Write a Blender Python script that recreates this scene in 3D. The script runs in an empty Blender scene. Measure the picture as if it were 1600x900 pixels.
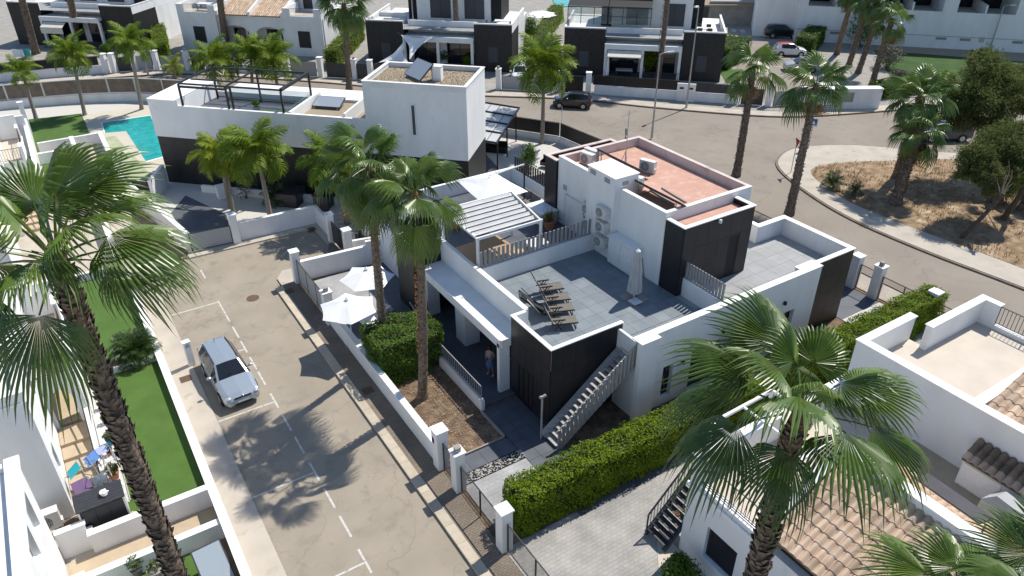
import bpy, math, random
from mathutils import Vector, Matrix
random.seed(7)
R = math.radians
scene = bpy.context.scene
COL = scene.collection

# ------------------------------------------------------------------ camera
CAM_H, PITCH, YAW, FPX = 23.0, 31.5, 32.6, 1165.0
cam_d = bpy.data.cameras.new('camera'); cam = bpy.data.objects.new('camera', cam_d); COL.objects.link(cam)
cam.location = (0, 0, CAM_H); cam.rotation_euler = (R(90 - PITCH), 0, R(-YAW))
cam_d.sensor_width = 36.0; cam_d.lens = 36.0 * FPX / 1600; cam_d.clip_end = 3000; cam_d.clip_start = .2
scene.camera = cam
# ------------------------------------------------------------------ light
SUN = Vector((math.cos(R(56)) * .976, math.cos(R(56)) * .217, math.sin(R(56)))).normalized()
world = bpy.data.worlds.new('World'); scene.world = world; world.use_nodes = True
wn = world.node_tree.nodes; wl = world.node_tree.links
sky = wn.new('ShaderNodeTexSky'); sky.sky_type = 'NISHITA'; sky.sun_disc = False
sky.sun_elevation = R(56); sky.sun_rotation = math.atan2(SUN.x, SUN.y); sky.air_density = 1.0; sky.dust_density = .25; sky.ozone_density = 2.2
wl.new(sky.outputs[0], wn['Background'].inputs[0]); wn['Background'].inputs[1].default_value = .122
sd = bpy.data.lights.new('sun', 'SUN'); sd.energy = 4.5; sd.angle = R(.53); sd.color = (1, .945, .855)
so = bpy.data.objects.new('sun', sd); COL.objects.link(so)
so.rotation_euler = SUN.to_track_quat('Z', 'Y').to_euler(); so.location = (40, 0, 60)
scene.view_settings.view_transform = 'Standard'; scene.view_settings.look = 'None'
scene.view_settings.exposure = .25; scene.view_settings.gamma = 1.0

# camera rays: turn a spot seen in the photograph into a point on a real plane
_cr = Vector((math.cos(R(YAW)), -math.sin(R(YAW)), 0)); _cf = Vector((math.sin(R(YAW)) * math.cos(R(PITCH)), math.cos(R(YAW)) * math.cos(R(PITCH)), -math.sin(R(PITCH))))
_cu = _cr.cross(_cf)
def ray(px, py): return (_cr * (px - 800) - _cu * (py - 450)) / FPX + _cf
def W(px, py, z=0.0):
    d = ray(px, py); t = (z - CAM_H) / d.z; return Vector((d.x * t, d.y * t, z))
def WX(px, py, x):
    d = ray(px, py); t = x / d.x; return Vector((x, d.y * t, CAM_H + d.z * t))
def WY(px, py, y):
    d = ray(px, py); t = y / d.y; return Vector((d.x * t, y, CAM_H + d.z * t))

# ------------------------------------------------------------------ materials
def new_mat(name):
    m = bpy.data.materials.new(name); m.use_nodes = True
    return m, m.node_tree.nodes, m.node_tree.links, m.node_tree.nodes['Principled BSDF']
def lin(c): return tuple(c) + (1,)
def mat(name, col, rough=.8, col2=None, scale=3.0, detail=6, bump=0.0, bscale=None, metal=0.0, spec=.4, lo=.35, hi=.65, spots=None, rnd=0.0, stretch=None, coat=0.0, cracks=None):
    m, n, l, b = new_mat(name)
    b.inputs['Roughness'].default_value = rough; b.inputs['Metallic'].default_value = metal
    b.inputs['Specular IOR Level'].default_value = spec; b.inputs['Coat Weight'].default_value = coat
    b.inputs['Base Color'].default_value = lin(col)
    tc = n.new('ShaderNodeNewGeometry'); src = tc.outputs['Position']
    if stretch:
        mp = n.new('ShaderNodeMapping'); mp.inputs['Scale'].default_value = stretch; l.new(src, mp.inputs[0]); src = mp.outputs[0]
    out = None
    if col2:
        t = n.new('ShaderNodeTexNoise'); t.inputs['Scale'].default_value = scale; t.inputs['Detail'].default_value = detail; l.new(src, t.inputs['Vector'])
        rp = n.new('ShaderNodeValToRGB'); rp.color_ramp.elements[0].position = lo; rp.color_ramp.elements[1].position = hi
        rp.color_ramp.elements[0].color = lin(col); rp.color_ramp.elements[1].color = lin(col2)
        l.new(t.outputs[0], rp.inputs[0]); out = rp.outputs[0]
        if spots:
            t2 = n.new('ShaderNodeTexNoise'); t2.inputs['Scale'].default_value = spots[1]; t2.inputs['Detail'].default_value = 4; l.new(src, t2.inputs['Vector'])
            r2 = n.new('ShaderNodeValToRGB'); r2.color_ramp.elements[0].position = spots[2]; r2.color_ramp.elements[1].position = spots[3]
            l.new(t2.outputs[0], r2.inputs[0])
            mx = n.new('ShaderNodeMix'); mx.data_type = 'RGBA'; mx.inputs[7].default_value = lin(spots[0])
            l.new(r2.outputs[0], mx.inputs[0]); l.new(out, mx.inputs[6]); out = mx.outputs[2]
    if cracks:      # fine dark cracks and tar lines
        for cs, wd in cracks:
            t4 = n.new('ShaderNodeTexNoise'); t4.inputs['Scale'].default_value = cs; t4.inputs['Detail'].default_value = 6; l.new(src, t4.inputs['Vector'])
            r4 = n.new('ShaderNodeValToRGB'); e = r4.color_ramp.elements; e[0].position = .5 - wd; e[1].position = .5 + wd; e[0].color = e[1].color = (1, 1, 1, 1); k4 = e.new(.5); k4.color = (.84, .835, .83, 1)
            l.new(t4.outputs[0], r4.inputs[0]); m4 = n.new('ShaderNodeMix'); m4.data_type = 'RGBA'; m4.blend_type = 'MULTIPLY'; m4.inputs[0].default_value = 1; l.new(out, m4.inputs[6]); l.new(r4.outputs[0], m4.inputs[7]); out = m4.outputs[2]
    if rnd:
        oi = n.new('ShaderNodeObjectInfo'); mr = n.new('ShaderNodeMapRange'); mr.inputs[3].default_value = 1 - rnd; mr.inputs[4].default_value = 1 + rnd
        l.new(oi.outputs['Random'], mr.inputs[0]); hv = n.new('ShaderNodeHueSaturation'); l.new(mr.outputs[0], hv.inputs['Value'])
        if out: l.new(out, hv.inputs['Color'])
        else: hv.inputs['Color'].default_value = lin(col)
        out = hv.outputs[0]
    if out: l.new(out, b.inputs['Base Color'])
    if bump:
        t3 = n.new('ShaderNodeTexNoise'); t3.inputs['Scale'].default_value = bscale or scale * 4; t3.inputs['Detail'].default_value = 5; l.new(src, t3.inputs['Vector'])
        bp = n.new('ShaderNodeBump'); bp.inputs['Strength'].default_value = 1; bp.inputs['Distance'].default_value = bump
        l.new(t3.outputs[0], bp.inputs['Height']); l.new(bp.outputs[0], b.inputs['Normal'])
    return m
def leaf_mat(name, a, bcol, transl=.25, rough=.5, obj=False, spec=.4):
    m, n, l, b = new_mat(name)
    b.inputs['Roughness'].default_value = rough; b.inputs['Specular IOR Level'].default_value = spec
    rp = n.new('ShaderNodeValToRGB'); rp.color_ramp.elements[0].color = lin(a); rp.color_ramp.elements[1].color = lin(bcol)
    g = n.new('ShaderNodeNewGeometry')
    if obj:
        oi = n.new('ShaderNodeObjectInfo'); ad = n.new('ShaderNodeMath'); ad.operation = 'MULTIPLY_ADD'; ad.inputs[1].default_value = .65
        m2 = n.new('ShaderNodeMath'); m2.operation = 'MULTIPLY'; m2.inputs[1].default_value = .35
        l.new(g.outputs['Random Per Island'], m2.inputs[0]); l.new(oi.outputs['Random'], ad.inputs[0]); l.new(m2.outputs[0], ad.inputs[2]); l.new(ad.outputs[0], rp.inputs[0])
    else: l.new(g.outputs['Random Per Island'], rp.inputs[0])
    l.new(rp.outputs[0], b.inputs['Base Color'])
    tr = n.new('ShaderNodeBsdfTranslucent'); l.new(rp.outputs[0], tr.inputs[0])
    mx = n.new('ShaderNodeMixShader'); mx.inputs[0].default_value = transl
    l.new(b.outputs[0], mx.inputs[1]); l.new(tr.outputs[0], mx.inputs[2]); l.new(mx.outputs[0], n['Material Output'].inputs[0])
    return m
def brick_mat(name, c1, c2, mortar, w=.2, h=.1, rough=.85, rot=0.0, msize=.012, bump=.004, stain=None):
    m, n, l, b = new_mat(name); b.inputs['Roughness'].default_value = rough
    g = n.new('ShaderNodeNewGeometry'); mp = n.new('ShaderNodeMapping'); mp.inputs['Rotation'].default_value = (0, 0, rot); l.new(g.outputs['Position'], mp.inputs[0])
    br = n.new('ShaderNodeTexBrick'); br.inputs['Scale'].default_value = 1; br.inputs['Brick Width'].default_value = w; br.inputs['Row Height'].default_value = h
    br.inputs['Mortar Size'].default_value = msize; br.inputs['Color1'].default_value = lin(c1); br.inputs['Color2'].default_value = lin(c2); br.inputs['Mortar'].default_value = lin(mortar)
    l.new(mp.outputs[0], br.inputs[0])
    t = n.new('ShaderNodeTexNoise'); t.inputs['Scale'].default_value = .8; t.inputs['Detail'].default_value = 8; l.new(g.outputs['Position'], t.inputs[0])
    rp = n.new('ShaderNodeValToRGB'); rp.color_ramp.elements[0].position = .3; rp.color_ramp.elements[1].position = .75
    rp.color_ramp.elements[0].color = (.72, .72, .72, 1); rp.color_ramp.elements[1].color = (1.15, 1.13, 1.1, 1)
    l.new(t.outputs[0], rp.inputs[0]); mx = n.new('ShaderNodeMix'); mx.data_type = 'RGBA'; mx.blend_type = 'MULTIPLY'; mx.inputs[0].default_value = 1
    l.new(br.outputs[0], mx.inputs[6]); l.new(rp.outputs[0], mx.inputs[7]); l.new(mx.outputs[2], b.inputs['Base Color'])
    bp = n.new('ShaderNodeBump'); bp.inputs['Distance'].default_value = bump; bp.invert = True; l.new(br.outputs['Fac'], bp.inputs['Height']); l.new(bp.outputs[0], b.inputs['Normal'])
    return m
def glass_mat(name, col, rough=.06, alpha=1.0):
    m, n, l, b = new_mat(name); b.inputs['Base Color'].default_value = lin(col); b.inputs['Roughness'].default_value = rough; b.inputs['Specular IOR Level'].default_value = .6
    if alpha < 1:
        tr = n.new('ShaderNodeBsdfTransparent'); tr.inputs[0].default_value = (.92, .95, .95, 1); mx = n.new('ShaderNodeMixShader'); mx.inputs[0].default_value = alpha
        l.new(tr.outputs[0], mx.inputs[1]); l.new(b.outputs[0], mx.inputs[2]); l.new(mx.outputs[0], n['Material Output'].inputs[0])
    return m
M = {}
M['white'] = mat('white render', (.82, .82, .81), .9, (.75, .75, .735), 1.1, 8, bump=.003, bscale=60, spots=((.69, .67, .635), 2.3, .62, .84), stretch=(1, 1, .35))
M['white2'] = mat('white render aged', (.80, .80, .79), .9, (.70, .695, .68), .9, 8, bump=.003, bscale=50, spots=((.66, .64, .60), 1.6, .60, .84), stretch=(1, 1, .3))
M['coping'] = mat('white coping', (.86, .86, .85), .7, (.80, .80, .78), 4, 6)
M['wpaint'] = mat('white painted metal', (.84, .84, .83), .35, (.78, .78, .77), 6)
M['dark'] = mat('charcoal cladding', (.013, .013, .0145), .5, (.019, .019, .021), 2.0, 8, bump=.001, bscale=120, rnd=.12)
M['darkcore'] = mat('charcoal render', (.011, .011, .012), .75, (.015, .015, .016), 4)
M['black'] = mat('black metal', (.012, .012, .013), .4)
M['anth'] = mat('anthracite metal', (.035, .037, .042), .4, (.045, .047, .052), 8)
M['slat'] = mat('grey slat paint', (.30, .30, .31), .5, (.26, .26, .265), 6)
M['slatw'] = mat('pale stair paint', (.40, .385, .37), .6, (.34, .33, .31), 4)
M['glass'] = glass_mat('dark glass', (.012, .015, .02), .04)
M['glassc'] = glass_mat('clear glass', (.30, .36, .36), .03, .22)
M['shutter'] = mat('dark shutter', (.022, .024, .03), .45)
M['bluegrey'] = mat('blue grey shutter', (.05, .06, .075), .45)
M['tile'] = mat('grey porcelain tile', (.165, .195, .218), .5, (.205, .235, .258), 1.3, 8, bump=.0006, bscale=40, rnd=.07)
M['tile2'] = mat('pale grey tile', (.27, .275, .28), .6, (.32, .325, .33), 1.1, 8, rnd=.05)
M['grout'] = mat('tile grout', (.34, .35, .36), .9)
M['darktile'] = mat('dark blue paving', (.075, .085, .105), .6, (.10, .11, .13), 1.2, 8, rnd=.08)
M['road'] = mat('sun bleached asphalt', (.288, .250, .196), .93, (.335, .291, .229), .5, 12, bump=.006, bscale=70, spots=((.232, .205, .168), 1.1, .55, .76), cracks=((.13, .0012), (.31, .001)))
M['road2'] = mat('grey brown asphalt', (.242, .208, .172), .93, (.284, .248, .206), .25, 10, bump=.004, bscale=60, spots=((.195, .172, .15), .5, .56, .8), cracks=((.09, .001), (.2, .0008)))
M['pave'] = mat('pale concrete pavement', (.42, .375, .315), .92, (.48, .43, .365), .9, 8, bump=.002, bscale=50, spots=((.30, .265, .215), 1.4, .60, .78))
M['kerb'] = mat('limestone kerb', (.44, .38, .29), .9, (.50, .44, .35), 3, 6, rnd=.1, bump=.002, bscale=30)
M['kerbdark'] = mat('dirty kerb', (.16, .125, .10), .95, (.22, .175, .14), 2, 6)
M['brickpave'] = brick_mat('brown brick paving', (.215, .175, .135), (.255, .21, .16), (.14, .115, .09), .21, .105)
M['paver'] = brick_mat('grey cobble paving', (.335, .325, .31), (.375, .365, .35), (.285, .277, .265), .24, .16, msize=.006)
M['paver2'] = brick_mat('pale grey cobble paving', (.36, .365, .37), (.40, .405, .41), (.31, .315, .32), .3, .2, msize=.008)
M['beige'] = mat('beige terrace tile', (.50, .44, .37), .8, (.55, .49, .41), 1.2, 6, rnd=.05)
M['tan'] = mat('tan step tile', (.42, .33, .23), .8, (.48, .385, .27), 1.5, 6)
M['pooldeck'] = mat('cream pool deck', (.55, .50, .41), .9, (.50, .47, .38), .7, 6)
M['soil'] = mat('dry brown soil', (.115, .075, .048), 1, (.24, .17, .11), 2.4, 12, bump=.03, bscale=12, lo=.38, hi=.72, spots=((.42, .33, .24), 9, .64, .72))
M['dry'] = mat('dry grass ground', (.19, .125, .072), 1, (.345, .25, .155), 1.5, 12, bump=.05, bscale=7, spots=((.50, .39, .28), .6, .58, .70))
M['turf'] = mat('artificial turf', (.062, .128, .020), .95, (.080, .155, .028), 1.2, 10, bump=.01, bscale=140, spots=((.085, .15, .035), .7, .5, .8))
M['lawn2'] = mat('dark mown lawn', (.028, .072, .012), .95, (.05, .10, .02), .6, 12, bump=.02, bscale=60)  # darker green than the other lawn
M['lawn'] = mat('mown lawn', (.05, .115, .018), .95, (.085, .15, .03), .6, 12, bump=.02, bscale=60, spots=((.13, .16, .05), .35, .55, .8))
M['gravel'] = mat('white gravel bed', (.48, .46, .42), 1, (.62, .60, .56), 14, 4, bump=.02, bscale=22)
M['roofgravel'] = mat('tan roof gravel', (.22, .175, .12), 1, (.42, .345, .25), 9, 5, bump=.03, bscale=16, lo=.3, hi=.7)
M['terracotta'] = mat('terracotta roof tiles', (.49, .285, .212), .9, (.55, .335, .26), .8, 8, spots=((.62, .42, .34), 2.0, .5, .8))
M['roofpink'] = mat('weathered pinkish parapet', (.56, .47, .43), .9, (.64, .56, .52), 1.4, 8, spots=((.34, .27, .24), 1.2, .58, .8))
M['claytile'] = mat('pale clay roof tile', (.50, .36, .25), .85, (.60, .46, .34), 2.2, 8, rnd=.22, spots=((.34, .24, .17), 3.2, .58, .8))
M['claydark'] = mat('weathered dark clay tile', (.17, .125, .09), .9, (.26, .19, .13), 3, 8, rnd=.2)
M['concrete'] = mat('grey concrete', (.27, .255, .23), .95, (.34, .32, .285), 1, 8)
M['mark'] = mat('white road paint', (.52, .505, .475), .85, (.62, .605, .575), 5, 8, spots=((.33, .30, .255), 5, .5, .68))
M['rust'] = mat('rusty iron cover', (.10, .065, .045), .85, (.15, .095, .065), 8)
M['canvas'] = mat('white canvas', (.84, .84, .83), .9, (.80, .80, .79), 2)
M['canvasg'] = mat('light grey canvas', (.66, .66, .655), .9, (.58, .58, .575), 1.5)
M['parasolgrey'] = mat('grey parasol cloth', (.46, .46, .455), .9, (.40, .40, .395), 2)
M['cream'] = mat('cream canvas', (.70, .66, .58), .9, (.64, .60, .53), 2)
M['wicker'] = mat('white wicker', (.66, .66, .65), .8, (.55, .55, .54), 30, 3, bump=.006, bscale=60)
M['taupe'] = mat('taupe sling', (.165, .15, .128), .85, (.195, .175, .15), 20)
M['cushion'] = mat('grey brown cushion', (.16, .14, .13), .95, (.19, .17, .16), 8)
M['jute'] = mat('jute rug', (.36, .25, .155), 1, (.41, .295, .19), 14, 4, bump=.004, bscale=60)
M['wood'] = mat('pale wood', (.48, .36, .23), .7, (.55, .42, .28), 3, 6, stretch=(1, 6, 6))
M['clay'] = mat('clay pot', (.36, .16, .085), .8, (.42, .21, .12), 5)
M['acwhite'] = mat('aged white enamel', (.68, .67, .64), .45, (.60, .59, .56), 3)
M['acgrill'] = mat('fan grille', (.16, .16, .16), .6)
M['vent'] = mat('grey vent', (.36, .37, .38), .7)
M['steel'] = mat('galvanised steel', (.45, .45, .44), .45, (.36, .36, .35), 6, metal=.6)
M['lamphead'] = mat('lamp head grey', (.62, .63, .64), .4)
M['solar'] = glass_mat('solar collector', (.30, .345, .385), .22)  # pale base colour stands in for sky reflected in the glazing
M['collector'] = mat('grey collector', (.085, .083, .09), .6, (.105, .102, .108), 3)
M['greycover'] = mat('grey cover cloth', (.36, .37, .375), .8, (.42, .43, .435), 2)
M['trunk'] = mat('palm trunk', (.085, .062, .046), .95, (.24, .185, .14), 7, 8, bump=.02, bscale=14)
M['boot'] = mat('palm leaf base', (.075, .056, .043), .95, (.26, .205, .16), 5, 8, bump=.012, bscale=22)
M['bootred'] = mat('fresh palm fibre', (.16, .075, .038), .95, (.26, .14, .075), 8, 8, bump=.012, bscale=22)
M['trunkg'] = mat('smooth palm trunk', (.20, .175, .145), .95, (.30, .265, .22), 6, 8, stretch=(1, 1, 6), bump=.008, bscale=10)
M['bark'] = mat('tree bark', (.055, .045, .036), .95, (.10, .082, .065), 6, 8, bump=.02, bscale=10)
M['frond'] = leaf_mat('fan palm leaf', (.046, .094, .011), (.12, .188, .026), .14, .36, obj=True, spec=.55)
M['frondy'] = leaf_mat('young fan palm leaf', (.085, .155, .022), (.14, .22, .04), .3, .36, obj=True, spec=.55)
M['dead'] = leaf_mat('dead palm leaf', (.17, .10, .05), (.30, .20, .11), .15, .9, obj=True)
M['feather'] = leaf_mat('feather palm leaf', (.105, .175, .010), (.20, .275, .028), .34, .5, obj=True, spec=.25)
M['feathery'] = leaf_mat('yellow green feather leaf', (.19, .25, .012), (.28, .33, .03), .36, .5, obj=True, spec=.25)
M['petiole'] = mat('palm petiole', (.22, .26, .08), .6, (.30, .30, .12), 4)
M['hedge'] = leaf_mat('hedge leaf', (.095, .17, .004), (.235, .32, .012), .38, .55, spec=.2)
M['hedge2'] = leaf_mat('dark hedge leaf', (.045, .105, .008), (.125, .215, .018), .3, .5, spec=.3)
M['hedgecore'] = mat('dark hedge core', (.018, .026, .008), 1, (.03, .038, .012), 6)
M['treeleaf'] = leaf_mat('olive needles', (.085, .11, .035), (.215, .245, .085), .35, .8, spec=.1)
M['shrub'] = leaf_mat('shrub leaf', (.05, .085, .02), (.12, .16, .04), .2, .5)
M['shrubg'] = leaf_mat('grey shrub leaf', (.12, .115, .09), (.22, .21, .17), .15, .7)
M['succ'] = leaf_mat('potted plant leaf', (.10, .10, .02), (.20, .17, .035), .2, .6)
M['redleaf'] = leaf_mat('reddish leaf', (.14, .055, .025), (.22, .13, .04), .2, .6)
M['cycas'] = leaf_mat('cycad leaf', (.028, .062, .014), (.062, .11, .026), .15, .4)
M['inflo'] = leaf_mat('orange palm flower', (.38, .21, .05), (.48, .30, .09), .2, .8)
M['twig'] = leaf_mat('bare twig', (.24, .18, .12), (.38, .30, .22), .0, .9)
M['water'] = mat('pool water', (.0, .26, .25), .08, (.02, .40, .37), 1.6, 3, bump=.05, bscale=2.2, spec=.5, lo=.3, hi=.75)
M['poolwall'] = mat('pool tile', (.0, .24, .24), .4, (.02, .32, .31), 3)
M['skin'] = mat('skin', (.42, .24, .17), .6)
M['hair'] = mat('dark hair', (.03, .018, .012), .6)
M['denim'] = mat('blue cloth', (.10, .15, .30), .9)
M['paletop'] = mat('pale cloth', (.35, .30, .30), .9)
M['rubber'] = mat('tyre rubber', (.012, .012, .012), .85)
M['rim'] = mat('alloy rim', (.48, .48, .49), .35, metal=.7)
M['carblack'] = mat('black plastic', (.01, .01, .011), .45)
M['headlamp'] = glass_mat('headlamp lens', (.35, .37, .38), .08)
M['taillamp'] = glass_mat('tail lamp', (.28, .012, .012), .1)
M['chrome'] = mat('chrome', (.6, .6, .6), .12, metal=1)
M['plate'] = mat('number plate', (.72, .72, .70), .5)
def paint(name, c, metal=.0, rough=.28): return mat(name, c, rough, metal=metal, coat=.7, spec=.5)
M['silver'] = paint('silver blue paint', (.40, .45, .495), .45, .26)
M['cwhite'] = paint('white car paint', (.72, .73, .74)); M['cblack'] = paint('black car paint', (.008, .009, .012))
M['cred'] = paint('red car paint', (.24, .008, .015)); M['cgrey'] = paint('pale silver paint', (.46, .47, .48), .3)
M['corange'] = paint('coral car paint', (.42, .05, .035)); M['cblue'] = paint('dark blue car paint', (.03, .045, .075), .2)
for k, c in dict(teal=(.02, .40, .48), sky=(.12, .26, .58), lilac=(.27, .17, .33), navy=(.012, .016, .05), wash=(.70, .74, .80), maroon=(.07, .012, .025), beigec=(.38, .28, .24), lav=(.32, .36, .60), pot=(.0, .24, .42), signred=(.50, .02, .03), signblue=(.03, .12, .34), green=(.05, .22, .14), orange=(.62, .14, .05), signw=(.75, .75, .75), tealtowel=(.08, .40, .40)).items():
    M[k] = mat(k, c, .85)
# ------------------------------------------------------------------ mesh helpers
I4 = Matrix.Identity(4)
FR = {}
class MB:
    def __init__(s): s.v = []; s.f = []
    def add(s, vs, fs):
        o = len(s.v); s.v += [tuple(p) for p in vs]; s.f += [tuple(i + o for i in f) for f in fs]; return s
    def face(s, *p): return s.add(p, [tuple(range(len(p)))])
    def hexa(s, p): return s.add(p, [(3, 2, 1, 0), (4, 5, 6, 7), (0, 1, 5, 4), (1, 2, 6, 5), (2, 3, 7, 6), (3, 0, 4, 7)])
    def box(s, x0, x1, y0, y1, z0, z1):
        if x1 < x0: x0, x1 = x1, x0
        if y1 < y0: y0, y1 = y1, y0
        return s.hexa([(x0, y0, z0), (x1, y0, z0), (x1, y1, z0), (x0, y1, z0), (x0, y0, z1), (x1, y0, z1), (x1, y1, z1), (x0, y1, z1)])
    def seg(s, a, b, th, z0, z1):            # upright slab on plan line a-b, thickness to its left
        a = Vector(a[:2]); b = Vector(b[:2]); d = (b - a).normalized(); n = Vector((-d.y, d.x)) * th
        q = [a, b, b + n, a + n]
        if th < 0: q = [a + n, b + n, b, a]
        return s.prism(q, z0, z1)
    def prism(s, poly, z0, z1):
        n = len(poly); A = sum(poly[i][0] * poly[(i + 1) % n][1] - poly[(i + 1) % n][0] * poly[i][1] for i in range(n))
        if A < 0: poly = poly[::-1]
        vs = [(p[0], p[1], z0) for p in poly] + [(p[0], p[1], z1) for p in poly]
        return s.add(vs, [tuple(range(n - 1, -1, -1)), tuple(range(n, 2 * n))] + [(i, (i + 1) % n, n + (i + 1) % n, n + i) for i in range(n)])
    def sheet(s, poly, z):
        n = len(poly); A = sum(poly[i][0] * poly[(i + 1) % n][1] - poly[(i + 1) % n][0] * poly[i][1] for i in range(n))
        if A < 0: poly = poly[::-1]
        return s.face(*[(p[0], p[1], z) for p in poly])
    def bar(s, a, b, w, h=None, up=(0, 0, 1)):
        a = Vector(a); b = Vector(b); h = h or w; d = (b - a).normalized(); u = Vector(up)
        if abs(d.dot(u)) > .98: u = Vector((0, 1, 0))
        x = d.cross(u).normalized() * (w / 2); y = x.cross(d).normalized() * (h / 2)
        return s.hexa([a - x - y, a + x - y, a + x + y, a - x + y, b - x - y, b + x - y, b + x + y, b - x + y])
    def tube(s, pts, rad, n=6, cap=True):
        pts = [Vector(p) for p in pts]; m = len(pts)
        if not isinstance(rad, (list, tuple)): rad = [rad] * m
        vs = []; fs = []; pu = None
        for i, p in enumerate(pts):
            d = (pts[min(i + 1, m - 1)] - pts[max(i - 1, 0)]).normalized()
            u = pu or Vector((1, 0, 0))
            if abs(d.dot(u)) > .95: u = Vector((0, 1, 0))
            x = (u - d * u.dot(d)).normalized(); y = d.cross(x); pu = x
            vs += [p + x * math.cos(2 * math.pi * k / n) * rad[i] + y * math.sin(2 * math.pi * k / n) * rad[i] for k in range(n)]
        for i in range(m - 1):
            for k in range(n):
                k2 = (k + 1) % n; fs.append((i * n + k, i * n + k2, (i + 1) * n + k2, (i + 1) * n + k))
        if cap: fs += [tuple(range(n - 1, -1, -1)), tuple(range((m - 1) * n, m * n))]
        return s.add(vs, fs)
    def cyl(s, c, r, z0, z1, n=12, r1=None): return s.tube([(c[0], c[1], z0), (c[0], c[1], z1)], [r, r if r1 is None else r1], n)
    def lathe(s, c, prof, n=14):
        vs = [(c[0] + r * math.cos(2 * math.pi * k / n), c[1] + r * math.sin(2 * math.pi * k / n), z) for r, z in prof for k in range(n)]
        fs = [(i * n + k, i * n + (k + 1) % n, (i + 1) * n + (k + 1) % n, (i + 1) * n + k) for i in range(len(prof) - 1) for k in range(n)]
        fs += [tuple(range(n - 1, -1, -1)), tuple(range((len(prof) - 1) * n, len(prof) * n))]
        return s.add(vs, fs)
    def blob(s, c, r, seed=0, n=7, k=.25):
        rg = random.Random(seed); vs = []; fs = []
        for i in range(n + 1):
            th = math.pi * i / n
            for j in range(n * 2):
                ph = math.pi * j / n; q = 1 + rg.uniform(-k, k)
                vs.append((c[0] + r[0] * q * math.sin(th) * math.cos(ph), c[1] + r[1] * q * math.sin(th) * math.sin(ph), c[2] + r[2] * q * math.cos(th)))
        for i in range(n):
            for j in range(2 * n): fs.append((i * 2 * n + j, (i + 1) * 2 * n + j, (i + 1) * 2 * n + (j + 1) % (2 * n), i * 2 * n + (j + 1) % (2 * n)))
        return s.add(vs, fs)
    def xf(s, m): s.v = [tuple(m @ Vector(p)) for p in s.v]; return s
    def mesh(s, name, m, smooth=False):
        me = bpy.data.meshes.new(name); me.from_pydata(s.v, [], s.f); me.materials.append(M[m] if isinstance(m, str) else m)
        if smooth:
            me.polygons.foreach_set('use_smooth', [True] * len(me.polygons))
            me.set_sharp_from_angle(angle=R(40))
        me.update(); return me
    def build(s, name, m, parent=None, world=True, smooth=False, kind=None, label=None):
        if parent is not None and world: s.xf(FR[parent.name].inverted())
        o = bpy.data.objects.new(name, s.mesh(name, m, smooth)); COL.objects.link(o)
        if parent is not None: o.parent = parent; FR[o.name] = FR[parent.name]
        else: FR[o.name] = I4
        if kind: o['kind'] = kind
        if label: o['label'] = label
        return o
def tag(o, label, cat, group=None):
    o['label'] = label; o['category'] = cat
    if group: o['group'] = group
    return o
def thing(name, label, cat, loc=(0, 0, 0), rz=0.0, group=None):
    o = bpy.data.objects.new(name, None); COL.objects.link(o); o.empty_display_size = .3
    o.location = loc; o.rotation_euler = (0, 0, rz)
    FR[o.name] = Matrix.Translation(Vector(loc)) @ Matrix.Rotation(rz, 4, 'Z')
    return tag(o, label, cat, group)
def solo(name, mb, m, label, cat, loc=(0, 0, 0), rz=0.0, group=None, smooth=False):   # a thing that is one mesh, built in local coordinates
    o = mb.build(name, m, smooth=smooth); o.location = loc; o.rotation_euler = (0, 0, rz)
    FR[o.name] = Matrix.Translation(Vector(loc)) @ Matrix.Rotation(rz, 4, 'Z'); return tag(o, label, cat, group)
def inst(name, me, parent, loc, rot=(0, 0, 0), sc=1.0, label=None):        # one more piece sharing mesh data
    o = bpy.data.objects.new(name, me); COL.objects.link(o)
    if parent is not None: o.parent = parent
    o.location = loc; o.rotation_euler = rot
    o.scale = (sc, sc, sc) if not isinstance(sc, tuple) else sc
    if label: o['label'] = label
    return o
def copy_tree(src, label=None, loc=None, rz=None, group=None):
    def cp(o, par):
        c = o.copy(); COL.objects.link(c)
        if par is not None: c.parent = par
        for k in list(o.children): cp(k, c)
        return c
    c = cp(src, None)
    if label: c['label'] = label
    if group: c['group'] = group
    if loc is not None: c.location = loc
    if rz is not None: c.rotation_euler = (0, 0, rz)
    return c
def struct(name, mb, m): return mb.build(name, m, kind='structure')
def local(parent, p):        # world point -> local point of a thing
    return FR[parent.name].inverted() @ Vector(p)

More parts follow.
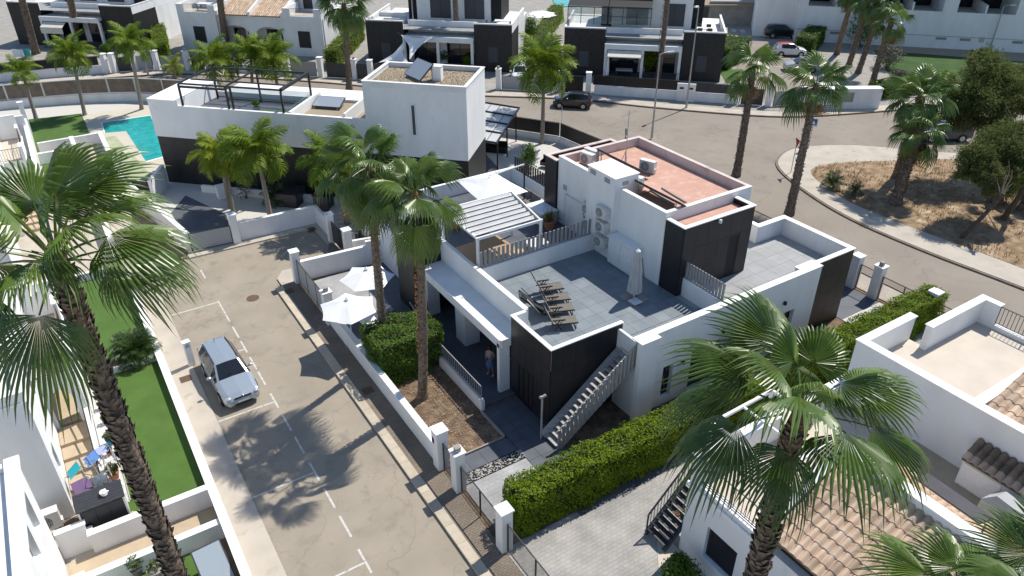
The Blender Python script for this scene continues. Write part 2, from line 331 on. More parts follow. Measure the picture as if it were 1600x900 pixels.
# ------------------------------------------------------------------ building helpers (work in a thing's own coordinates)
def wall_mb(mb, a, b, th, z0, z1, ops=()):
    """slab from a to b (outer face on a-b, thickness to the left) with openings (u0,u1,za,zb)"""
    a = Vector(a[:2]); b = Vector(b[:2]); L = (b - a).length; d = (b - a) / L
    us = sorted({0, L} | {u for o in ops for u in o[:2]})
    for u0, u1 in zip(us[:-1], us[1:]):
        if u1 - u0 < 1e-4: continue
        zs = [(z0, z1)]
        for o in ops:
            if o[0] <= u0 + 1e-5 and o[1] >= u1 - 1e-5:
                nz = []
                for q0, q1 in zs:
                    if o[2] > q0 + 1e-4: nz.append((q0, min(o[2], q1)))
                    if o[3] < q1 - 1e-4: nz.append((max(o[3], q0), q1))
                zs = nz
        for q0, q1 in zs: mb.seg(a + d * u0, a + d * u1, th, q0, q1)
    return mb
def window(parent, a, b, u0, u1, za, zb, inset=.12, mframe='anth', mpane='glass', nv=2, world=False, fw=.06, name='window', slats=False):
    a = Vector(a[:2]); b = Vector(b[:2]); d = (b - a).normalized(); n = Vector((-d.y, d.x))
    P = lambda u, dep, z: (a.x + d.x * u + n.x * dep, a.y + d.y * u + n.y * dep, z)
    def bx(mb, ua, ub, da, db, zA, zB): mb.hexa([P(ua, da, zA), P(ub, da, zA), P(ub, db, zA), P(ua, db, zA), P(ua, da, zB), P(ub, da, zB), P(ub, db, zB), P(ua, db, zB)])
    f = MB(); e = .003
    bx(f, u0 + e, u0 + fw, inset, inset + .06, za + e, zb - e); bx(f, u1 - fw, u1 - e, inset, inset + .06, za + e, zb - e)
    bx(f, u0 + fw, u1 - fw, inset, inset + .06, za + e, za + fw); bx(f, u0 + fw, u1 - fw, inset, inset + .06, zb - fw, zb - e)
    for k in range(1, nv):
        u = u0 + (u1 - u0) * k / nv; bx(f, u - fw / 2, u + fw / 2, inset, inset + .055, za + fw, zb - fw)
    w = f.build(name, mframe, parent, world)
    g = MB(); bx(g, u0 + fw, u1 - fw, inset + .03, inset + .05, za + fw, zb - fw)
    if slats:
        k = za + fw + .06
        while k < zb - fw: bx(g, u0 + fw, u1 - fw, inset + .018, inset + .03, k, k + .035); k += .06
    g.build('pane' if not slats else 'shutter_slats', mpane, w, world)
    return w
def bars(parent, a, b, z0, z1, step=.13, m='anth', w=.022, name='railing', posts=1.6, rail=.04, world=True, sub='baluster', parts=True):
    a = Vector(a); b = Vector(b); L = (b - a).length; d = (b - a) / L
    f = MB(); f.bar(a + Vector((0, 0, z1)), b + Vector((0, 0, z1)), rail, rail * .7); f.bar(a + Vector((0, 0, z0 + .06)), b + Vector((0, 0, z0 + .06)), rail * .7, rail * .7)
    np_ = max(2, int(L / posts) + 1)
    for i in range(np_):
        p = a + d * (L * i / (np_ - 1)); f.bar(p + Vector((0, 0, z0)), p + Vector((0, 0, z1)), rail, rail)
    r = f.build(name, m, parent, world)
    n = max(2, int(L / step)); q = MB()
    for i in range(1, n):
        p = a + d * (L * i / n); q.bar(p + Vector((0, 0, z0 + .08)), p + Vector((0, 0, z1 - .02)), w, w)
    q.build(sub + 's', m, r, world)
    return r
def fence_panels(parent, a, b, z0, z1, m='anth', step=2.0, bar=.018, gap=.075, name='fence_panel', world=True, solid=None, post=.05):
    """mesh fence: one part per bay, its fine wires joined"""
    a = Vector(a[:2]).to_3d(); b = Vector(b[:2]).to_3d(); L = (b - a).length; d = (b - a) / L; n = max(1, round(L / step))
    zv = lambda p, z: Vector((p.x, p.y, z))
    for i in range(n):
        p = a + d * (L * i / n); q = a + d * (L * (i + 1) / n); f = MB()
        f.bar(zv(p, z0), zv(p, z1), post); f.bar(zv(q, z0) - d * .002, zv(q, z1) - d * .002, post * .96)
        f.bar(zv(p, z1), zv(q, z1), post * .8); f.bar(zv(p, z0 + .05), zv(q, z0 + .05), post * .7)
        if solid is None:
            u = gap
            while u < L / n - .02: f.bar(zv(p + d * u, z0 + .05), zv(p + d * u, z1), bar, bar * .5, up=d); u += gap
        o = f.build(name, m, parent, world)
        if solid:
            g = MB(); g.bar(zv(p + d * .02, (z0 + z1) / 2 + .01), zv(q - d * .02, (z0 + z1) / 2 + .01), .012, z1 - z0 - .1); g.build('screen', solid, o, world)
def pillar(parent, c, w, z0, z1, m='white', cap=.05, ang=0.0, world=True, lamp=False, num=False):
    mb = MB(); mb.box(-w / 2, w / 2, -w / 2, w / 2, z0, z1 - .07); mb.xf(Matrix.Translation((c[0], c[1], 0)) @ Matrix.Rotation(ang, 4, 'Z'))
    p = mb.build('pillar', m, parent, world)
    k = MB(); k.box(-w / 2 - cap, w / 2 + cap, -w / 2 - cap, w / 2 + cap, z1 - .07, z1); k.xf(Matrix.Translation((c[0], c[1], 0)) @ Matrix.Rotation(ang, 4, 'Z')); k.build('pillar_cap', 'coping', p, world)
    if lamp:
        k = MB(); k.box(-.11, .11, -.11, .11, z1, z1 + .2); k.box(-.13, .13, -.13, .13, z1 + .2, z1 + .23); k.xf(Matrix.Translation((c[0], c[1], 0))); k.build('pillar_lamp', 'concrete', p, world)
    return p
def slat_fence(parent, a, b, z0, z1, n, w=.1, t=.05, m='slat', rail=True, jit=.0):
    a = Vector(a); b = Vector(b); d = (b - a).normalized(); L = (b - a).length
    base = MB(); base.bar(a + Vector((0, 0, z0 + .04)), b + Vector((0, 0, z0 + .04)), .06, .08); base.build('slat_rail', m, parent)
    me = None
    for i in range(n):
        p = a + d * (L * (i + .5) / n)
        mb = MB(); mb.box(-t / 2, t / 2, -w / 2, w / 2, 0, z1 - z0)
        if me is None: me = mb.mesh('slat', m)
        inst('slat', me, parent, local(parent, (p.x, p.y, z0)), (0, 0, math.atan2(d.y, d.x)))

# ------------------------------------------------------------------ foliage
def leaf_cards(mb, pts, size, rg, flat=0.0):
    for p, nrm in pts:
        s = size * rg.uniform(.6, 1.3)
        n = (Vector(nrm) + Vector((rg.gauss(0, .48), rg.gauss(0, .48), rg.gauss(0, .48)))).normalized()
        t = n.cross(Vector((rg.gauss(0, 1), rg.gauss(0, 1), rg.gauss(0, 1)))).normalized(); u = n.cross(t)
        p = Vector(p)
        mb.add([p - t * s, p - u * s * .45 + n * s * .12, p + t * s, p + u * s * .45 + n * s * .12], [(0, 1, 2, 3)])
def hedge(label, p0, p1, wd, z0, z1, n, size, m='hedge', seed=1, group=None, wob=.12, name='hedge', lump=1.0):
    a = Vector(p0[:2]); b = Vector(p1[:2]); L = (b - a).length; ang = math.atan2((b - a).y, (b - a).x)
    t = thing(name, label, 'hedge', (a.x, a.y, z0), ang, group); rg = random.Random(seed); H = z1 - z0
    ph = [rg.uniform(0, 6.28) for _ in range(6)]
    def off(u, v): return wob * (math.sin(u * 2.1 * lump + ph[0]) * .4 + math.sin(u * 4.7 * lump + v * 3 + ph[1]) * .35 + math.sin(v * 5.3 + u * .9 + ph[2]) * .35)
    A = [('t', L * wd), ('a', L * H), ('b', L * H), ('e', wd * H), ('f', wd * H)]; tot = sum(x for _, x in A); pts = []
    for k, ar in A:
        for _ in range(int(n * ar / tot)):
            dep = rg.random() ** 2 * .16
            if k == 't':
                u, v = rg.uniform(0, L), rg.uniform(0, wd); pts.append(((u, v, H + off(u, v) - dep + (rg.random() < .04) * rg.uniform(0, .12)), (0, 0, 1)))
            elif k in 'ab':
                u, z = rg.uniform(0, L), H * (1 - rg.random() ** .8); s = -1 if k == 'a' else 1; base = 0 if k == 'a' else wd
                pts.append(((u, base + s * (off(u, z) - dep), z), (0, s, .3)))
            else:
                v, z = rg.uniform(0, wd), rg.uniform(0, H); s = -1 if k == 'e' else 1; base = 0 if k == 'e' else L
                pts.append(((base + s * (off(v, z) - dep), v, z), (s, 0, .3)))
    mb = MB(); leaf_cards(mb, pts, size, rg); mb.build('foliage', m, t, False)
    c = MB(); i = .17; c.box(i, L - i, i, wd - i, .05, H - i); c.build('dark_core', 'hedgecore', t, False)  # solid dark box filling the hedge behind its leaves
    s = MB(); u = .3
    while u < L: s.tube([(u, wd / 2, 0), (u + .05, wd / 2 + .03, H * .6)], [.03, .015], 5); u += .6
    s.build('stems', 'bark', t, False)
    return t
def bush(label, c, r, n, size, m='shrub', seed=1, group=None, name='shrub', cat='shrub', core=True, stems=4):
    t = thing(name, label, cat, (c[0], c[1], c[2]), 0, group); rg = random.Random(seed); pts = []
    lob = [(Vector((rg.uniform(-.45, .45) * r[0], rg.uniform(-.45, .45) * r[1], r[2] * rg.uniform(.55, 1.15))), rg.uniform(.45, .75)) for _ in range(7)]
    for _ in range(n):
        o, q = rg.choice(lob); d = Vector((rg.gauss(0, 1), rg.gauss(0, 1), rg.gauss(0, 1) + .2)).normalized(); k = rg.uniform(.55, 1.08) * q
        p = o + Vector((d.x * r[0] * k, d.y * r[1] * k, d.z * r[2] * k * .9))
        if p.z > 0: pts.append((p, d))
    mb = MB(); leaf_cards(mb, pts, size, rg); mb.build('foliage', m, t, False)
    s = MB()
    for o, q in lob[:stems]: s.tube([(o.x * .2, o.y * .2, 0), (o.x * .6, o.y * .6, o.z * .5), tuple(o)], [.04, .025, .01], 5)
    s.build('stem', 'bark', t, False)
    return t
def fan_mesh(seg, droop, Rb=1.05, pet=1.05, seed=0, m='frond', spread=128, fold=.03):
    """fan palm leaf, petiole along +x, z up"""
    rg = random.Random(seed); mb = MB()
    sag = lambda x: -droop * .16 * x * x
    pts = [(pet * k / 4, 0, sag(pet * k / 4)) for k in range(5)]
    mb.tube(pts, [.035, .028, .022, .018, .014], 4)
    hub = Vector(pts[-1]); sl = -droop * .32 * pet
    tw = rg.uniform(-.18, .18)
    for k in range(seg):
        a0 = R(-spread + 2 * spread * k / seg); a1 = R(-spread + 2 * spread * (k + 1) / seg); am = (a0 + a1) / 2
        ln = Rb * (1 - .22 * (abs(am) / R(spread)) ** 2) * rg.uniform(.9, 1.05)
        def P(a, r, up=0.0, dz=0.0):
            x = math.cos(a) * r; y = math.sin(a) * r
            z = -droop * .62 * (r / Rb) ** 2 * (.5 + .5 * abs(math.cos(a))) - .44 * abs(y) / Rb * r + up + dz   # arched, sides hanging
            z += sl * x + tw * y
            return hub + Vector((x, y, z))
        r1 = ln * .62; r2 = ln * .80; r3 = ln * .92; r4 = ln * .98; w = (a1 - a0) * .36
        tipd = -(.13 + droop * .18) * rg.uniform(.5, 1.6); bnd = rg.uniform(-.04, .04)
        v = [hub + Vector((math.cos(am) * .04, math.sin(am) * .04, 0)), P(a0, r1), P(am, r1, fold), P(a1, r1), P(am - w, r2, -.004), P(am, r2, fold), P(am + w, r2, -.004),
             P(am + bnd - w * .55, r3, 0, tipd * .35), P(am + bnd, r3, fold * .5, tipd * .35), P(am + bnd + w * .55, r3, 0, tipd * .35), P(am + bnd * 2, r4, 0, tipd * 1.3)]
        mb.add(v, [(0, 1, 2), (0, 2, 3), (1, 4, 5, 2), (2, 5, 6, 3), (4, 7, 8, 5), (5, 8, 9, 6), (7, 10, 8), (8, 10, 9)])
    return mb.mesh('frond', m)
def feather_mesh(nl, droop, L=2.2, seed=0, m='feather', lw=.035):
    rg = random.Random(seed); mb = MB(); K = 9; pts = []
    ang = 0; p = Vector((0, 0, 0))
    for k in range(K + 1):
        pts.append(p.copy()); p = p + Vector((math.cos(ang), 0, math.sin(ang))) * (L / K); ang -= droop * 1.9 / K * (.5 + k / K)
    mb.tube(pts, [.03 * (1 - k / (K + .5)) + .004 for k in range(K + 1)], 4)
    for k in range(nl):
        t = .14 + .86 * k / nl; f = t * K; i = min(int(f), K - 1); q = pts[i].lerp(pts[i + 1], f - i); dr = (pts[i + 1] - pts[i]).normalized()
        ll = (.62 * math.sin(math.pi * min(1, t * .85 + .12)) + .12) * rg.uniform(.85, 1.1) * L / 2.2
        for sd in (-1, 1):
            o = Vector((dr.x * .55, sd * rg.uniform(.7, .95), dr.z * .55 + rg.uniform(-.1, .45))).normalized()
            a = q; b_ = q + o * ll * .5; c = q + o * ll * .85 + Vector((0, 0, -ll * .30)); e = q + o * ll * 1.02 + Vector((0, 0, -ll * .62)); w = dr * lw
            mb.add([a - w * .4, a + w * .4, b_ + w, b_ - w, c + w * .7, c - w * .7, e], [(0, 1, 2, 3), (3, 2, 4, 5), (5, 4, 6)])
    return mb.mesh('frond', m)
FAN = {'hi': [fan_mesh(40, d, 1.0, 1.12, 10 + i, 'frond', spread=s) for i, (d, s) in enumerate(((.35, 112), (.6, 104), (.8, 114), (.95, 100), (1.15, 106)))],
       'mid': [fan_mesh(22, d, 1.0, 1.1, 20 + i, 'frond', fold=.05, spread=104) for i, d in enumerate((.35, .6, .85, 1.1))],
       'hy': [fan_mesh(40, d, .95, .95, 30 + i, 'frondy') for i, d in enumerate((.15, .4))],
       'my': [fan_mesh(24, d, 1.1, .95, 40 + i, 'frondy', fold=.045) for i, d in enumerate((.15, .4))],
       'dead': [fan_mesh(20, d, .95, .8, 50 + i, 'dead', spread=95, fold=.05) for i, d in enumerate((1.1, 1.3))]}
FEA = {'g': [feather_mesh(34, d, 2.2, 60 + i, 'feather') for i, d in enumerate((.55, .8, 1.05))],
       'y': [feather_mesh(34, d, 2.2, 70 + i, 'feathery') for i, d in enumerate((.55, .85, 1.1))]}
def boots(mb, base, top, r0, r1, z0, z1, n, rg, size):
    """old leaf bases spiralling round the trunk"""
    for i in range(n):
        f = i / n; z = z0 + (z1 - z0) * f; a = i * 2.39996 + rg.uniform(-.5, .5); z += rg.uniform(-.05, .05); r = (r0 + (r1 - r0) * (z / max(z1, .1))) * .97
        c = Vector(base).lerp(Vector(top), z / (Vector(top).z - Vector(base).z)) if True else None
        d = Vector((math.cos(a), math.sin(a), 0)); s = Vector((-d.y, d.x, 0)); w = size * rg.uniform(.5, .8); h = size * rg.uniform(.8, 1.35); o = size * rg.uniform(.2, .85)
        sk = s * rg.uniform(-.5, .5) * w
        p = Vector((c.x, c.y, Vector(base).z + z)) + d * r
        v = [p - s * w - d * .03, p + s * w - d * .03, p + s * w * .75 + d * o * .45 + Vector((0, 0, h * .55)), p - s * w * .75 + d * o * .45 + Vector((0, 0, h * .55)), p + sk * .5 + d * o + Vector((0, 0, h)), p + d * o * .75 + Vector((0, 0, h * .30))]
        mb.add(v, [(0, 1, 5), (1, 2, 5), (0, 5, 3), (5, 2, 4), (3, 5, 4), (3, 4, 2)])
def fan_palm(label, base, top, r0, r1, nl, sc, det='mid', seed=1, group=None, dead=0, nboot=0, bsize=.12, emin=-62, rot0=0.0, bootm='boot', bz0=0.0):
    base = Vector(base); top = Vector(top); t = thing('fan_palm', label, 'palm tree', base, 0, group); rg = random.Random(seed); D = top - base; L = D.z
    n = 14 if det == 'hi' else 9; rings = int(L / (.22 if det == 'hi' else .34)) + 2; pts = []; rad = []
    bx, by = rg.uniform(-.12, .12), rg.uniform(-.12, .12)
    for i in range(rings + 1):
        f = i / rings; s = math.sin(f * math.pi)
        pts.append((D.x * f + bx * s, D.y * f + by * s, D.z * f))
        rad.append((r0 + (r1 - r0) * f) * (1 + (.05 if i % 2 else -.03) + rg.uniform(-.02, .02)) * (1.35 if i == 0 else (1.12 if i == 1 else 1)))
    rad[-1] *= .8
    mb = MB(); mb.tube(pts, rad, n); mb.build('trunk', 'trunk', t, False, smooth=(nboot == 0))
    if nboot:
        q = MB(); boots(q, (bx * .3, by * .3, 0), (D.x + bx * .2, D.y + by * .2, D.z), r0, r1, bz0, L - .25, nboot, rg, bsize); q.build('leaf_bases', bootm, t, False, kind='stuff')
    h = MB(); h.lathe((0, 0), [(r1 * .8, -.6), (r1 * 1.15, -.3), (r1 * 1.0, -.05), (.04, .16)], 10); h.xf(Matrix.Translation(D)); h.build('crown_heart', 'bootred', t, False, smooth=True)
    g = 'hi' if det == 'hi' else 'mid'; y = 'hy' if det == 'hi' else 'my'
    for i in range(nl):
        f = (i + .5) / nl; e = 82 + (emin - 82) * f ** .92 + rg.uniform(-13, 13); az = rot0 + i * 2.39996 + rg.uniform(-.45, .45)
        fam = FAN[y] if f < .2 else FAN[g]; me = fam[min(len(fam) - 1, int(f * len(fam)))] if f >= .2 else fam[i % 2]
        o = inst('frond', me, t, (D.x + math.cos(az) * r1 * .5, D.y + math.sin(az) * r1 * .5, D.z + .12 - .3 * f), (rg.uniform(-.3, .3), R(-e), az), sc * rg.uniform(.78, 1.12) * (.75 if f < .1 else 1))
    for i in range(dead):
        az = rg.uniform(0, 6.28); e = rg.uniform(-86, -62)
        inst('dead_frond', FAN['dead'][i % 2], t, (D.x + math.cos(az) * r1 * .7, D.y + math.sin(az) * r1 * .7, D.z - .35 - rg.uniform(0, .3)), (rg.uniform(-.5, .5), R(-e), az), sc * rg.uniform(.7, 1.0))
    return t
def feather_palm(label, base, top, r0, r1, nl, sc, seed=1, group=None, fam='g', trunks=1, flower=False, emin=-15):
    base = Vector(base); top = Vector(top); t = thing('feather_palm', label, 'palm tree', base, 0, group); rg = random.Random(seed); D = top - base
    mb = MB(); K = int(D.z / .3) + 3
    mb.tube([(D.x * i / K, D.y * i / K, D.z * i / K) for i in range(K + 1)], [(r0 + (r1 - r0) * i / K) * (1.02 if i % 2 else .97) * (1.25 if i == 0 else 1) for i in range(K + 1)], 9); mb.build('trunk', 'trunkg', t, False, smooth=True)
    h = MB(); h.tube([(D.x, D.y, D.z - .05), (D.x, D.y, D.z + .35), (D.x, D.y, D.z + .6)], [r1 * 1.3, r1 * 1.1, .03], 8); h.build('crown_shaft', 'petiole', t, False, smooth=True)
    for i in range(nl):
        f = (i + .5) / nl; e = 80 + (emin - 80) * f + rg.uniform(-6, 6); az = i * 2.39996 + rg.uniform(-.3, .3)
        inst('frond', FEA[fam][min(2, int(f * 3))], t, (D.x, D.y, D.z + .3), (rg.uniform(-.25, .25), R(-e), az), sc * rg.uniform(.85, 1.1))
    if flower:
        q = MB()
        for i in range(420):
            u = rg.random(); d = Vector((rg.gauss(0, .18), rg.gauss(0, .3), -.35 - .9 * u)); p = Vector((D.x - .15 + d.x * (1 + u), D.y - .5 * u - .15, D.z + .5 + d.z)); q.add([p, p + Vector((rg.uniform(-.05, .05), rg.uniform(-.05, .05), -.09)), p + Vector((.03, .02, -.12))], [(0, 1, 2)])
        q.build('flower_cluster', 'inflo', t, False)
    return t
def crown_tree(label, base, pts, blobs, n, size, r0, seed=1, m='treeleaf', name='tree', group=None, long=1.0):
    t = thing(name, label, 'tree', base, 0, group); rg = random.Random(seed); base = Vector(base)
    nb0 = len(blobs); blobs = blobs + [(Vector(c) + Vector((rg.uniform(-1, 1) * r[0], rg.uniform(-1, 1) * r[1], rg.uniform(-.6, .9) * r[2])), tuple(q * rg.uniform(.3, .6) for q in r)) for c, r in blobs for _ in (0, 1)]
    mb = MB(); P = [Vector(p) - base for p in pts]; mb.tube(P, [r0 * (1 - .5 * i / len(P)) for i in range(len(P))], 8)
    for c, r in blobs[:nb0]:
        c = P[-1].lerp(Vector(c) - base, .6); mb.tube([P[-1] * .92, P[-1].lerp(c, .5) + Vector((rg.uniform(-.2, .2), rg.uniform(-.2, .2), .2)), c], [r0 * .3, r0 * .15, .015], 5)
    mb.build('trunk', 'bark', t, False, smooth=True)
    q = MB(); tot = sum(r[0] * r[1] * r[2] for _, r in blobs)
    for c, r in blobs:
        c = Vector(c) - base; k = int(n * r[0] * r[1] * r[2] / tot)
        tw = [(Vector((rg.gauss(0, 1), rg.gauss(0, 1), rg.gauss(0, 1))).normalized(), rg.uniform(.35, 1.0)) for _ in range(max(6, k // 60))]
        for d, f in tw:
            e = c + Vector((d.x * r[0] * f, d.y * r[1] * f, d.z * r[2] * f)); cs = rg.uniform(.10, .24) * min(r)
            for _ in range(60):
                p = e + Vector((rg.gauss(0, cs), rg.gauss(0, cs), rg.gauss(0, cs * .8))); a = (d + Vector((rg.gauss(0, .5), rg.gauss(0, .5), rg.gauss(0, .5) - .1))).normalized() * size * rg.uniform(.6, 1.5) * long
                s = a.cross(Vector((rg.gauss(0, 1), rg.gauss(0, 1), rg.gauss(0, 1)))).normalized() * size * .22
                q.add([p - s, p + s, p + a + s * .3, p + a - s * .3], [(0, 1, 2, 3)])
    q.build('crown', m, t, False)
    return t
# ------------------------------------------------------------------ vehicles
CARS = {  # s/L, z bottom, z middle, z belt, z top, width factor, top width factor
 'estate': (4.57, .885, [(0, .34, .46, .56, .57, .70, .55), (.012, .24, .46, .62, .66, .86, .66), (.06, .2, .48, .70, .80, .955, .80), (.20, .2, .5, .84, .92, .99, .84), (.285, .2, .5, .92, .99, 1, .84), (.44, .2, .5, .95, 1.42, 1, .655), (.56, .2, .5, .96, 1.475, 1, .66), (.75, .2, .5, .97, 1.47, .995, .65), (.90, .22, .5, .98, 1.43, .98, .63), (.945, .24, .5, .98, 1.38, .965, .61), (.985, .3, .5, .96, 1.02, .92, .74), (1, .36, .5, .70, .72, .82, .72)], (.19, .775), .315, (4, 8), (8, 10)),
 'hatch': (3.75, .82, [(0, .32, .46, .58, .6, .70, .55), (.015, .24, .46, .66, .70, .88, .68), (.07, .2, .48, .76, .86, .96, .80), (.19, .2, .5, .88, .96, .99, .84), (.26, .2, .5, .93, 1.02, 1, .84), (.43, .2, .5, .96, 1.44, 1, .66), (.58, .2, .5, .97, 1.48, 1, .66), (.80, .2, .5, .99, 1.45, .99, .64), (.90, .22, .5, 1.0, 1.40, .975, .61), (.975, .28, .5, 1.0, 1.04, .93, .76), (1, .36, .5, .72, .74, .82, .72)], (.18, .79), .30, (4, 7), (7, 9)),
 'sedan': (4.55, .90, [(0, .34, .46, .56, .57, .70, .55), (.012, .24, .46, .62, .66, .88, .68), (.06, .2, .48, .72, .80, .96, .80), (.20, .2, .5, .84, .91, .99, .84), (.29, .2, .5, .91, .97, 1, .84), (.45, .2, .5, .94, 1.38, 1, .66), (.57, .2, .5, .95, 1.43, 1, .66), (.70, .2, .5, .96, 1.40, .995, .65), (.85, .22, .5, .97, 1.06, .98, .80), (.975, .26, .5, .95, 1.02, .93, .78), (1, .36, .5, .72, .74, .82, .72)], (.185, .79), .325, (4, 7), (6, 8)),
 'suv': (4.45, .91, [(0, .38, .52, .66, .68, .72, .58), (.012, .28, .52, .76, .80, .88, .70), (.06, .26, .55, .86, .96, .96, .82), (.18, .26, .58, .98, 1.05, .99, .86), (.26, .26, .58, 1.03, 1.10, 1, .85), (.41, .26, .58, 1.06, 1.58, 1, .70), (.56, .26, .58, 1.07, 1.66, 1, .70), (.78, .26, .58, 1.09, 1.64, .99, .69), (.90, .3, .58, 1.10, 1.56, .975, .66), (.975, .34, .58, 1.06, 1.12, .93, .78), (1, .42, .58, .80, .82, .84, .74)], (.185, .78), .36, (4, 7), (7, 9)),
 'micro': (2.75, .82, [(0, .30, .5, .66, .68, .72, .6), (.03, .24, .5, .78, .82, .9, .7), (.12, .2, .52, .9, .98, .97, .8), (.24, .2, .54, .98, 1.08, 1, .82), (.44, .2, .54, 1.0, 1.5, 1, .68), (.62, .2, .54, 1.02, 1.55, 1, .68), (.84, .22, .54, 1.03, 1.5, .985, .66), (.93, .24, .54, 1.03, 1.42, .96, .64), (.985, .3, .54, .98, 1.04, .92, .76), (1, .38, .54, .76, .78, .84, .74)], (.19, .82), .29, (3, 6), (6, 8)),
}
def car(label, loc, rz, kind, pm, group=None, roofm=None, plate=True, cat='car'):
    L, Wd, ST, wh, wr, side, rear = CARS[kind]
    t = thing('parked_car', label, cat, loc, rz, group)
    def ring(st):
        s, zb, zm, zt, zr, w, wt = st; x = L / 2 - s * L; w *= Wd; wt *= Wd
        h = [(0, zb), (w * .84, zb), (w * .965, zb + .10), (w, zm), (w * .985, zm + (zt - zm) * .55), (w * .95, zt), (wt, zr - .035), (wt * .86, zr), (0, zr + .022)]
        return [(x, y, z) for y, z in h]
    rows = []
    for a, b in zip(ST[:-1], ST[1:]):
        rows.append(ring(a))
    rows.append(ring(ST[-1])); P = {k: MB() for k in ('body', 'roof', 'wind', 'sideg', 'sidel', 'rearg')}
    for i in range(len(rows) - 1):
        for j in range(8):
            for sgn in (1, -1):
                q = [rows[i][j], rows[i + 1][j], rows[i + 1][j + 1], rows[i][j + 1]]
                q = [(x, y * sgn, z) for x, y, z in q]
                if sgn < 0: q = q[::-1]
                k = 'body'
                gh = side[0] <= i < side[1]
                if j == 5 and (side[0] <= i < rear[0]): k = 'sideg' if sgn > 0 else 'sidel'
                elif j == 7 and i == side[0]: k = 'wind'
                elif j == 7 and rear[0] <= i < rear[1] and i >= rear[1] - 1: k = 'rearg'
                elif j >= 6 and side[0] < i < rear[1] - 1 and roofm: k = 'roof'
                P[k].face(*q)
    for rw, fl in ((rows[0], False), (rows[-1], True)):
        poly = [(x, y, z) for x, y, z in rw] + [(x, -y, z) for x, y, z in rw[::-1][1:-1]]
        P['body'].face(*(poly[::-1] if fl else poly))
    def glassy(mb, nm):
        if mb.f: mb.build(nm, 'glass', t, False, smooth=True)
    P['body'].build('body', pm, t, False, smooth=True)
    if roofm: P['roof'].build('roof_panel', roofm, t, False, smooth=True)
    glassy(P['wind'], 'windscreen'); glassy(P['sideg'], 'side_window'); glassy(P['sidel'], 'side_window'); glassy(P['rearg'], 'rear_window')
    pil = MB(); i0, i1 = side[0], rear[0]     # door pillars over the glass
    for fr in ((.46, .68) if L > 3 else (.6,)):
        a, b = rows[i0], rows[i1]
        for sgn in (1, -1):
            s0 = ST[i0][0] + (ST[i1][0] - ST[i0][0]) * fr; x = L / 2 - s0 * L
            pil.bar((x, sgn * (ST[i0 + 1][5] * Wd * .95 + .004), ST[i0 + 1][3]), (x - .03, sgn * (ST[i0 + 1][6] * Wd + .008), ST[i0 + 1][4] - .035), .07, .012)
    pil.build('door_pillars', 'carblack', t, False)
    seam = MB()
    for fr in ((.03, .48, .78) if L > 3 else (.05, .7)):
        s0 = ST[i0][0] + (ST[i1][0] - ST[i0][0]) * fr; x = L / 2 - s0 * L
        for sgn in (1, -1): seam.bar((x, sgn * (Wd * .985 + .006), .36), (x, sgn * (Wd * .955 + .006), .93), .008, .006)
    seam.build('door_seams', 'carblack', t, False)
    hw = ST[2][5] * Wd; xf = L / 2
    for sgn in (1, -1):
        h = MB(); z = ST[2][3] - .02; a0 = Vector((xf - .10, sgn * hw * .62, z - .11)); h.blob((xf - .17, sgn * hw * .74, z - .03), (.16, .16, .095), 3, 5, 0); h.build('headlight', 'headlamp', t, False, smooth=True)
        h = MB(); zr = ST[-2][3] - .06; h.blob((-L / 2 + .10, sgn * ST[-3][5] * Wd * .80, zr), (.09, .13, .14), 3, 5, 0); h.build('tail_light', 'taillamp', t, False, smooth=True)
        h = MB(); xm = L / 2 - ST[side[0]][0] * L - .42; h.blob((xm, sgn * (Wd + .10), ST[side[0]][3] + .10), (.10, .12, .075), 4, 5, 0); h.bar((xm, sgn * (Wd * .92), ST[side[0]][3] + .05), (xm, sgn * (Wd + .06), ST[side[0]][3] + .07), .06, .03); h.build('wing_mirror', pm, t, False, smooth=True)
        for wx in wh:
            x = L / 2 - wx * L; y = sgn * (Wd - .10)
            a = MB(); a.tube([(x, sgn * (Wd - .25), wr), (x, sgn * (Wd + .004), wr)], wr + .055, 20); a.build('wheel_arch', 'carblack', t, False)
            w = MB(); w.tube([(x, sgn * (Wd - .2), wr), (x, sgn * (Wd - .01), wr), (x, sgn * (Wd + .018), wr)], [wr, wr, wr - .03], 20); wo = w.build('wheel', 'rubber', t, False)
            m = MB(); m.tube([(x, sgn * (Wd + .015), wr), (x, sgn * (Wd + .024), wr)], wr * .64, 14)
            for q in range(5):
                an = q * 1.2566; m.bar((x, sgn * (Wd + .027), wr), (x + math.cos(an) * wr * .6, sgn * (Wd + .027), wr + math.sin(an) * wr * .6), .05, .012, up=(0, 1, 0))
            m.build('rim', 'rim', wo, False)
    zg = ST[1][3]
    g = MB(); g.box(xf - .10, xf - .008, -hw * .46, hw * .46, zg - .08, zg + .045); g.build('grille', 'carblack', t, False)
    g = MB(); g.box(xf - .10, xf + .006, -hw * .5, hw * .5, .27, .37); g.build('lower_intake', 'carblack', t, False)
    g = MB(); g.tube([(xf - .07, 0, zg + .055), (xf + .0, 0, zg + .058)], .05, 12); g.build('badge', 'chrome', t, False)
    if plate:
        g = MB(); g.box(xf - .05, xf + .012, -.26, .26, .40, .50); po = g.build('number_plate', 'plate', t, False)
        g = MB(); g.box(-L / 2 - .012, -L / 2 + .05, -.26, .26, .62, .73); g.build('number_plate', 'plate', t, False)
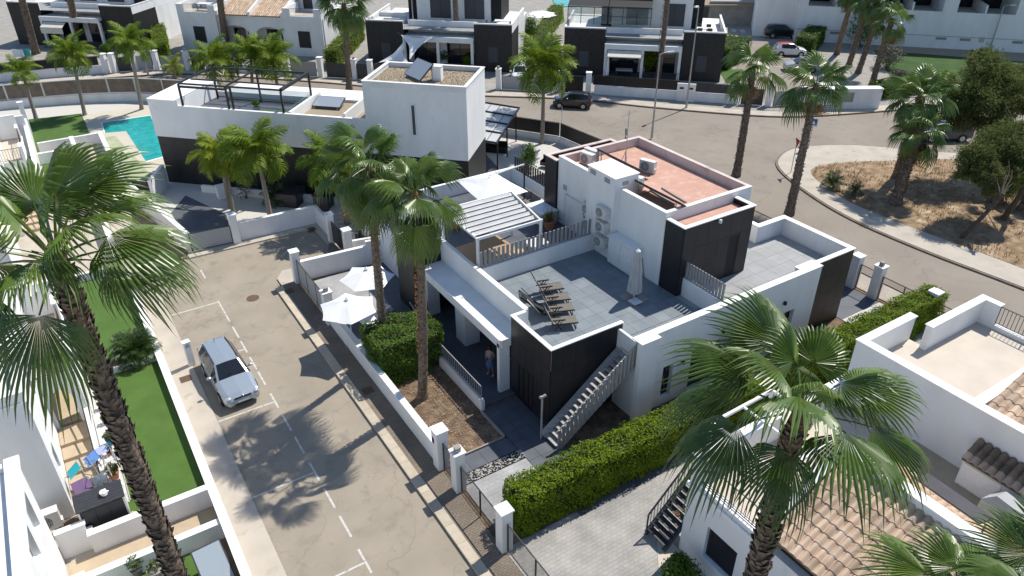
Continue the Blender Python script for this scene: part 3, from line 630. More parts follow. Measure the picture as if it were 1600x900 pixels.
    if kind in ('estate', 'suv'):
        for sgn in (1, -1):
            g = MB(); a = ST[side[0] + 1]; b = ST[rear[0]]
            g.tube([(L / 2 - a[0] * L - .1, sgn * a[6] * Wd * .97, a[4] - .01), (L / 2 - a[0] * L - .3, sgn * a[6] * Wd * .97, a[4] + .05), (L / 2 - b[0] * L + .2, sgn * b[6] * Wd * .98, b[4] + .04), (L / 2 - b[0] * L, sgn * b[6] * Wd * .98, b[4] - .01)], .022, 6); g.build('roof_rail', 'carblack', t, False)
        g = MB(); g.tube([(-L / 2 + .75, 0, ST[rear[0]][4]), (-L / 2 + .6, 0, ST[rear[0]][4] + .2)], .009, 4); g.build('aerial', 'carblack', t, False)
    wz = ST[side[0]]; g = MB()
    for y in (-.5, .12): g.bar((L / 2 - wz[0] * L - .03, y, wz[4] + .03), (L / 2 - wz[0] * L - .14, y + .52, wz[4] + .13), .018, .012)
    g.build('wipers', 'carblack', t, False)
    return t

# ------------------------------------------------------------------ ground and roads
g = MB(); g.sheet([(-900, -300), (900, -300), (900, 1500), (-900, 1500)], -.16); struct('ground', g, 'dry')
ROADP = [(2.55, -40), (8.45, -40), (8.45, 39.2), (10.0, 39.6), (12.2, 39.9), (13.0, 42), (13.2, 45.4), (5.0, 45.5), (2.55, 45.9)]
g = MB(); g.sheet(ROADP, 0); struct('road', g, 'road')
FAR = [(39.2, -60), (39.2, 36), (39.0, 44), (37.6, 50.2), (31.6, 59.8), (22, 69.5), (9, 82.6), (3, 85.6), (-6, 87.4), (-60, 95), (-60, 108), (-22, 99.5), (-1, 94), (7, 92), (12, 90.3), (15.2, 88.3), (26, 77.6), (35, 67), (45, 58.6), (49, 53.4), (55, 46.6), (59.6, 42.9), (67.7, 39.6), (74, 37.6), (92, 31), (140, 8), (140, -60)]
g = MB(); g.sheet(FAR, 0.0); struct('street', g, 'road2')
def offset_strip(line, d, z0, z1, name, m):        # strip of width d to the left of the line
    mb = MB(); n = len(line); nrm = []
    for i in range(n):
        a = Vector(line[max(i - 1, 0)]); b = Vector(line[min(i + 1, n - 1)]); t = (b - a).normalized(); nrm.append(Vector((-t.y, t.x)))
    for i in range(n - 1):
        a, b = Vector(line[i]), Vector(line[i + 1]); c, e = b + nrm[i + 1] * d, a + nrm[i] * d
        q = [a, b, c, e] if d > 0 else [e, c, b, a]
        mb.hexa([(p.x, p.y, z0) for p in q] + [(p.x, p.y, z1) for p in q])
    return struct(name, mb, m)
def smooth_line(pts, k=4):
    out = []; P = [Vector(p) for p in pts]
    for i in range(len(P) - 1):
        p0, p1, p2, p3 = P[max(i - 1, 0)], P[i], P[i + 1], P[min(i + 2, len(P) - 1)]
        for j in range(k):
            t = j / k; out.append(tuple(.5 * ((2 * p1) + (-p0 + p2) * t + (2 * p0 - 5 * p1 + 4 * p2 - p3) * t * t + (-p0 + 3 * p1 - 3 * p2 + p3) * t ** 3)))
    out.append(tuple(P[-1])); return out
# near street: left pavement flush, right kerb and brick pavement
g = MB(); g.prism([(1.45, -40), (2.6, -40), (2.6, 45.9), (1.45, 46.2)], -.1, .03); struct('pavement', g, 'pave')
g = MB(); g.prism([(8.84, -40), (9.78, -40), (9.78, 39.1), (8.84, 39.1)], -.1, .12); struct('brick_pavement', g, 'brickpave')
kc = MB(); kc.box(8.42, 8.83, 0, .99, -.1, .125); km = kc.mesh('kerbstone', 'kerb')
kp = MB(); kp.prism([(8.44, -40), (8.82, -40), (8.82, 39.0), (8.44, 39.0)], -.1, .105); kerb = struct('kerb', kp, 'kerbdark')
for y in range(4, 39): inst('kerbstone', km, kerb, (0, y, 0))
g = MB(); g.prism([(8.84, 39.1), (9.78, 39.1), (10.2, 40.3), (13.3, 39.95), (13.5, 42.6), (13.5, 45.9), (5.0, 46.15), (5.0, 45.5), (13.0, 45.25), (13.0, 42.5), (12.3, 40.6), (9.4, 40.8), (8.84, 40.0)], -.1, .09); struct('pavement', g, 'pave')
g = MB(); g.prism([(12.3, 40.62), (13.3, 40.3), (13.35, 42.6), (13.02, 42.5)], .09, .11); struct('brick_pavement', g, 'brickpave')
# parking bay markings, each painted stroke a piece of its own
mk = thing('parking_marking', 'worn white parking bay lines painted on the near street', 'road marking', (0, 0, .004)); mk['kind'] = 'structure'; del mk['category']
def stroke(a, b, w=.088):
    mb = MB(); a = Vector((a[0], a[1])); b = Vector((b[0], b[1])); d = (b - a).normalized(); n = Vector((-d.y, d.x)) * w / 2
    mb.face(*[(p.x, p.y, .004) for p in (a - n, b - n, b + n, a + n)]); mb.build('painted_stroke', 'mark', mk)
for px in ((345, 478), (356, 494), (369, 519), (382, 541), (397, 567), (411, 590), (431, 625), (451, 660), (471, 694), (495, 735), (519, 776), (544, 820), (573, 875), (318, 428)):
    p = W(*px); stroke((5.24, p.y + .62), (5.24, p.y - .62))
for px in ((341, 472), (384, 545), (431, 627), (494, 737), (574, 877)):
    y = W(*px).y; stroke((2.62 if px[1] != 545 else 4.7, y), (5.185, y))
for (x, y) in ((395, 466),):
    p = W(x, y); c = MB(); c.cyl((0, 0), .36, 0, .008, 24); k = solo('manhole_cover', c, 'rust', 'round iron manhole cover in the near street', 'manhole cover', (p.x, p.y, .003))
for (x, y, lab, z) in ((575, 610, 'dark drain cover in the brick pavement beside the white wall', .12), (290, 592, 'small rusty square cover in the pale pavement left of the silver car', .03), (452, 455, 'small rusty square cover at the pavement corner by the white gate pillar', .12), (487, 358, 'small rusty cover at the far end of the dead end street', .09)):
    p = W(x, y, z); c = MB(); c.box(-.26, .26, -.26, .26, 0, .008)
    for i in range(5): c.box(-.22, .22, -.2 + i * .09, -.16 + i * .09, .008, .014)
    solo('drain_cover', c, 'rust', lab, 'drain cover', (p.x, p.y, z + .001))
# far pavements and kerbs
farl = smooth_line([(-22, 99.5), (-1, 94), (7, 92), (12, 90.3), (15.2, 88.3), (26, 77.6), (35, 67), (45, 58.6), (49, 53.4), (55, 46.6), (59.6, 42.9), (67.7, 39.6), (74, 37.6), (92, 31)], 4)
offset_strip(farl, .18, -.1, .12, 'kerb', 'kerbdark')
mbp = MB(); nn = len(farl)
off = []
for i in range(nn):
    a = Vector(farl[max(i - 1, 0)]); b = Vector(farl[min(i + 1, nn - 1)]); t_ = (b - a).normalized(); off.append((Vector((-t_.y, t_.x)), Vector(farl[i])))
for i in range(nn - 1):
    q = [off[i][1] + off[i][0] * .18, off[i + 1][1] + off[i + 1][0] * .18, off[i + 1][1] + off[i + 1][0] * 1.55, off[i][1] + off[i][0] * 1.55]
    mbp.hexa([(p.x, p.y, -.1) for p in q] + [(p.x, p.y, .115) for p in q])
struct('far_pavement', mbp, 'pave')
isl = smooth_line([(47.0, -20), (45.9, 8), (45.5, 15.4), (44.95, 21), (44.95, 26.4), (46.0, 31), (47.9, 35.3), (50.2, 37.1), (53.1, 37.5), (57.3, 35.4), (61.6, 30.9), (68, 25), (80, 18), (110, 6)], 5)
g = MB(); g.prism(isl + [(110, -20)], -.1, .13); struct('island_pavement', g, 'pave')
offset_strip(isl, .17, -.1, .10, 'kerb', 'kerbdark')
dirt = smooth_line([(48.5, -20), (47.9, 10), (47.75, 16.5), (47.2, 23), (47.0, 27.4), (47.9, 31), (49.5, 33.6), (52.4, 33.7), (57.3, 31.2), (61.2, 29.0), (70, 21), (90, 10), (110, 1)], 5)
g = MB(); g.prism(dirt + [(110, -20)], .1, .145); struct('dry_verge', g, 'dry')
rg = random.Random(11); q = MB()
def inpoly(p, poly):
    c = False; j = len(poly) - 1
    for i in range(len(poly)):
        if ((poly[i][1] > p[1]) != (poly[j][1] > p[1])) and (p[0] < (poly[j][0] - poly[i][0]) * (p[1] - poly[i][1]) / (poly[j][1] - poly[i][1]) + poly[i][0]): c = not c
        j = i
    return c
DP = dirt + [(110, -20)]
while len(q.f) < 9000:
    x, y = rg.uniform(46.5, 76), rg.uniform(8, 34.5)
    if not inpoly((x, y), DP) or math.sin(x * .9) * math.cos(y * .7 + x * .3) < rg.uniform(-.9, .7): continue
    h = rg.uniform(.08, .26); a = rg.uniform(0, 6.28); w = .03; dx, dy = math.cos(a), math.sin(a)
    q.add([(x - dy * w, y + dx * w, .14), (x + dy * w, y - dx * w, .14), (x + dx * h * .6, y + dy * h * .6, .14 + h)], [(0, 1, 2)])
o = q.build('dry_grass', leaf_mat('dry grass blades', (.24, .165, .085), (.36, .275, .16), .1, .9)); o['kind'] = 'stuff'; o['label'] = 'sparse dry yellow grass on the brown verge'
# plots
def plot(poly, m, name='plot_ground', z=.10):
    g = MB(); g.prism(poly, -.14, z); return struct(name, g, m)
plot([(9.8, 15.91), (37.2, 15.91), (37.2, 40.1), (9.8, 40.1)], 'soil', 'garden_soil', .085)
plot([(9.8, -30), (37.2, -30), (37.2, 15.9), (9.8, 15.9)], 'paver', 'driveway', .08)
plot([(37.22, -60), (38.9, -60), (38.9, 44), (37.22, 44)], 'pave', 'pavement', .10)
H2P = [(5.2, 46.3), (13.6, 46.3), (13.6, 40.15), (37.2, 40.15), (37.1, 44), (36.7, 49.7), (30.7, 59), (22, 68.8), (8.2, 82), (3.3, 84.3), (-6, 86.5), (-6, 71), (3.2, 71), (3.2, 58.3)]
plot(H2P, 'gravel', 'garden_gravel', .06)
offset_strip([(37.35, 43.8), (36.9, 49.9), (31.0, 59.3), (22.3, 69), (8.5, 82.3), (3.5, 84.6), (-6, 86.8), (-40, 92)], -1.0, -.1, .11, 'pavement', 'pave')
plot([(-40, -30), (1.44, -30), (1.44, 70.9), (-40, 70.9)], 'pave', 'plot_ground', .05)
plot([(-40, 70.92), (-6.02, 70.92), (-6.02, 90), (-40, 93)], 'pave', 'plot_ground', .05)
plot([(1.46, 46.7), (3.15, 55), (3.15, 70.9), (1.46, 70.9)], 'pave', 'walkway', .045)
plot([(-60, 108), (-22, 101.1), (-1, 95.6), (7.3, 93.6), (12.8, 91.7), (16.2, 89.5), (27, 78.7), (36.1, 68), (46.1, 59.7), (50, 54.4), (56, 47.8), (60.3, 44.2), (68.2, 41.1), (74.5, 39.1), (92.5, 32.5), (300, -60), (300, 300), (-60, 300)], 'concrete', 'far_ground', .10)
# ------------------------------------------------------------------ the main house
H1 = thing('modern_house', 'white and charcoal modern house with grey roof terraces and a terracotta topped upper floor', 'house', (15, 20.4, .08))
def part(name, mb, m, par=H1, **k): return mb.build(name, m, par, **k)
# front charcoal block: core, then cladding panels standing proud of it
def clad(par, a, b, z0, z1, pw, ph, skips=(), out=.035, m='dark', gap=.010):
    """panels over face a-b (outside to the right), returns nothing; each panel is a part sharing mesh"""
    a = Vector(a[:2]); b = Vector(b[:2]); L = (b - a).length; d = (b - a) / L; nu = max(1, round(L / pw)); nz = max(1, round((z1 - z0) / ph)); pw = L / nu; ph = (z1 - z0) / nz
    mb = MB(); mb.box(gap / 2, pw - gap / 2, -out, -.004, gap / 2, ph - gap / 2); me = mb.mesh('cladding_panel', m); ang = math.atan2(d.y, d.x)
    for i in range(nu):
        for k in range(nz):
            u, z = i * pw, z0 + k * ph
            if any(u < s[1] - .02 and u + pw > s[0] + .02 and z < s[3] - .02 and z + ph > s[2] + .02 for s in skips): continue
            p = local(par, (a.x + d.x * u, a.y + d.y * u, z)); inst('cladding_panel', me, par, p, (0, 0, ang - par.rotation_euler.z))
    for s in skips:      # fill round a window with plain returns
        pass
TF = 3.40; PT = 4.45
part('wall', MB().box(15.04, 18.9, 20.44, 23.55, .05, 3.28), 'darkcore')
w = MB(); w.box(15.04, 15.16, 20.56, 23.55, 3.28, PT - .05); w.box(15.04, 18.9, 20.44, 20.559, 3.28, PT - .05); w.box(15.16, 15.75, 23.43, 23.55, 3.28, PT - .05); part('parapet', w, 'white')
c = MB(); c.box(14.98, 15.18, 20.58, 23.6, PT - .05, PT); c.box(14.98, 18.93, 20.38, 20.579, PT - .05, PT); c.box(15.18, 15.76, 23.41, 23.6, PT - .05, PT); part('coping', c, 'coping')
fw = [(1.32, 2.2, .0, 2.24)]
clad(H1, (15.04, 23.55), (15.04, 20.44), .1, PT - .06, .62, 1.08, [(.65, 1.83, .1, 2.2)])
clad(H1, (15.04, 20.44), (18.9, 20.44), .1, PT - .06, .64, 1.08)
window(H1, (15.02, 23.55), (15.02, 20.44), (23.55 - 22.93), (23.55 - 21.72), .15, 2.25, .0, 'black', 'glass', 3, world=True)
# body of the house, white side wall with openings
Wy = lambda px, py: WY(px, py, 18.95)
a0 = (18.75, 18.95); b0 = (30.6, 18.95)
def uz(px, py): p = Wy(px, py); return p.x - 18.75, p.z
wl_, wb_ = uz(1030, 625); wr_, wt_ = uz(1050, 570)
dl, db = uz(1073, 604); dr, dt = uz(1112, 545)
el, eb = uz(1165, 560); er, et = uz(1190, 508)
hl, hb = uz(1230, 497); hr, ht = uz(1248, 480)
ops = [(wl_, wl_ + .62, .5, 2.3), (dl, dl + 2.0, .12, 2.55), (dl + 3.6, dl + 5.2, .5, 2.45), (dl + 6.3, dl + 7.1, 1.5, 2.4)]
w = MB(); wall_mb(w, a0, b0, .30, .05, PT - .05, ops); part('wall', w, 'white')
for i, o in enumerate(ops): window(H1, a0, b0, *o, .2, 'anth', 'glass', (1, 2, 2, 1)[i], world=True)
part('inner_core', MB().box(19.1, 33.1, 19.55, 38.6, .05, 3.2), 'darkcore')
part('inner_core', MB().box(16.3, 19.099, 23.6, 38.6, .05, 3.2), 'darkcore')
w = MB(); w.box(18.62, 18.748, 18.95, 20.40, .05, 4.2); w.box(18.50, 19.5, 18.66, 18.948, .05, PT - .05); part('end_wall', w, 'white')
c = MB(); c.box(18.46, 19.55, 18.62, 19.28, PT - .05, PT); c.box(19.55, 29.3, 18.91, 19.28, PT - .05, PT - .001); c.box(29.3, 30.62, 18.91, 19.62, PT - .05, PT); c.box(30.63, 33.6, 19.18, 19.46, PT - .05, PT); c.box(33.26, 33.6, 19.46, 23.9, PT - .05, PT - .001); c.box(31.2, 33.26, 23.56, 23.9, PT - .05, PT); c.box(31.2, 31.5, 23.9, 33.4, PT - .05, PT - .001); part('coping', c, 'coping')
w = MB(); w.box(30.61, 33.52, 19.27, 19.4, .05, PT - .05); w.box(33.38, 33.52, 19.4, 23.85, .05, PT - .05); w.box(31.25, 33.38, 23.68, 23.84, .05, PT - .05); w.box(31.3, 31.44, 23.84, 33.3, .05, PT - .05); w.box(29.3, 30.6, 19.26, 19.56, 3.4, PT - .05); part('parapet', w, 'white')
clad(H1, (30.61, 19.25), (33.53, 19.25), .1, PT - .06, .73, 1.08); clad(H1, (33.54, 19.27), (33.54, 23.85), .1, PT - .06, .76, 1.08)
for px, py in ((1000, 470),):
    pass
def walllight(p, lab, m='black', par=H1):
    k = MB(); k.box(p[0] - .06, p[0] + .06, p[1] - .14, p[1], p[2] - .09, p[2] + .09); k.build('wall_light', m, par)
p = Wy(1129, 516); walllight(p, 'a'); p = Wy(1225, 473); walllight(p, 'b'); p = Wy(1066, 565); walllight(p, 'c')
# terrace floors: bed, then every tile its own piece
def tiles(par, x0, x1, y0, y1, z, s, m, limit=300, holes=()):
    nx = max(1, int(round((x1 - x0) / s))); ny = max(1, int(round((y1 - y0) / s))); sx = (x1 - x0) / nx; sy = (y1 - y0) / ny
    mb = MB(); mb.box(.005, sx - .005, .005, sy - .005, 0, .02); me = mb.mesh('floor_tile', m)
    for i in range(nx):
        for j in range(ny):
            inst('floor_tile', me, par, local(par, (x0 + i * sx, y0 + j * sy, z + random.uniform(-.0006, .0006))))
part('terrace_bed', MB().box(15.96, 23.8, 20.57, 27.95, 3.281, 3.37).box(15.17, 15.959, 20.57, 23.42, 3.281, 3.369).box(18.75, 33.3, 19.26, 20.569, 3.25, 3.36).box(23.81, 33.3, 20.57, 23.6, 3.25, 3.36).box(29.4, 31.29, 23.61, 33.2, 3.25, 3.36), 'grout')
tiles(H1, 15.76, 23.6, 20.57, 27.95, 3.371, .72, 'tile'); tiles(H1, 15.17, 15.755, 20.57, 23.42, 3.371, .72, 'tile'); tiles(H1, 18.75, 23.9, 19.27, 20.565, 3.362, .72, 'tile')
tiles(H1, 24.15, 33.2, 19.57, 23.1, 3.362, .9, 'tile2'); tiles(H1, 24.15, 29.25, 19.27, 19.568, 3.362, .9, 'tile2'); tiles(H1, 29.55, 31.25, 23.1, 33.0, 3.362, .9, 'tile2')
# parapet over the porch and left wing
w = MB(); w.box(15.75, 15.95, 23.56, 38.5, 2.9, PT); part('parapet', w, 'white')
c = MB(); c.box(15.72, 15.98, 23.61, 27.9, PT, PT + .035); part('coping', c, 'coping')
w = MB(); w.box(15.96, 23.2, 27.96, 28.2, 3.3, 4.35); part('dividing_wall', w, 'white')
w = MB(); w.box(23.95, 24.14, 19.26, 21.93, 3.3, 4.35); part('dividing_wall', w, 'white')
slat_fence(H1, (16.0, 28.08, 0), (23.05, 28.08, 0), 4.35, 5.25, 27, .045, .14, 'slat')
slat_fence(H1, (24.05, 19.35, 0), (24.05, 21.9, 0), 4.35, 5.25, 13, .045, .13, 'slat')
# left wing terrace
part('terrace_bed', MB().box(15.96, 24.6, 28.2, 38.4, 3.2, 3.37), 'grout'); tiles(H1, 15.96, 23.58, 28.2, 38.3, 3.371, 1.1, 'darktile')
w = MB(); w.box(15.95, 24.7, 38.3, 38.5, 3.2, 4.3); w.box(24.5, 24.7, 33.2, 38.3, 3.2, 4.3); part('parapet', w, 'white')
slat_fence(H1, (24.6, 33.3, 0), (24.6, 38.2, 0), 4.3, 5.15, 19, .045, .13, 'anth')
w = MB(); w.box(16.31, 24.7, 38.5, 38.62, .05, 4.2); w.box(24.7, 24.8, 33.2, 38.6, .05, 4.25); part('wall', w, 'white')
# left charcoal block on the street side
part('wall', MB().box(14.12, 15.74, 31.75, 33.9, .05, PT - .05), 'darkcore'); part('coping', MB().box(14.06, 15.749, 31.7, 33.95, PT - .05, PT), 'coping')
clad(H1, (14.12, 33.9), (14.12, 31.75), .1, PT - .06, .72, 4.3); clad(H1, (14.12, 31.75), (15.74, 31.75), 3.25, PT - .06, .27, 1.2)
window(H1, (14.10, 33.9), (14.10, 31.75), 1.35, 1.95, .4, 2.7, .0, 'black', 'glass', 1, world=True)
w = MB(); w.box(15.0, 15.74, 33.96, 38.5, .05, 3.0); part('wall', w, 'white')
# porch: canopy, pillars, back wall with sliding doors, floor, planter wall
w = MB(); w.box(14.5, 15.745, 23.62, 31.74, 2.98, 3.18); part('canopy', w, 'white')
w = MB(); w.box(14.42, 14.499, 23.6, 31.74, 2.78, 3.24); w.box(14.5, 15.72, 23.561, 23.62, 2.78, 3.22); part('canopy_beam', w, 'white')
w = MB(); w.box(14.42, 14.98, 23.63, 23.84, .1, 2.979); part('porch_pillar', w, 'white')
w = MB(); w.box(14.9, 15.75, 27.75, 28.75, .1, 2.979); part('porch_pillar', w, 'white'); w = MB(); w.box(14.6, 15.3, 31.3, 31.74, .1, 2.979); part('porch_pillar', w, 'white')
part('porch_floor', MB().box(13.25, 16.28, 23.2, 31.74, -.05, .19), 'darktile')
w = MB(); wall_mb(w, (16.28, 31.74), (16.28, 23.56), .1, .19, 2.98, [(.6, 2.9, .2, 2.6), (4.2, 7.4, .2, 2.6)]); w.xf(Matrix.Translation((0, 0, 0))); part('wall', w, 'white2')
window(H1, (16.28, 31.74), (16.28, 23.56), .6, 2.9, .2, 2.6, .05, 'black', 'glass', 2, world=True, name='sliding_door'); window(H1, (16.28, 31.74), (16.28, 23.56), 4.2, 7.4, .2, 2.6, .05, 'black', 'glass', 3, world=True, name='sliding_door')
w = MB(); w.box(13.05, 13.22, 23.0, 31.6, .05, .72); part('planter_wall', w, 'white'); bars(H1, (13.14, 23.15, 0), (13.14, 29.5, 0), .72, 1.45, .21, 'slat', .035, 'porch_railing', 1.6)
# outside stairs: steps, stringer and a balustrade of upright boards
n = 18; run = (18.9 - 14.55) / n; rise = (TF - .1) / n
sm = MB().box(0, run + .06, 19.16, 20.1, -.05, 0).mesh('stair_tread', 'slatw')
for i in range(n): inst('stair_tread', sm, H1, local(H1, (14.5 + i * run, 0, .1 + (i + 1) * rise)))
s_ = MB(); s_.bar((14.5, 20.16, .12), (18.85, 20.16, TF + .02), .08, .36, up=(0, 1, 0)); s_.bar((14.55, 19.14, .0), (18.9, 19.14, TF - .14), .035, .22, up=(0, 1, 0)); part('stair_stringer', s_, 'slatw')
bm = MB().box(-.07, .07, -.03, .03, -.22, 1.0).mesh('balustrade_board', 'slatw')
for i in range(21):
    x = 14.62 + i * (18.85 - 14.62) / 20; inst('balustrade_board', bm, H1, local(H1, (x, 19.08, .12 + (x - 14.5) / 4.4 * (TF - .1))))
hr_ = MB(); hr_.bar((14.5, 19.12, 1.1), (18.95, 19.12, TF + .98), .05, .05, up=(0, 1, 0)); part('hand_rail', hr_, 'slatw')
# upper floor
PH = 7.40
w = MB(); w.box(23.6, 23.8, 23.2, 32.0, 3.37, PH); w.box(23.8, 29.5, 23.2, 23.4, 3.37, PH); w.box(29.3, 29.5, 23.4, 32.0, 3.37, PH); w.box(23.8, 29.3, 31.8, 32.0, 3.37, PH); part('wall', w, 'white')
c = MB(); c.box(23.58, 23.82, 23.18, 32.02, PH, PH + .03); part('coping', c, 'white2'); c = MB(); c.box(23.82, 29.52, 23.18, 23.42, PH, PH + .03); part('coping', c, 'white2'); c = MB(); c.box(29.28, 29.52, 23.42, 31.78, PH, PH + .03); c.box(23.82, 29.52, 31.78, 32.02, PH, PH + .03); part('coping', c, 'roofpink')
w = MB(); w.box(23.801, 23.83, 23.401, 31.8, 6.9, PH - .01); w.box(23.83, 29.27, 23.401, 23.43, 6.9, PH - .01); w.box(29.27, 29.299, 23.401, 31.8, 6.9, PH - .01); w.box(23.83, 29.27, 31.77, 31.799, 6.9, PH - .01); part('parapet_lining', w, 'roofpink')
part('roof', MB().box(23.83, 29.27, 23.43, 31.77, 6.6, 6.93), 'terracotta')
w = MB(); w.box(23.66, 28.4, 21.95, 23.199, 3.37, 6.78); w.box(23.66, 23.82, 21.95, 23.199, 6.78, 7.1); w.box(28.24, 28.4, 21.95, 23.199, 6.78, 7.1); w.box(23.82, 28.24, 21.95, 22.1, 6.78, 7.1); part('wall', w, 'darkcore')
c = MB(); c.box(23.6, 23.84, 21.88, 23.19, 7.1, 7.15); c.box(28.22, 28.46, 21.88, 23.19, 7.1, 7.15); c.box(23.84, 28.22, 21.88, 22.12, 7.1, 7.149); part('coping', c, 'coping'); part('roof', MB().box(23.83, 28.23, 22.11, 23.19, 6.781, 6.82), 'terracotta')
def yz(px, py): p = WY(px, py, 21.95); return p.x, p.z
xa, zb_ = yz(1124, 412); xb, zt_ = yz(1146, 365)
clad(H1, (23.66, 23.19), (23.66, 21.95), 3.4, 7.09, 1.24, 1.85); clad(H1, (23.66, 21.95), (28.4, 21.95), 3.4, 7.09, .79, 1.23, [(3.16, 3.95, 3.4 + 1.23 - 1.2, 5.8)]); clad(H1, (28.4, 21.95), (28.4, 23.19), 3.4, 7.09, 1.24, 1.85)
window(H1, (23.66, 21.93), (28.4, 21.93), 3.16, 3.95, 3.45, 5.83, .0, 'black', 'bluegrey', 1, world=True)
p = WY(1124, 345, 21.9); walllight(p, 'p', 'acwhite')
w = MB(); w.box(23.5, 28.3, 32.02, 33.15, 3.37, 6.78); w.box(23.5, 23.66, 32.02, 33.15, 6.78, 7.1); w.box(28.14, 28.3, 32.02, 33.15, 6.78, 7.1); w.box(23.66, 28.14, 33.0, 33.15, 6.78, 7.1); part('wall', w, 'darkcore')
c = MB(); c.box(23.45, 23.7, 32.03, 33.2, 7.1, 7.15); c.box(28.1, 28.35, 32.03, 33.2, 7.1, 7.15); c.box(23.7, 28.1, 32.96, 33.2, 7.1, 7.149); part('coping', c, 'roofpink'); part('roof', MB().box(23.67, 28.13, 32.03, 32.99, 6.781, 6.82), 'terracotta')
clad(H1, (23.5, 33.15), (23.5, 32.02), 3.4, 7.09, 1.13, 1.85)
# chimney block in the wall and its vents
part('chimney', MB().box(23.22, 24.75, 26.6, 28.85, 3.37, 8.0), 'white'); part('chimney_cap', MB().box(23.18, 24.8, 26.55, 28.9, 8.0, 8.05), 'coping')
for px, py in ((927, 269), (949, 282)):
    p = WX(px, py, 23.22); k = MB(); k.box(23.2, 23.219, p.y - .22, p.y + .22, p.z - .12, p.z + .12)
    for i in range(4): k.box(23.185, 23.2, p.y - .2, p.y + .2, p.z - .1 + i * .06, p.z - .07 + i * .06)
    part('vent_grille', k, 'vent')
p = WY(977, 286, 26.6); part('vent_grille', MB().box(p.x - .2, p.x + .2, 26.58, 26.599, p.z - .1, p.z + .1), 'vent')
p = WX(883, 293, 23.6); part('vent_grille', MB().box(23.57, 23.599, p.y - .15, p.y + .15, p.z - .15, p.z + .15), 'vent')
# side door in the upper wall by the slat fence
dm = MB(); wall_mb(dm, (23.59, 31.5), (23.59, 29.3), .02, 3.4, 5.5); dm.xf(Matrix.Translation((-.03, 0, 0)))
part('door_panel', MB().box(23.56, 23.598, 29.5, 31.2, 3.4, 5.35), 'white2'); k = MB(); k.box(23.545, 23.559, 29.47, 29.5, 3.4, 5.4); k.box(23.545, 23.559, 31.2, 31.23, 3.4, 5.4); k.box(23.545, 23.559, 29.47, 31.23, 5.4, 5.44); part('door_frame', k, 'acwhite')

# air conditioners
def aircon(lab, loc, rz, group=None, w=.82, h=.62, d=.32, bracket=False):
    t = thing('air_conditioner', lab, 'air conditioner', loc, rz, group)      # fan faces local -y
    MB().box(-w / 2, w / 2, 0, d, 0, h - .03).build('casing', 'acwhite', t, False); MB().box(-w / 2 - .01, w / 2 + .01, -.01, d + .01, h - .03, h).build('lid', 'acwhite', t, False)
    g = MB(); cx = -w * .12; g.tube([(cx, -.012, h * .48), (cx, -.001, h * .48)], h * .40, 20); gr = g.build('fan_grille', 'acgrill', t, False)
    g = MB()
    for k in range(1, 5): 
        r = h * .40 * k / 4.5; g.tube([(cx + r * math.cos(a * .5236), -.016, h * .48 + r * math.sin(a * .5236)) for a in range(13)], .006, 4)
    for a in range(4): g.bar((cx - h * .4 * math.cos(a * .785), -.015, h * .48 - h * .4 * math.sin(a * .785)), (cx + h * .4 * math.cos(a * .785), -.015, h * .48 + h * .4 * math.sin(a * .785)), .01)
    g.build('guard_wires', 'acwhite', gr, False)
    MB().box(w / 2 - .19, w / 2 - .02, -.012, -.001, .05, h - .07).build('service_panel', 'acwhite', t, False)
    MB().box(w / 2, w / 2 + .05, .05, d - .06, .08, .26).build('pipe_cover', 'acwhite', t, False)
    k = MB()
    for x in (-w * .35, w * .35): k.box(x - .03, x + .03, 0, d + .02, -.04, -.001)
    k.build('feet', 'black', t, False)
    return t
G = 'air conditioning units on the white upper wall'
for px, py, lab in ((915, 328, 'upper left of the air conditioners on the white terrace wall'), (915, 352, 'air conditioner half hidden behind the top of the slat fence'), (937, 333, 'upper right air conditioner on the white terrace wall'), (936, 355, 'middle right air conditioner on the white terrace wall'), (934, 378, 'lowest air conditioner on the white wall just above the terrace floor')):
    p = WX(px, py, 22.85 if px > 920 else 23.2); aircon(lab, (22.88 if px > 920 else 23.24, p.y, p.z - .30), R(-90), G)
k = MB(); k.box(22.86, 23.2, 28.3, 28.42, 3.4, 3.75); part('wall_bracket', k, 'black')
# white cabinet against the wall
t = thing('storage_cabinet', 'low white wall cabinet with two doors at the foot of the terrace wall', 'cabinet', (23.36, 26.0, 3.395))
MB().box(22.98, 23.59, 24.55, 26.5, 3.42, 4.95).build('carcass', 'wpaint', t)
for y0, y1 in ((24.6, 25.5), (25.54, 26.45)): MB().box(22.95, 22.979, y0, y1, 3.5, 4.88).build('cabinet_door', 'wpaint', t)
MB().box(22.92, 23.598, 24.5, 26.55, 4.95, 5.0).build('top', 'wpaint', t)
# hose reel
p = W(1009, 429, TF); t = thing('hose_reel', 'small red hose reel cart on the terrace beside the charcoal upper block', 'hose reel', (p.x, p.y, 3.39))
k = MB(); k.tube([(-.16, 0, .22), (.16, 0, .22)], .18, 14); k.build('reel', 'signred', t, False); k = MB(); k.tube([(-.2, -.1, 0), (-.2, .05, .5), (-.2, .15, .95), (.2, .15, .95), (.2, .05, .5), (.2, -.1, 0)], .018, 5); k.build('frame', 'black', t, False)
k = MB()
for x in (-.2, .2): k.tube([(x - .02, .1, .08), (x + .02, .1, .08)], .08, 10)
k.build('wheels', 'rubber', t, False)
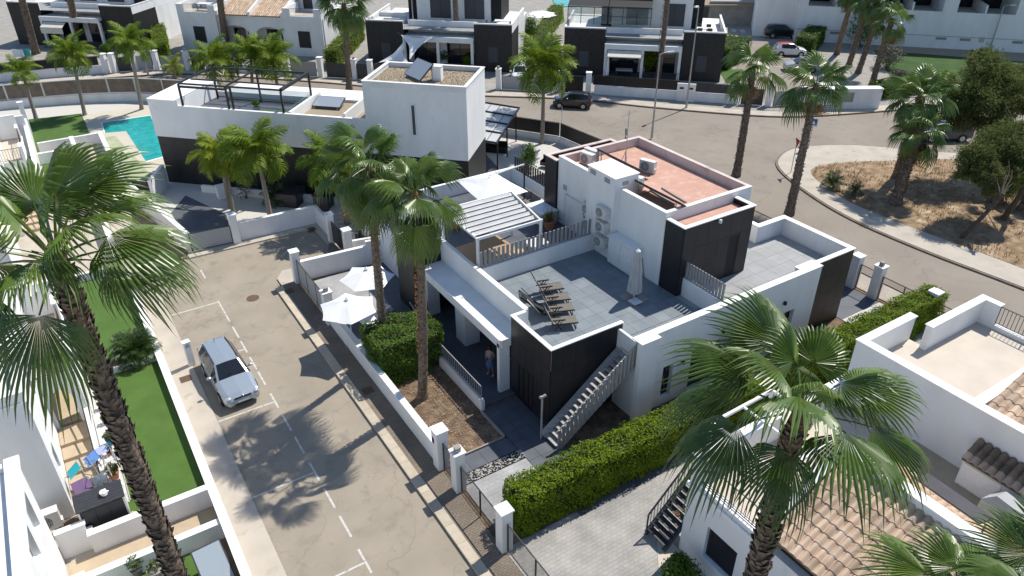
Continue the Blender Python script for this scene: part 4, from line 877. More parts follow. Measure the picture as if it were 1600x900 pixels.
# roof equipment
for px, py, lab, z, rz in ((990, 287, 'rooftop air conditioner standing nearest the white parapet on the terracotta roof', 6.93, -70), (1010, 262, 'rooftop air conditioner turned on edge behind the white chimney block', 6.93, -70), (915, 250, 'short rooftop air conditioner just left of the white chimney block', 6.93, -80), (921, 244, 'rooftop air conditioner farthest left behind the chimney block', 6.93, -80)):
    p = W(px, py, z + .3); aircon(lab, (p.x, p.y, z + .03), R(rz), 'air conditioners on the terracotta roof', w=.9, h=.66)
def collector(lab, p, L, D, tilt, rz, m='solar', name='solar_collector', fr='anth', legs=True):
    t = thing(name, lab, 'solar panel', p, rz); T = Matrix.Translation((0, 0, .12)) @ Matrix.Rotation(tilt, 4, 'X')
    k = MB(); k.box(-L / 2, L / 2, 0, D, 0, .08); k.xf(T); k.build('casing', fr, t, False)
    k = MB(); k.box(-L / 2 + .05, L / 2 - .05, .05, D - .05, .081, .088); k.xf(T); k.build('glazing', m, t, False)
    if legs:
        k = MB()
        for x in (-L * .4, L * .4):
            a = T @ Vector((x, D * .92, 0)); k.bar(a, (x, a.y, 0), .04); k.bar((x, 0, .04), (x, a.y, .04), .04); k.bar((x, 0, .0), (x, 0, .16), .04)
        k.build('support_frame', 'steel', t, False)
    return t
# collectors seen from behind: dark undersides with a lean-to frame
p0 = W(1030, 322, 6.95); p1 = W(985, 262, 6.95)
for a, b, lab in (((1052, 322), (1000, 280), 'dark framed solar collector seen edge on at the near end of the terracotta roof'), ((985, 268), (943, 232), 'dark framed solar collector seen edge on behind the chimney block')):
    q0, q1 = W(a[0], a[1], 7.66), W(b[0], b[1], 7.66); L = (q1 - q0).length; c_ = (q0 + q1) / 2; rz = math.atan2(q0.y - q1.y, q0.x - q1.x)
    collector(lab, (c_.x + .92, c_.y, 6.93), L, 1.1, R(34), R(90), m='collector')
k = MB(); k.bar((25.3, 24.4, 6.97), (25.5, 26.4, 6.97), .1, .08); k.bar((26.0, 24.3, 6.97), (26.2, 26.3, 6.97), .1, .08); part('roof_battens', k, 'concrete')
p = W(976, 262, 6.93); t = thing('antenna_mast', 'thin steel television antenna mast on the terracotta roof', 'antenna', (p.x, p.y, 6.93))
k = MB(); k.tube([(0, 0, 0), (0, 0, 3.3)], .025, 6); k.build('mast', 'steel', t, False); k = MB(); k.bar((-.5, 0, 3.0), (.5, 0, 3.2), .02)
for i in range(6): k.bar((-.45 + i * .18, -.2, 3.02 + i * .035), (-.45 + i * .18, .2, 3.02 + i * .035), .012)
k.build('aerial', 'steel', t, False)
k = MB(); k.tube([(-.3, .2, 0), (0, 0, 1.0)], .02, 4); k.tube([(.3, .2, 0), (0, 0, 1.0)], .02, 4); k.build('struts', 'steel', t, False)
# white glazed canopy over the far side door
part('glass_canopy', MB().box(29.53, 30.5, 24.5, 30.2, 5.9, 5.92), 'glassc'); k = MB(); k.box(30.44, 30.52, 24.45, 30.25, 5.86, 5.94)
for i in range(5): y = 24.5 + i * 1.42; k.box(29.53, 30.44, y - .03, y + .03, 5.925, 5.97)
part('canopy_frame', k, 'wpaint')
# ------------------------------------------------------------------ things on the main terraces
def lounger(lab, loc, rz, group=None):
    t = thing('sun_lounger', lab, 'sun lounger', loc, rz, group)          # feet toward local +x
    me = MB().box(0, .075, -.29, .29, -.012, .012).mesh('slat', 'taupe')
    for i in range(14): inst('slat', me, t, (-.05 + i * .083, 0, .36))
    f = MB()
    for y in (-.31, .31):
        f.bar((-.15, y, .34), (1.12, y, .34), .035, .05); f.tube([(1.0, y, .34), (1.02, y, 0)], .018, 5); f.tube([(.0, y, .55), (.35, y, 0)], .018, 5); f.tube([(.38, y, .55), (.0, y, 0)], .018, 5); f.bar((-.1, y, .57), (.5, y, .57), .075, .04); f.bar((.1, y, .34), (.25, y, .56), .04)
    f.bar((1.02, -.31, .03), (1.02, .31, .03), .03); f.build('frame', 'black', t, False)
    b = MB(); b.hexa([(-.08, -.29, .37), (-.05, -.29, .37), (-.05, .29, .37), (-.08, .29, .37), (-.42, -.27, 1.10), (-.39, -.27, 1.11), (-.39, .27, 1.11), (-.42, .27, 1.10)]); bo = b.build('backrest', 'taupe', t, False)
    b = MB()
    for y in (-.3, .3): b.bar((-.05, y, .34), (-.43, y, 1.15), .03)
    b.bar((-.43, -.3, 1.14), (-.43, .3, 1.14), .04); b.build('backrest_frame', 'black', bo, False)
    return t
LG = 'tan slatted loungers side by side on the terrace'
lab = ['tan slatted sun lounger nearest the terrace corner, first of the row', 'tan slatted sun lounger second from the terrace corner', 'tan slatted sun lounger third from the terrace corner', 'tan slatted sun lounger at the far end of the row nearest the slat fence']
src = None
for i, (px, py) in enumerate(((889, 497), (884, 478), (878, 462), (868, 446))):
    p = W(px, py, 3.75); loc = (p.x - .75, p.y + .2, 3.393); rz = R(-23 + i * 1.5)
    if i == 0: src = lounger(lab[0], loc, rz, LG)
    else: copy_tree(src, lab[i], loc, rz)
p = W(852, 487, TF); t = thing('folded_lounger', 'black and white lounger folded up and leaning behind the row of tan loungers', 'sun lounger', (p.x, p.y, 3.393), R(150))
k = MB()
for y in (-.3, .3): k.bar((0, y, .02), (1.25, y, 1.05), .04, .06); k.bar((.15, y, .02), (1.15, y, 1.2), .03)
k.bar((1.25, -.3, 1.05), (1.25, .3, 1.05), .05); k.bar((0, -.3, .03), (0, .3, .03), .05); k.build('frame', 'black', t, False)
k = MB(); k.hexa([(.1, -.26, .12), (1.2, -.26, 1.02), (1.2, .26, 1.02), (.1, .26, .12), (.08, -.26, .16), (1.18, -.26, 1.06), (1.18, .26, 1.06), (.08, .26, .16)]); k.build('sling', 'anth', t, False)
k = MB(); k.bar((.3, .36, .2), (.9, .36, .95), .05, .02); k.bar((.2, -.36, .75), (1.0, -.36, .5), .05, .02); k.build('armrests', 'wpaint', t, False)
# closed parasol
p = W(990, 466, TF); t = thing('closed_parasol', 'tall closed grey white parasol standing on stone slabs on the grey terrace', 'parasol', (p.x, p.y, 3.393))
k = MB(); k.tube([(0, 0, 0), (0, 0, 2.7)], .035, 8); k.build('pole', 'wpaint', t, False)
k = MB(); N = 16; vs = []; fs = []
for i, (z, r) in enumerate(((.42, .33), (.85, .30), (1.4, .25), (1.95, .19), (2.45, .13), (2.62, .10))):
    for j in range(N): q = r * (1 + (.22 if j % 2 else -.12)); vs.append((q * math.cos(2 * math.pi * j / N), q * math.sin(2 * math.pi * j / N), z + (.05 if j % 2 else -.03) * (i == 0)))
for i in range(5):
    for j in range(N): fs.append((i * N + j, i * N + (j + 1) % N, (i + 1) * N + (j + 1) % N, (i + 1) * N + j))
k.add(vs, fs + [tuple(range(5 * N, 6 * N))]); k.build('folded_canopy', 'parasolgrey', t, False)
k = MB(); k.lathe((0, 0), [(.10, 2.62), (.12, 2.66), (.03, 2.75)], 10); k.build('finial', 'wpaint', t, False)
sl_ = MB().box(0, .5, 0, .5, 0, .06).mesh('base_slab', 'concrete')
for x, y, z in ((-.52, -.52, .0), (.02, -.52, .0), (.02, .02, .0), (-.52, .02, .0)): inst('base_slab', sl_, t, (x, y, z))
inst('base_slab', MB().box(0, .5, 0, .5, 0, .05).mesh('base_slab', 'wpaint'), t, (-.45, -.6, .062))
# pergola with a pleated canvas
t = thing('pergola', 'white metal pergola with a pleated white canvas roof on the upper left terrace', 'pergola', (18.1, 30.1, 3.39))
C = [(16.2, 28.5), (20.0, 28.5), (20.3, 31.8), (16.0, 31.8)]
for (x, y), h in zip(C, (5.72, 5.72, 6.0, 6.0)): MB().box(x - .06, x + .06, y - .06, y + .06, 3.39, h - .001).build('post', 'wpaint', t)
k = MB(); k.bar((16.1, 28.5, 5.78), (20.1, 28.5, 5.78), .1, .14); k.bar((15.95, 31.8, 6.06), (20.35, 31.8, 6.06), .1, .14); k.bar((16.2, 28.56, 5.78), (16.0, 31.74, 6.06), .08, .12); k.bar((20.0, 28.56, 5.78), (20.3, 31.74, 6.06), .08, .12); k.build('frame', 'wpaint', t)
for i in range(7):
    f0, f1 = i / 7, (i + .96) / 7; k = MB(); vs = []; fs = []
    for j in range(6):
        g_ = f0 + (f1 - f0) * j / 5; sag = -.13 * math.sin(math.pi * j / 5)
        for e in (0, 1): xa = 16.17 - .2 * g_ + e * (3.66 + .46 * g_); vs.append((xa, 28.62 + 3.06 * g_, 5.88 + .27 * g_ + sag))
    for j in range(5): fs.append((2 * j, 2 * j + 1, 2 * j + 3, 2 * j + 2))
    k.add(vs, fs); k.build('canvas_pleat', 'canvasg', t)
    k = MB(); g_ = f0; k.bar((16.15 - .2 * g_, 28.62 + 3.06 * g_, 5.90 + .27 * g_), (19.85 + .27 * g_, 28.62 + 3.06 * g_, 5.90 + .27 * g_), .04, .03); k.build('canvas_rod', 'anth', t)
solo('rug', MB().box(-1.5, 1.5, -1.3, 1.3, 0, .014), 'jute', 'large brown jute rug under the white pergola', 'rug', (18.2, 31.0, 3.393), R(4))
p = W(735, 398, 3.8); t = thing('bench', 'long pale wooden bench at the edge of the rug under the pergola', 'bench', (18.6, 29.3, 3.393))
MB().box(-1.3, 1.3, -.2, .2, .4, .46).build('seat', 'wood', t, False)
for x in (-1.1, 1.1): MB().box(x - .04, x + .04, -.18, .18, 0, .399).build('leg', 'wood', t, False)
t = thing('dining_table', 'pale glass topped table by the slat fence under the pergola', 'table', (19.9, 29.2, 3.393)); MB().box(-.2, .9, -.45, .45, .72, .76).build('table_top', 'canvasg', t, False)
for x in (-.12, .82):
    for y in (-.38, .38): MB().box(x - .03, x + .03, y - .03, y + .03, 0, .719).build('leg', 'wpaint', t, False)
# big square parasol
t = thing('parasol', 'large square white cantilever parasol over the upper left terrace', 'parasol', (19.85, 33.3, 3.393))
cs = [W(754, 318, 6.0), W(825, 299, 6.0), W(770, 268, 6.0), W(713, 281, 6.0)]; ap = sum(cs, Vector()) / 4 + Vector((0, 0, .55))
k = MB()
for i in range(4):
    a, b = cs[i], cs[(i + 1) % 4]; mid = (a + b) / 2 + Vector((0, 0, -.04)); mm = (mid + ap) / 2 + Vector((0, 0, -.03)); am = (a + ap) / 2 + Vector((0, 0, .02)); bm_ = (b + ap) / 2 + Vector((0, 0, .02))
    k.face(a, mid, mm, am); k.face(mid, b, bm_, mm); k.face(am, mm, ap); k.face(mm, bm_, ap)
k.build('canopy', 'canvas', t)
k = MB()
for c_ in cs: k.bar(c_ + Vector((0, 0, -.05)), ap + Vector((0, 0, -.07)), .03)
k.build('ribs', 'wpaint', t)
k = MB(); k.tube([(23.0, 34.6, 3.4), (23.0, 34.6, 6.2)], .05, 8); k.build('mast', 'anth', t); k = MB(); k.bar((23.0, 34.6, 6.15), ap + Vector((0, 0, .08)), .07); k.build('arm', 'wpaint', t); MB().box(22.5, 23.4, 34.2, 35.0, 3.4, 3.5).build('base', 'concrete', t)
# lounge furniture
p = W(815, 318, 3.7)
t = thing('outdoor_sofa', 'white wicker sofa with grey cushions beside the white box on the upper terrace', 'sofa', (23.2, 34.4, 3.393), R(-90))
MB().box(-1.1, 1.1, -.42, .42, .05, .36).build('base', 'wicker', t, False); MB().box(-1.1, 1.1, .28, .42, .361, .75).build('backrest', 'wicker', t, False)
for x in (-1.1, .96): MB().box(x, x + .14, -.42, .279, .361, .58).build('armrest', 'wicker', t, False)
for x in (-.95, .01): MB().box(x, x + .94, -.38, .27, .362, .5).build('seat_cushion', 'cushion', t, False)
for x in (-.9, .05): k = MB(); k.hexa([(x, .1, .5), (x + .85, .1, .5), (x + .85, .24, .5), (x, .24, .5), (x, .2, .95), (x + .85, .2, .95), (x + .85, .3, .93), (x, .3, .93)]); k.build('back_cushion', 'cushion', t, False)
t2 = thing('outdoor_armchair', 'white wicker armchair under the square parasol on the upper terrace', 'armchair', (21.6, 35.9, 3.393), R(160))
MB().box(-.45, .45, -.42, .42, .05, .36).build('base', 'wicker', t2, False); MB().box(-.45, .45, .28, .42, .361, .75).build('backrest', 'wicker', t2, False); MB().box(-.38, .38, -.38, .27, .362, .5).build('seat_cushion', 'cushion', t2, False)
for x in (-.45, .33): MB().box(x, x + .12, -.42, .279, .361, .58).build('armrest', 'wicker', t2, False)
t = thing('cushion_box', 'big white cushion storage box beside the charcoal upper block', 'storage box', (22.9, 32.6, 3.393)); MB().box(-.55, .55, -.8, .8, 0, .72).build('box', 'wicker', t, False); MB().box(-.58, .58, -.83, .83, .721, .79).build('lid', 'wpaint', t, False)
def pot(lab, loc, r, h, m='clay', lm='succ', n=260, size=.12, spread=.55, up=.6, seed=1, spiky=True, group=None, soil=True):
    t = thing('potted_plant', lab, 'potted plant', loc, 0, group)
    k = MB(); k.lathe((0, 0), [(r * .68, 0), (r * .85, h * .5), (r, h * .93), (r * 1.07, h * .93), (r * 1.07, h), (r * .92, h), (r * .88, h * .9), (.01, h * .88)], 16); k.build('pot', m, t, False, smooth=True)
    rg = random.Random(seed); q = MB()
    if spiky:
        for i in range(n // 6):
            a = rg.uniform(0, 6.28); e = rg.uniform(.3, 1.4); L = spread * rg.uniform(.7, 1.2); d = Vector((math.cos(a) * math.cos(e), math.sin(a) * math.cos(e), math.sin(e))); s = Vector((-math.sin(a), math.cos(a), 0)) * .02; o = Vector((0, 0, h * .9)); m1 = o + d * L * .6; e1 = o + d * L + Vector((0, 0, -L * .35 * math.cos(e)))
            q.add([o - s * .6, o + s * .6, m1 + s, m1 - s, e1], [(0, 1, 2, 3), (3, 2, 4)])
    else:
        pts = []
        for i in range(n):
            d = Vector((rg.gauss(0, 1), rg.gauss(0, 1), rg.gauss(0, 1))).normalized() * rg.uniform(.5, 1); pts.append((Vector((d.x * spread, d.y * spread, h + up + d.z * up)), d))
        leaf_cards(q, pts, size, rg)
    q.build('leaves', lm, t, False); return t
p = W(858, 352, 3.6); pot('orange leaved spiky plant in a clay pot by the slat fence on the upper terrace', (p.x, p.y, 3.393), .36, .5, 'clay', 'succ', 420, .1, .95, seed=4)
p = W(713, 350, 3.6); pot('rust leaved plant in a round clay pot behind the pergola post', (p.x, p.y, 3.393), .38, .5, 'clay', 'redleaf', 300, .09, .55, seed=5)
# ------------------------------------------------------------------ street side garden of the main house
FW = thing('boundary_wall', 'low white street wall with pillars and mesh gates along the front garden', 'garden wall', (9.9, 27, .1))
pl = [(9.85, 39.1), (9.85, 33.75), (9.85, 20.85), (9.85, 19.35), (9.85, 15.9)]
pillar(FW, (9.82, 38.95), .46, .08, 2.2); pillar(FW, (9.82, 33.75), .46, .08, 2.15, lamp=True); pillar(FW, (9.86, 20.95), .5, .08, 2.2); pillar(FW, (9.86, 19.42), .44, .08, 2.2, lamp=True); pillar(FW, (9.86, 15.95), .46, .08, 2.2)
k = MB(); k.seg((9.98, 21.2), (9.98, 33.5), .24, .05, 1.1); k.build('wall', 'white', FW); k = MB(); k.seg((10.01, 21.21), (10.01, 33.49), .3, 1.1, 1.14); k.build('wall_coping', 'coping', FW)
k = MB(); k.seg((10.06, 38.9), (14.1, 38.6), .2, .05, 1.35); k.seg((14.1, 38.6), (15.7, 38.3), .2, .05, 1.7); k.build('wall', 'white', FW); k = MB(); k.seg((10.05, 38.87), (14.11, 38.57), .26, 1.35, 1.39); k.build('wall_coping', 'coping', FW)
fence_panels(FW, (9.82, 38.68), (9.82, 34.0), .15, 1.7, 'anth', 1.55, .016, .10, 'gate_panel', solid='vent'); fence_panels(FW, (9.86, 20.68), (9.86, 19.66), .15, 1.6, 'anth', 1.1, .014, .07, 'gate_panel')
fence_panels(FW, (9.86, 19.18), (9.86, 16.2), .15, 1.55, 'anth', 1.5, .014, .07, 'gate_panel'); fence_panels(FW, (9.86, 15.7), (9.86, 8.5), .15, 1.6, 'anth', 1.8, .014, .07)
k = MB(); k.box(9.60, 9.61, 20.98, 21.16, 1.45, 1.75); k.build('letter_box', 'maroon', FW)
plot([(13.2, 15.6), (18.5, 15.6), (18.5, 17.9), (13.2, 17.9)], 'darktile', 'garden_path', .092)
def slabs(poly_rect, z, s, m, name='paving_slab', par=None):
    x0, x1, y0, y1 = poly_rect; nx, ny = max(1, round((x1 - x0) / s)), max(1, round((y1 - y0) / s)); sx, sy = (x1 - x0) / nx, (y1 - y0) / ny
    me = MB().box(.006, sx - .006, .006, sy - .006, 0, .03).mesh(name, m)
    for i in range(nx):
        for j in range(ny): inst(name, me, par, (x0 + i * sx, y0 + j * sy, z))
gp = struct('garden_path', MB().box(13.1, 15.02, 17.9, 23.0, -.1, .10).box(10.1, 13.1, 17.55, 20.6, -.1, .10), 'darkcore')
slabs((13.12, 15.0, 17.9, 23.0), .1, .62, 'darktile', par=gp); slabs((10.1, 13.1, 20.0, 20.9), .1, .75, 'darktile', par=gp)
dv = struct('driveway', MB().box(10.05, 13.1, 16.2, 19.4, .0, .125), 'paver2')
struct('garden_path', MB().box(10.05, 13.3, 33.0, 38.5, .0, .12), 'paver2'); struct('garden_path', MB().box(13.3, 15.0, 31.7, 38.3, .0, .13), 'darktile'); struct('garden_path', MB().box(10.1, 13.04, 29.6, 33.0, .0, .118), 'darktile')
q = MB(); rg = random.Random(5)
for i in range(420):
    x, y = rg.uniform(10.15, 13.2), rg.uniform(19.45, 19.95); r = rg.uniform(.02, .05); q.blob((x, y, .14), (r, r * .8, r * .6), i, 2, .2)
o = q.build('pebble_strip', 'gravel', None); o['kind'] = 'stuff'; o['label'] = 'strip of pale pebbles across the driveway'
struct('bed_edging', MB().box(12.98, 13.07, 21.0, 23.0, .05, .2).box(10.1, 12.98, 20.93, 21.0, .05, .2), 'concrete')
q = MB()
for i in range(1500):      # dry leaves and chips on the bed
    x, y = rg.uniform(10.1, 12.95), rg.uniform(21.05, 27.2); a = rg.uniform(0, 6.28); L = rg.uniform(.02, .09); w_ = L * rg.uniform(.15, .5); d = Vector((math.cos(a), math.sin(a), rg.uniform(-.2, .3))); s = Vector((-math.sin(a), math.cos(a), 0)) * w_; p = Vector((x, y, .1 + rg.uniform(0, .03)))
    q.add([p - s, p + d * L, p + s], [(0, 1, 2)])
for i in range(60):
    x, y = rg.uniform(10.1, 12.95), rg.uniform(21.05, 27.2); a = rg.uniform(0, 6.28); L = rg.uniform(.15, .5); q.tube([(x, y, .11), (x + math.cos(a) * L, y + math.sin(a) * L, .13)], .008, 3)
o = q.build('leaf_litter', 'twig', None); o['kind'] = 'stuff'; o['label'] = 'dry leaves and twigs on the soil bed at the foot of the palm'
# parasols, tables, chairs in the front garden
def parasol(lab, p, r, h, n=6, m='canvas', group=None, seed=0, tilt=0):
    t = thing('parasol', lab, 'parasol', p, seed * .37, group); k = MB(); N = n * 4
    def rad(j): f = (j % 4) / 4; return r * (1 - .185 * math.sin(math.pi * f) ** .8)
    rings = [(.0, h + .5), (.33, h + .36), (.68, h + .17), (1.0, h)]
    top = len(k.v); vs = [(0, 0, h + .52)]; fs = []
    for f, z in rings[1:]:
        for j in range(N): a = 2 * math.pi * j / N; q = rad(j) * f; dz = -.06 * f * math.sin(math.pi * (j % 4) / 4); vs.append((q * math.cos(a), q * math.sin(a), z + dz))
    for j in range(N): fs.append((0, 1 + j, 1 + (j + 1) % N))
    for i in range(2):
        for j in range(N): fs.append((1 + i * N + j, 1 + (i + 1) * N + j, 1 + (i + 1) * N + (j + 1) % N, 1 + i * N + (j + 1) % N))
    k.add(vs, fs); k.build('canopy', m, t, False)
    k = MB(); k.tube([(0, 0, 0), (0, 0, h + .6)], .025, 8); k.build('pole', 'wpaint', t, False)
    k = MB()
    for j in range(n): a = 2 * math.pi * j / n; k.bar((0, 0, h + .47), (r * .98 * math.cos(a), r * .98 * math.sin(a), h - .03), .02)
    k.build('ribs', 'wpaint', t, False); k = MB(); k.lathe((0, 0), [(.06, h + .5), (.12, h + .56), (.02, h + .66)], 8); k.build('finial', 'canvas', t, False); MB().box(-.3, .3, -.3, .3, 0, .07).build('base', 'concrete', t, False)
    return t
p = W(544, 482, 2.5); parasol('white parasol nearer the street, overhanging the low front wall', (p.x, p.y, .12), 1.52, 2.4, 6, group='white garden parasols', seed=.66)
p = W(574, 434, 2.5); parasol('white parasol farther from the street beside the garden wall', (p.x, p.y, .12), 1.5, 2.4, 6, group='white garden parasols', seed=1.9)
p = W(578, 497, .8); t = thing('garden_table', 'round white table half under the nearer parasol', 'table', (p.x, p.y, .12)); k = MB(); k.lathe((0, 0), [(.62, .70), (.64, .72), (.64, .74), (.0, .745)], 24); k.build('table_top', 'wpaint', t, False, smooth=True)
for a in range(4): k = MB(); k.tube([(.12 * math.cos(a * 1.57), .12 * math.sin(a * 1.57), .7), (.45 * math.cos(a * 1.57), .45 * math.sin(a * 1.57), 0)], .022, 6); k.build('leg', 'wpaint', t, False)
def gchair(lab, loc, rz, group):
    t = thing('garden_chair', lab, 'chair', loc, rz, group); MB().box(-.22, .22, -.22, .22, .42, .46).build('seat', 'wpaint', t, False)
    k = MB(); k.hexa([(-.22, .2, .46), (.22, .2, .46), (.22, .24, .46), (-.22, .24, .46), (-.2, .3, .88), (.2, .3, .88), (.2, .33, .87), (-.2, .33, .87)]); k.build('backrest', 'wpaint', t, False)
    for x in (-.2, .2):
        for y in (-.2, .2): k = MB(); k.tube([(x, y, .42), (x * 1.1, y * 1.15, 0)], .016, 5); k.build('leg', 'wpaint', t, False)
    return t
ch = gchair('white garden chair on the street side of the round table', (p.x - .35, p.y - .75, .12), R(200), 'white garden chairs by the round table')
copy_tree(ch, 'white garden chair beside the clipped bush at the round table', (p.x + .55, p.y - .6, .12), R(140)); copy_tree(ch, 'white garden chair in the sun behind the palm trunk', (p.x + 1.3, p.y + .9, .12), R(30))
# clothes airer on the porch
p = W(640, 470, .9); t = thing('clothes_airer', 'clothes rack with white and purple laundry beside the charcoal corner of the porch', 'clothes rack', (13.9, 31.0, .2), R(80))
k = MB(); k.bar((-.8, -.3, .95), (.8, -.3, .95), .02); k.bar((-.8, .3, .95), (.8, .3, .95), .02)
for x in (-.7, .7): k.bar((x, -.35, 0), (x, .35, .95), .02); k.bar((x, .35, 0), (x, -.35, .95), .02)
k.build('frame', 'wpaint', t, False)
for i, (x, m_, w_, h_) in enumerate(((-.7, 'canvas', .3, .6), (-.3, 'wash', .35, .7), (.1, 'cushion', .2, .45), (.35, 'lilac', .42, .75))): MB().box(x, x + w_, -.325, -.31, .95 - h_, .97).build('hanging_cloth', m_, t, False)
# floodlight post and downpipe by the stairs
p = W(866, 662); t = thing('floodlight_post', 'pale post with twin spotlights at the foot of the outside stairs', 'light post', (14.35, 20.05, .13)); k = MB(); k.tube([(0, 0, 0), (0, 0, 2.35)], .045, 8); k.build('pole', 'slatw', t, False)
for s in (-1, 1): k = MB(); k.bar((0, 0, 2.33), (s * .16, -.05, 2.42), .10, .09); k.build('spotlight', 'slatw', t, False)
# the person on the porch
def person(lab, loc, rz):
    t = thing('person', lab, 'person', loc, rz)
    V = [(0, 0, .93), (0, -.01, 1.12), (0, 0, 1.30), (0, -.01, 1.42), (0, -.03, 1.50), (0, -.05, 1.60), (0, -.05, 1.68),   # pelvis .. head 0-6
         (.09, 0, .88), (.13, -.04, .48), (.16, .02, .09), (.17, -.12, .04), (-.09, 0, .88), (-.10, .05, .48), (-.12, .12, .09), (-.13, -.02, .04),
         (.17, 0, 1.38), (.21, .03, 1.13), (.10, -.22, 1.10), (.05, -.28, 1.14), (-.17, 0, 1.38), (-.21, .03, 1.13), (-.10, -.22, 1.10), (-.05, -.28, 1.14)]
    E_ = [(0, 1), (1, 2), (2, 3), (3, 4), (4, 5), (5, 6), (0, 7), (7, 8), (8, 9), (9, 10), (0, 11), (11, 12), (12, 13), (13, 14), (3, 15), (15, 16), (16, 17), (17, 18), (3, 19), (19, 20), (20, 21), (21, 22)]
    RD = [.13, .105, .125, .11, .05, .085, .07, .09, .06, .042, .04, .09, .06, .042, .04, .055, .042, .032, .03, .055, .042, .032, .03]
    me = bpy.data.meshes.new('body'); me.from_pydata(V, E_, []); o = bpy.data.objects.new('body', me); COL.objects.link(o); o.parent = t; FR[o.name] = FR[t.name]
    sk = o.modifiers.new('skin', 'SKIN'); o.modifiers.new('sub', 'SUBSURF').levels = 2; o.modifiers['sub'].render_levels = 2
    for i, r_ in enumerate(RD): me.skin_vertices[0].data[i].radius = (r_, r_)
    me.skin_vertices[0].data[0].use_root = True; me.materials.append(M['skin'])
    k = MB(); k.lathe((0, 0), [(.145, .98), (.17, .9), (.21, .72), (.22, .60), (.20, .60)], 16); k.build('skirt', 'denim', t, False, smooth=True)
    k = MB(); k.lathe((0, 0), [(.15, .96), (.135, 1.1), (.155, 1.27), (.13, 1.36), (.10, 1.39)], 16); k.build('top', 'paletop', t, False, smooth=True)
    k = MB(); k.blob((0, -.02, 1.63), (.105, .115, .125), 2, 8, .03); k.tube([(0, .07, 1.62), (0, .12, 1.5), (0, .1, 1.4)], [.05, .04, .01], 6); k.build('hair', 'hair', t, False, smooth=True)
    k = MB(); k.blob((0, -.135, 1.59), (.014, .02, .02), 1, 4, 0); k.build('nose', 'skin', t, False, smooth=True)
    for s in (1, -1):
        k = MB(); k.blob((s * .035, -.128, 1.615), (.011, .008, .008), 1, 4, 0); k.build('eye', 'black', t, False)
        k = MB()
        for f in range(4): k.tube([(s * .05 - s * .014 * f, -.29, 1.14), (s * .035 - s * .014 * f, -.335, 1.16), (s * .02 - s * .01 * f, -.32, 1.19 - .004 * f)], [.009, .008, .006], 5)
        k.tube([(s * .07, -.28, 1.15), (s * .05, -.31, 1.19)], [.01, .007], 5); k.build('fingers', 'skin', t, False, smooth=True)
        k = MB(); k.blob((.16 if s > 0 else -.125, (-.05 if s > 0 else .05), .045), (.05, .125, .045), 2, 5, .02); k.build('shoe', 'wpaint', t, False, smooth=True)
    k = MB(); k.box(-.04, .04, -.345, -.335, 1.12, 1.26); k.build('phone', 'black', t, False)
    return t
person('standing person in a blue skirt holding a phone under the porch canopy', (14.75, 25.05, .195), R(-50))
# ------------------------------------------------------------------ second modern house (local x along its near facade, y away)
H2 = thing('modern_house', 'white modern house with charcoal base and square tower with gravel roof', 'house', (6.35, 58.85, .06), R(-44.6))
A2 = FR[H2.name]
def lp(px, py, z): return A2.inverted() @ W(px, py, z)
def p2(name, mb, m): return mb.build(name, m, H2, False)
Lh = 23.9; D2 = 5.3; Z0, Z1, Z2 = 3.68, 6.45, 8.75
p2('wall', MB().box(.06, Lh - .06, .06, 5.0, -.1, Z0).box(.06, 16.4, 5.001, 9.0, -.1, Z0), 'darkcore')
def clad2(par, a, b, z0, z1, pw, ph, **k):
    a = FR[par.name] @ Vector((a[0], a[1], 0)); b = FR[par.name] @ Vector((b[0], b[1], 0)); clad(par, a, b, z0 + .06, z1 + .06, pw, ph, **k)
clad2(H2, (.06, .06), (Lh - .06, .06), .02, Z0 - .02, 1.2, 1.85); clad2(H2, (Lh - .06, .06), (Lh - .06, 5), .02, Z0 - .02, 1.2, 1.85)
w = MB(); w.box(0, 2.4, 0, .2, Z0, Z1); w.box(2.4, 16.68, 0, .2, Z0, 6.07); w.box(0, .2, .2, D2, Z0, Z1); w.box(.2, 16.68, D2 - .2, D2, Z0, 5.7); w.box(10.9, 11.1, .2, D2 - .2, 5.2, 6.2); w.box(15.0, 15.15, .2, D2 - 1.2, 5.2, 6.35); p2('wall', w, 'white')
c = MB(); c.box(-.04, 2.4, -.04, .24, Z1, Z1 + .05); c.box(-.04, .24, .24, D2, Z1, Z1 + .05); c.box(.24, 2.4, .24, D2, Z1 - .02, Z1 + .03); c.box(2.41, 16.66, -.02, .22, 6.07, 6.11); p2('coping', c, 'coping')
p2('wall', MB().box(.2, 2.4, .2, D2, 4.5, Z1 - .02), 'white')
p2('terrace_floor', MB().box(2.4, 10.9, .2, D2 - .2, 4.9, 5.3), 'darktile'); p2('roof_gravel', MB().box(11.1, 16.6, .2, D2 - .2, 5.0, 5.5), 'roofgravel')
p2('rear_wing', MB().box(2.0, 16.4, D2 + .01, 9.0, Z0, 5.2), 'white2')
w = MB(); w.box(16.7, Lh, 0, 5.0, Z0, 8.38); p2('tower_wall', w, 'white')
w = MB(); w.box(16.7, Lh, 0, .18, 8.38, Z2); w.box(16.7, Lh, 4.82, 5.0, 8.38, Z2); w.box(16.7, 16.88, .18, 4.82, 8.38, Z2); w.box(Lh - .18, Lh, .18, 4.82, 8.38, Z2); p2('parapet', w, 'white2')
c = MB(); c.box(16.66, Lh + .04, -.04, .22, Z2, Z2 + .04); c.box(16.66, Lh + .04, 4.78, 5.04, Z2, Z2 + .04); c.box(16.66, 16.92, .22, 4.78, Z2, Z2 + .039); c.box(Lh - .22, Lh + .04, .22, 4.78, Z2, Z2 + .039); p2('coping', c, 'white2')
p2('roof_gravel', MB().box(16.88, Lh - .18, .18, 4.82, 8.381, 8.46), 'roofgravel')
q = MB(); rg = random.Random(8)
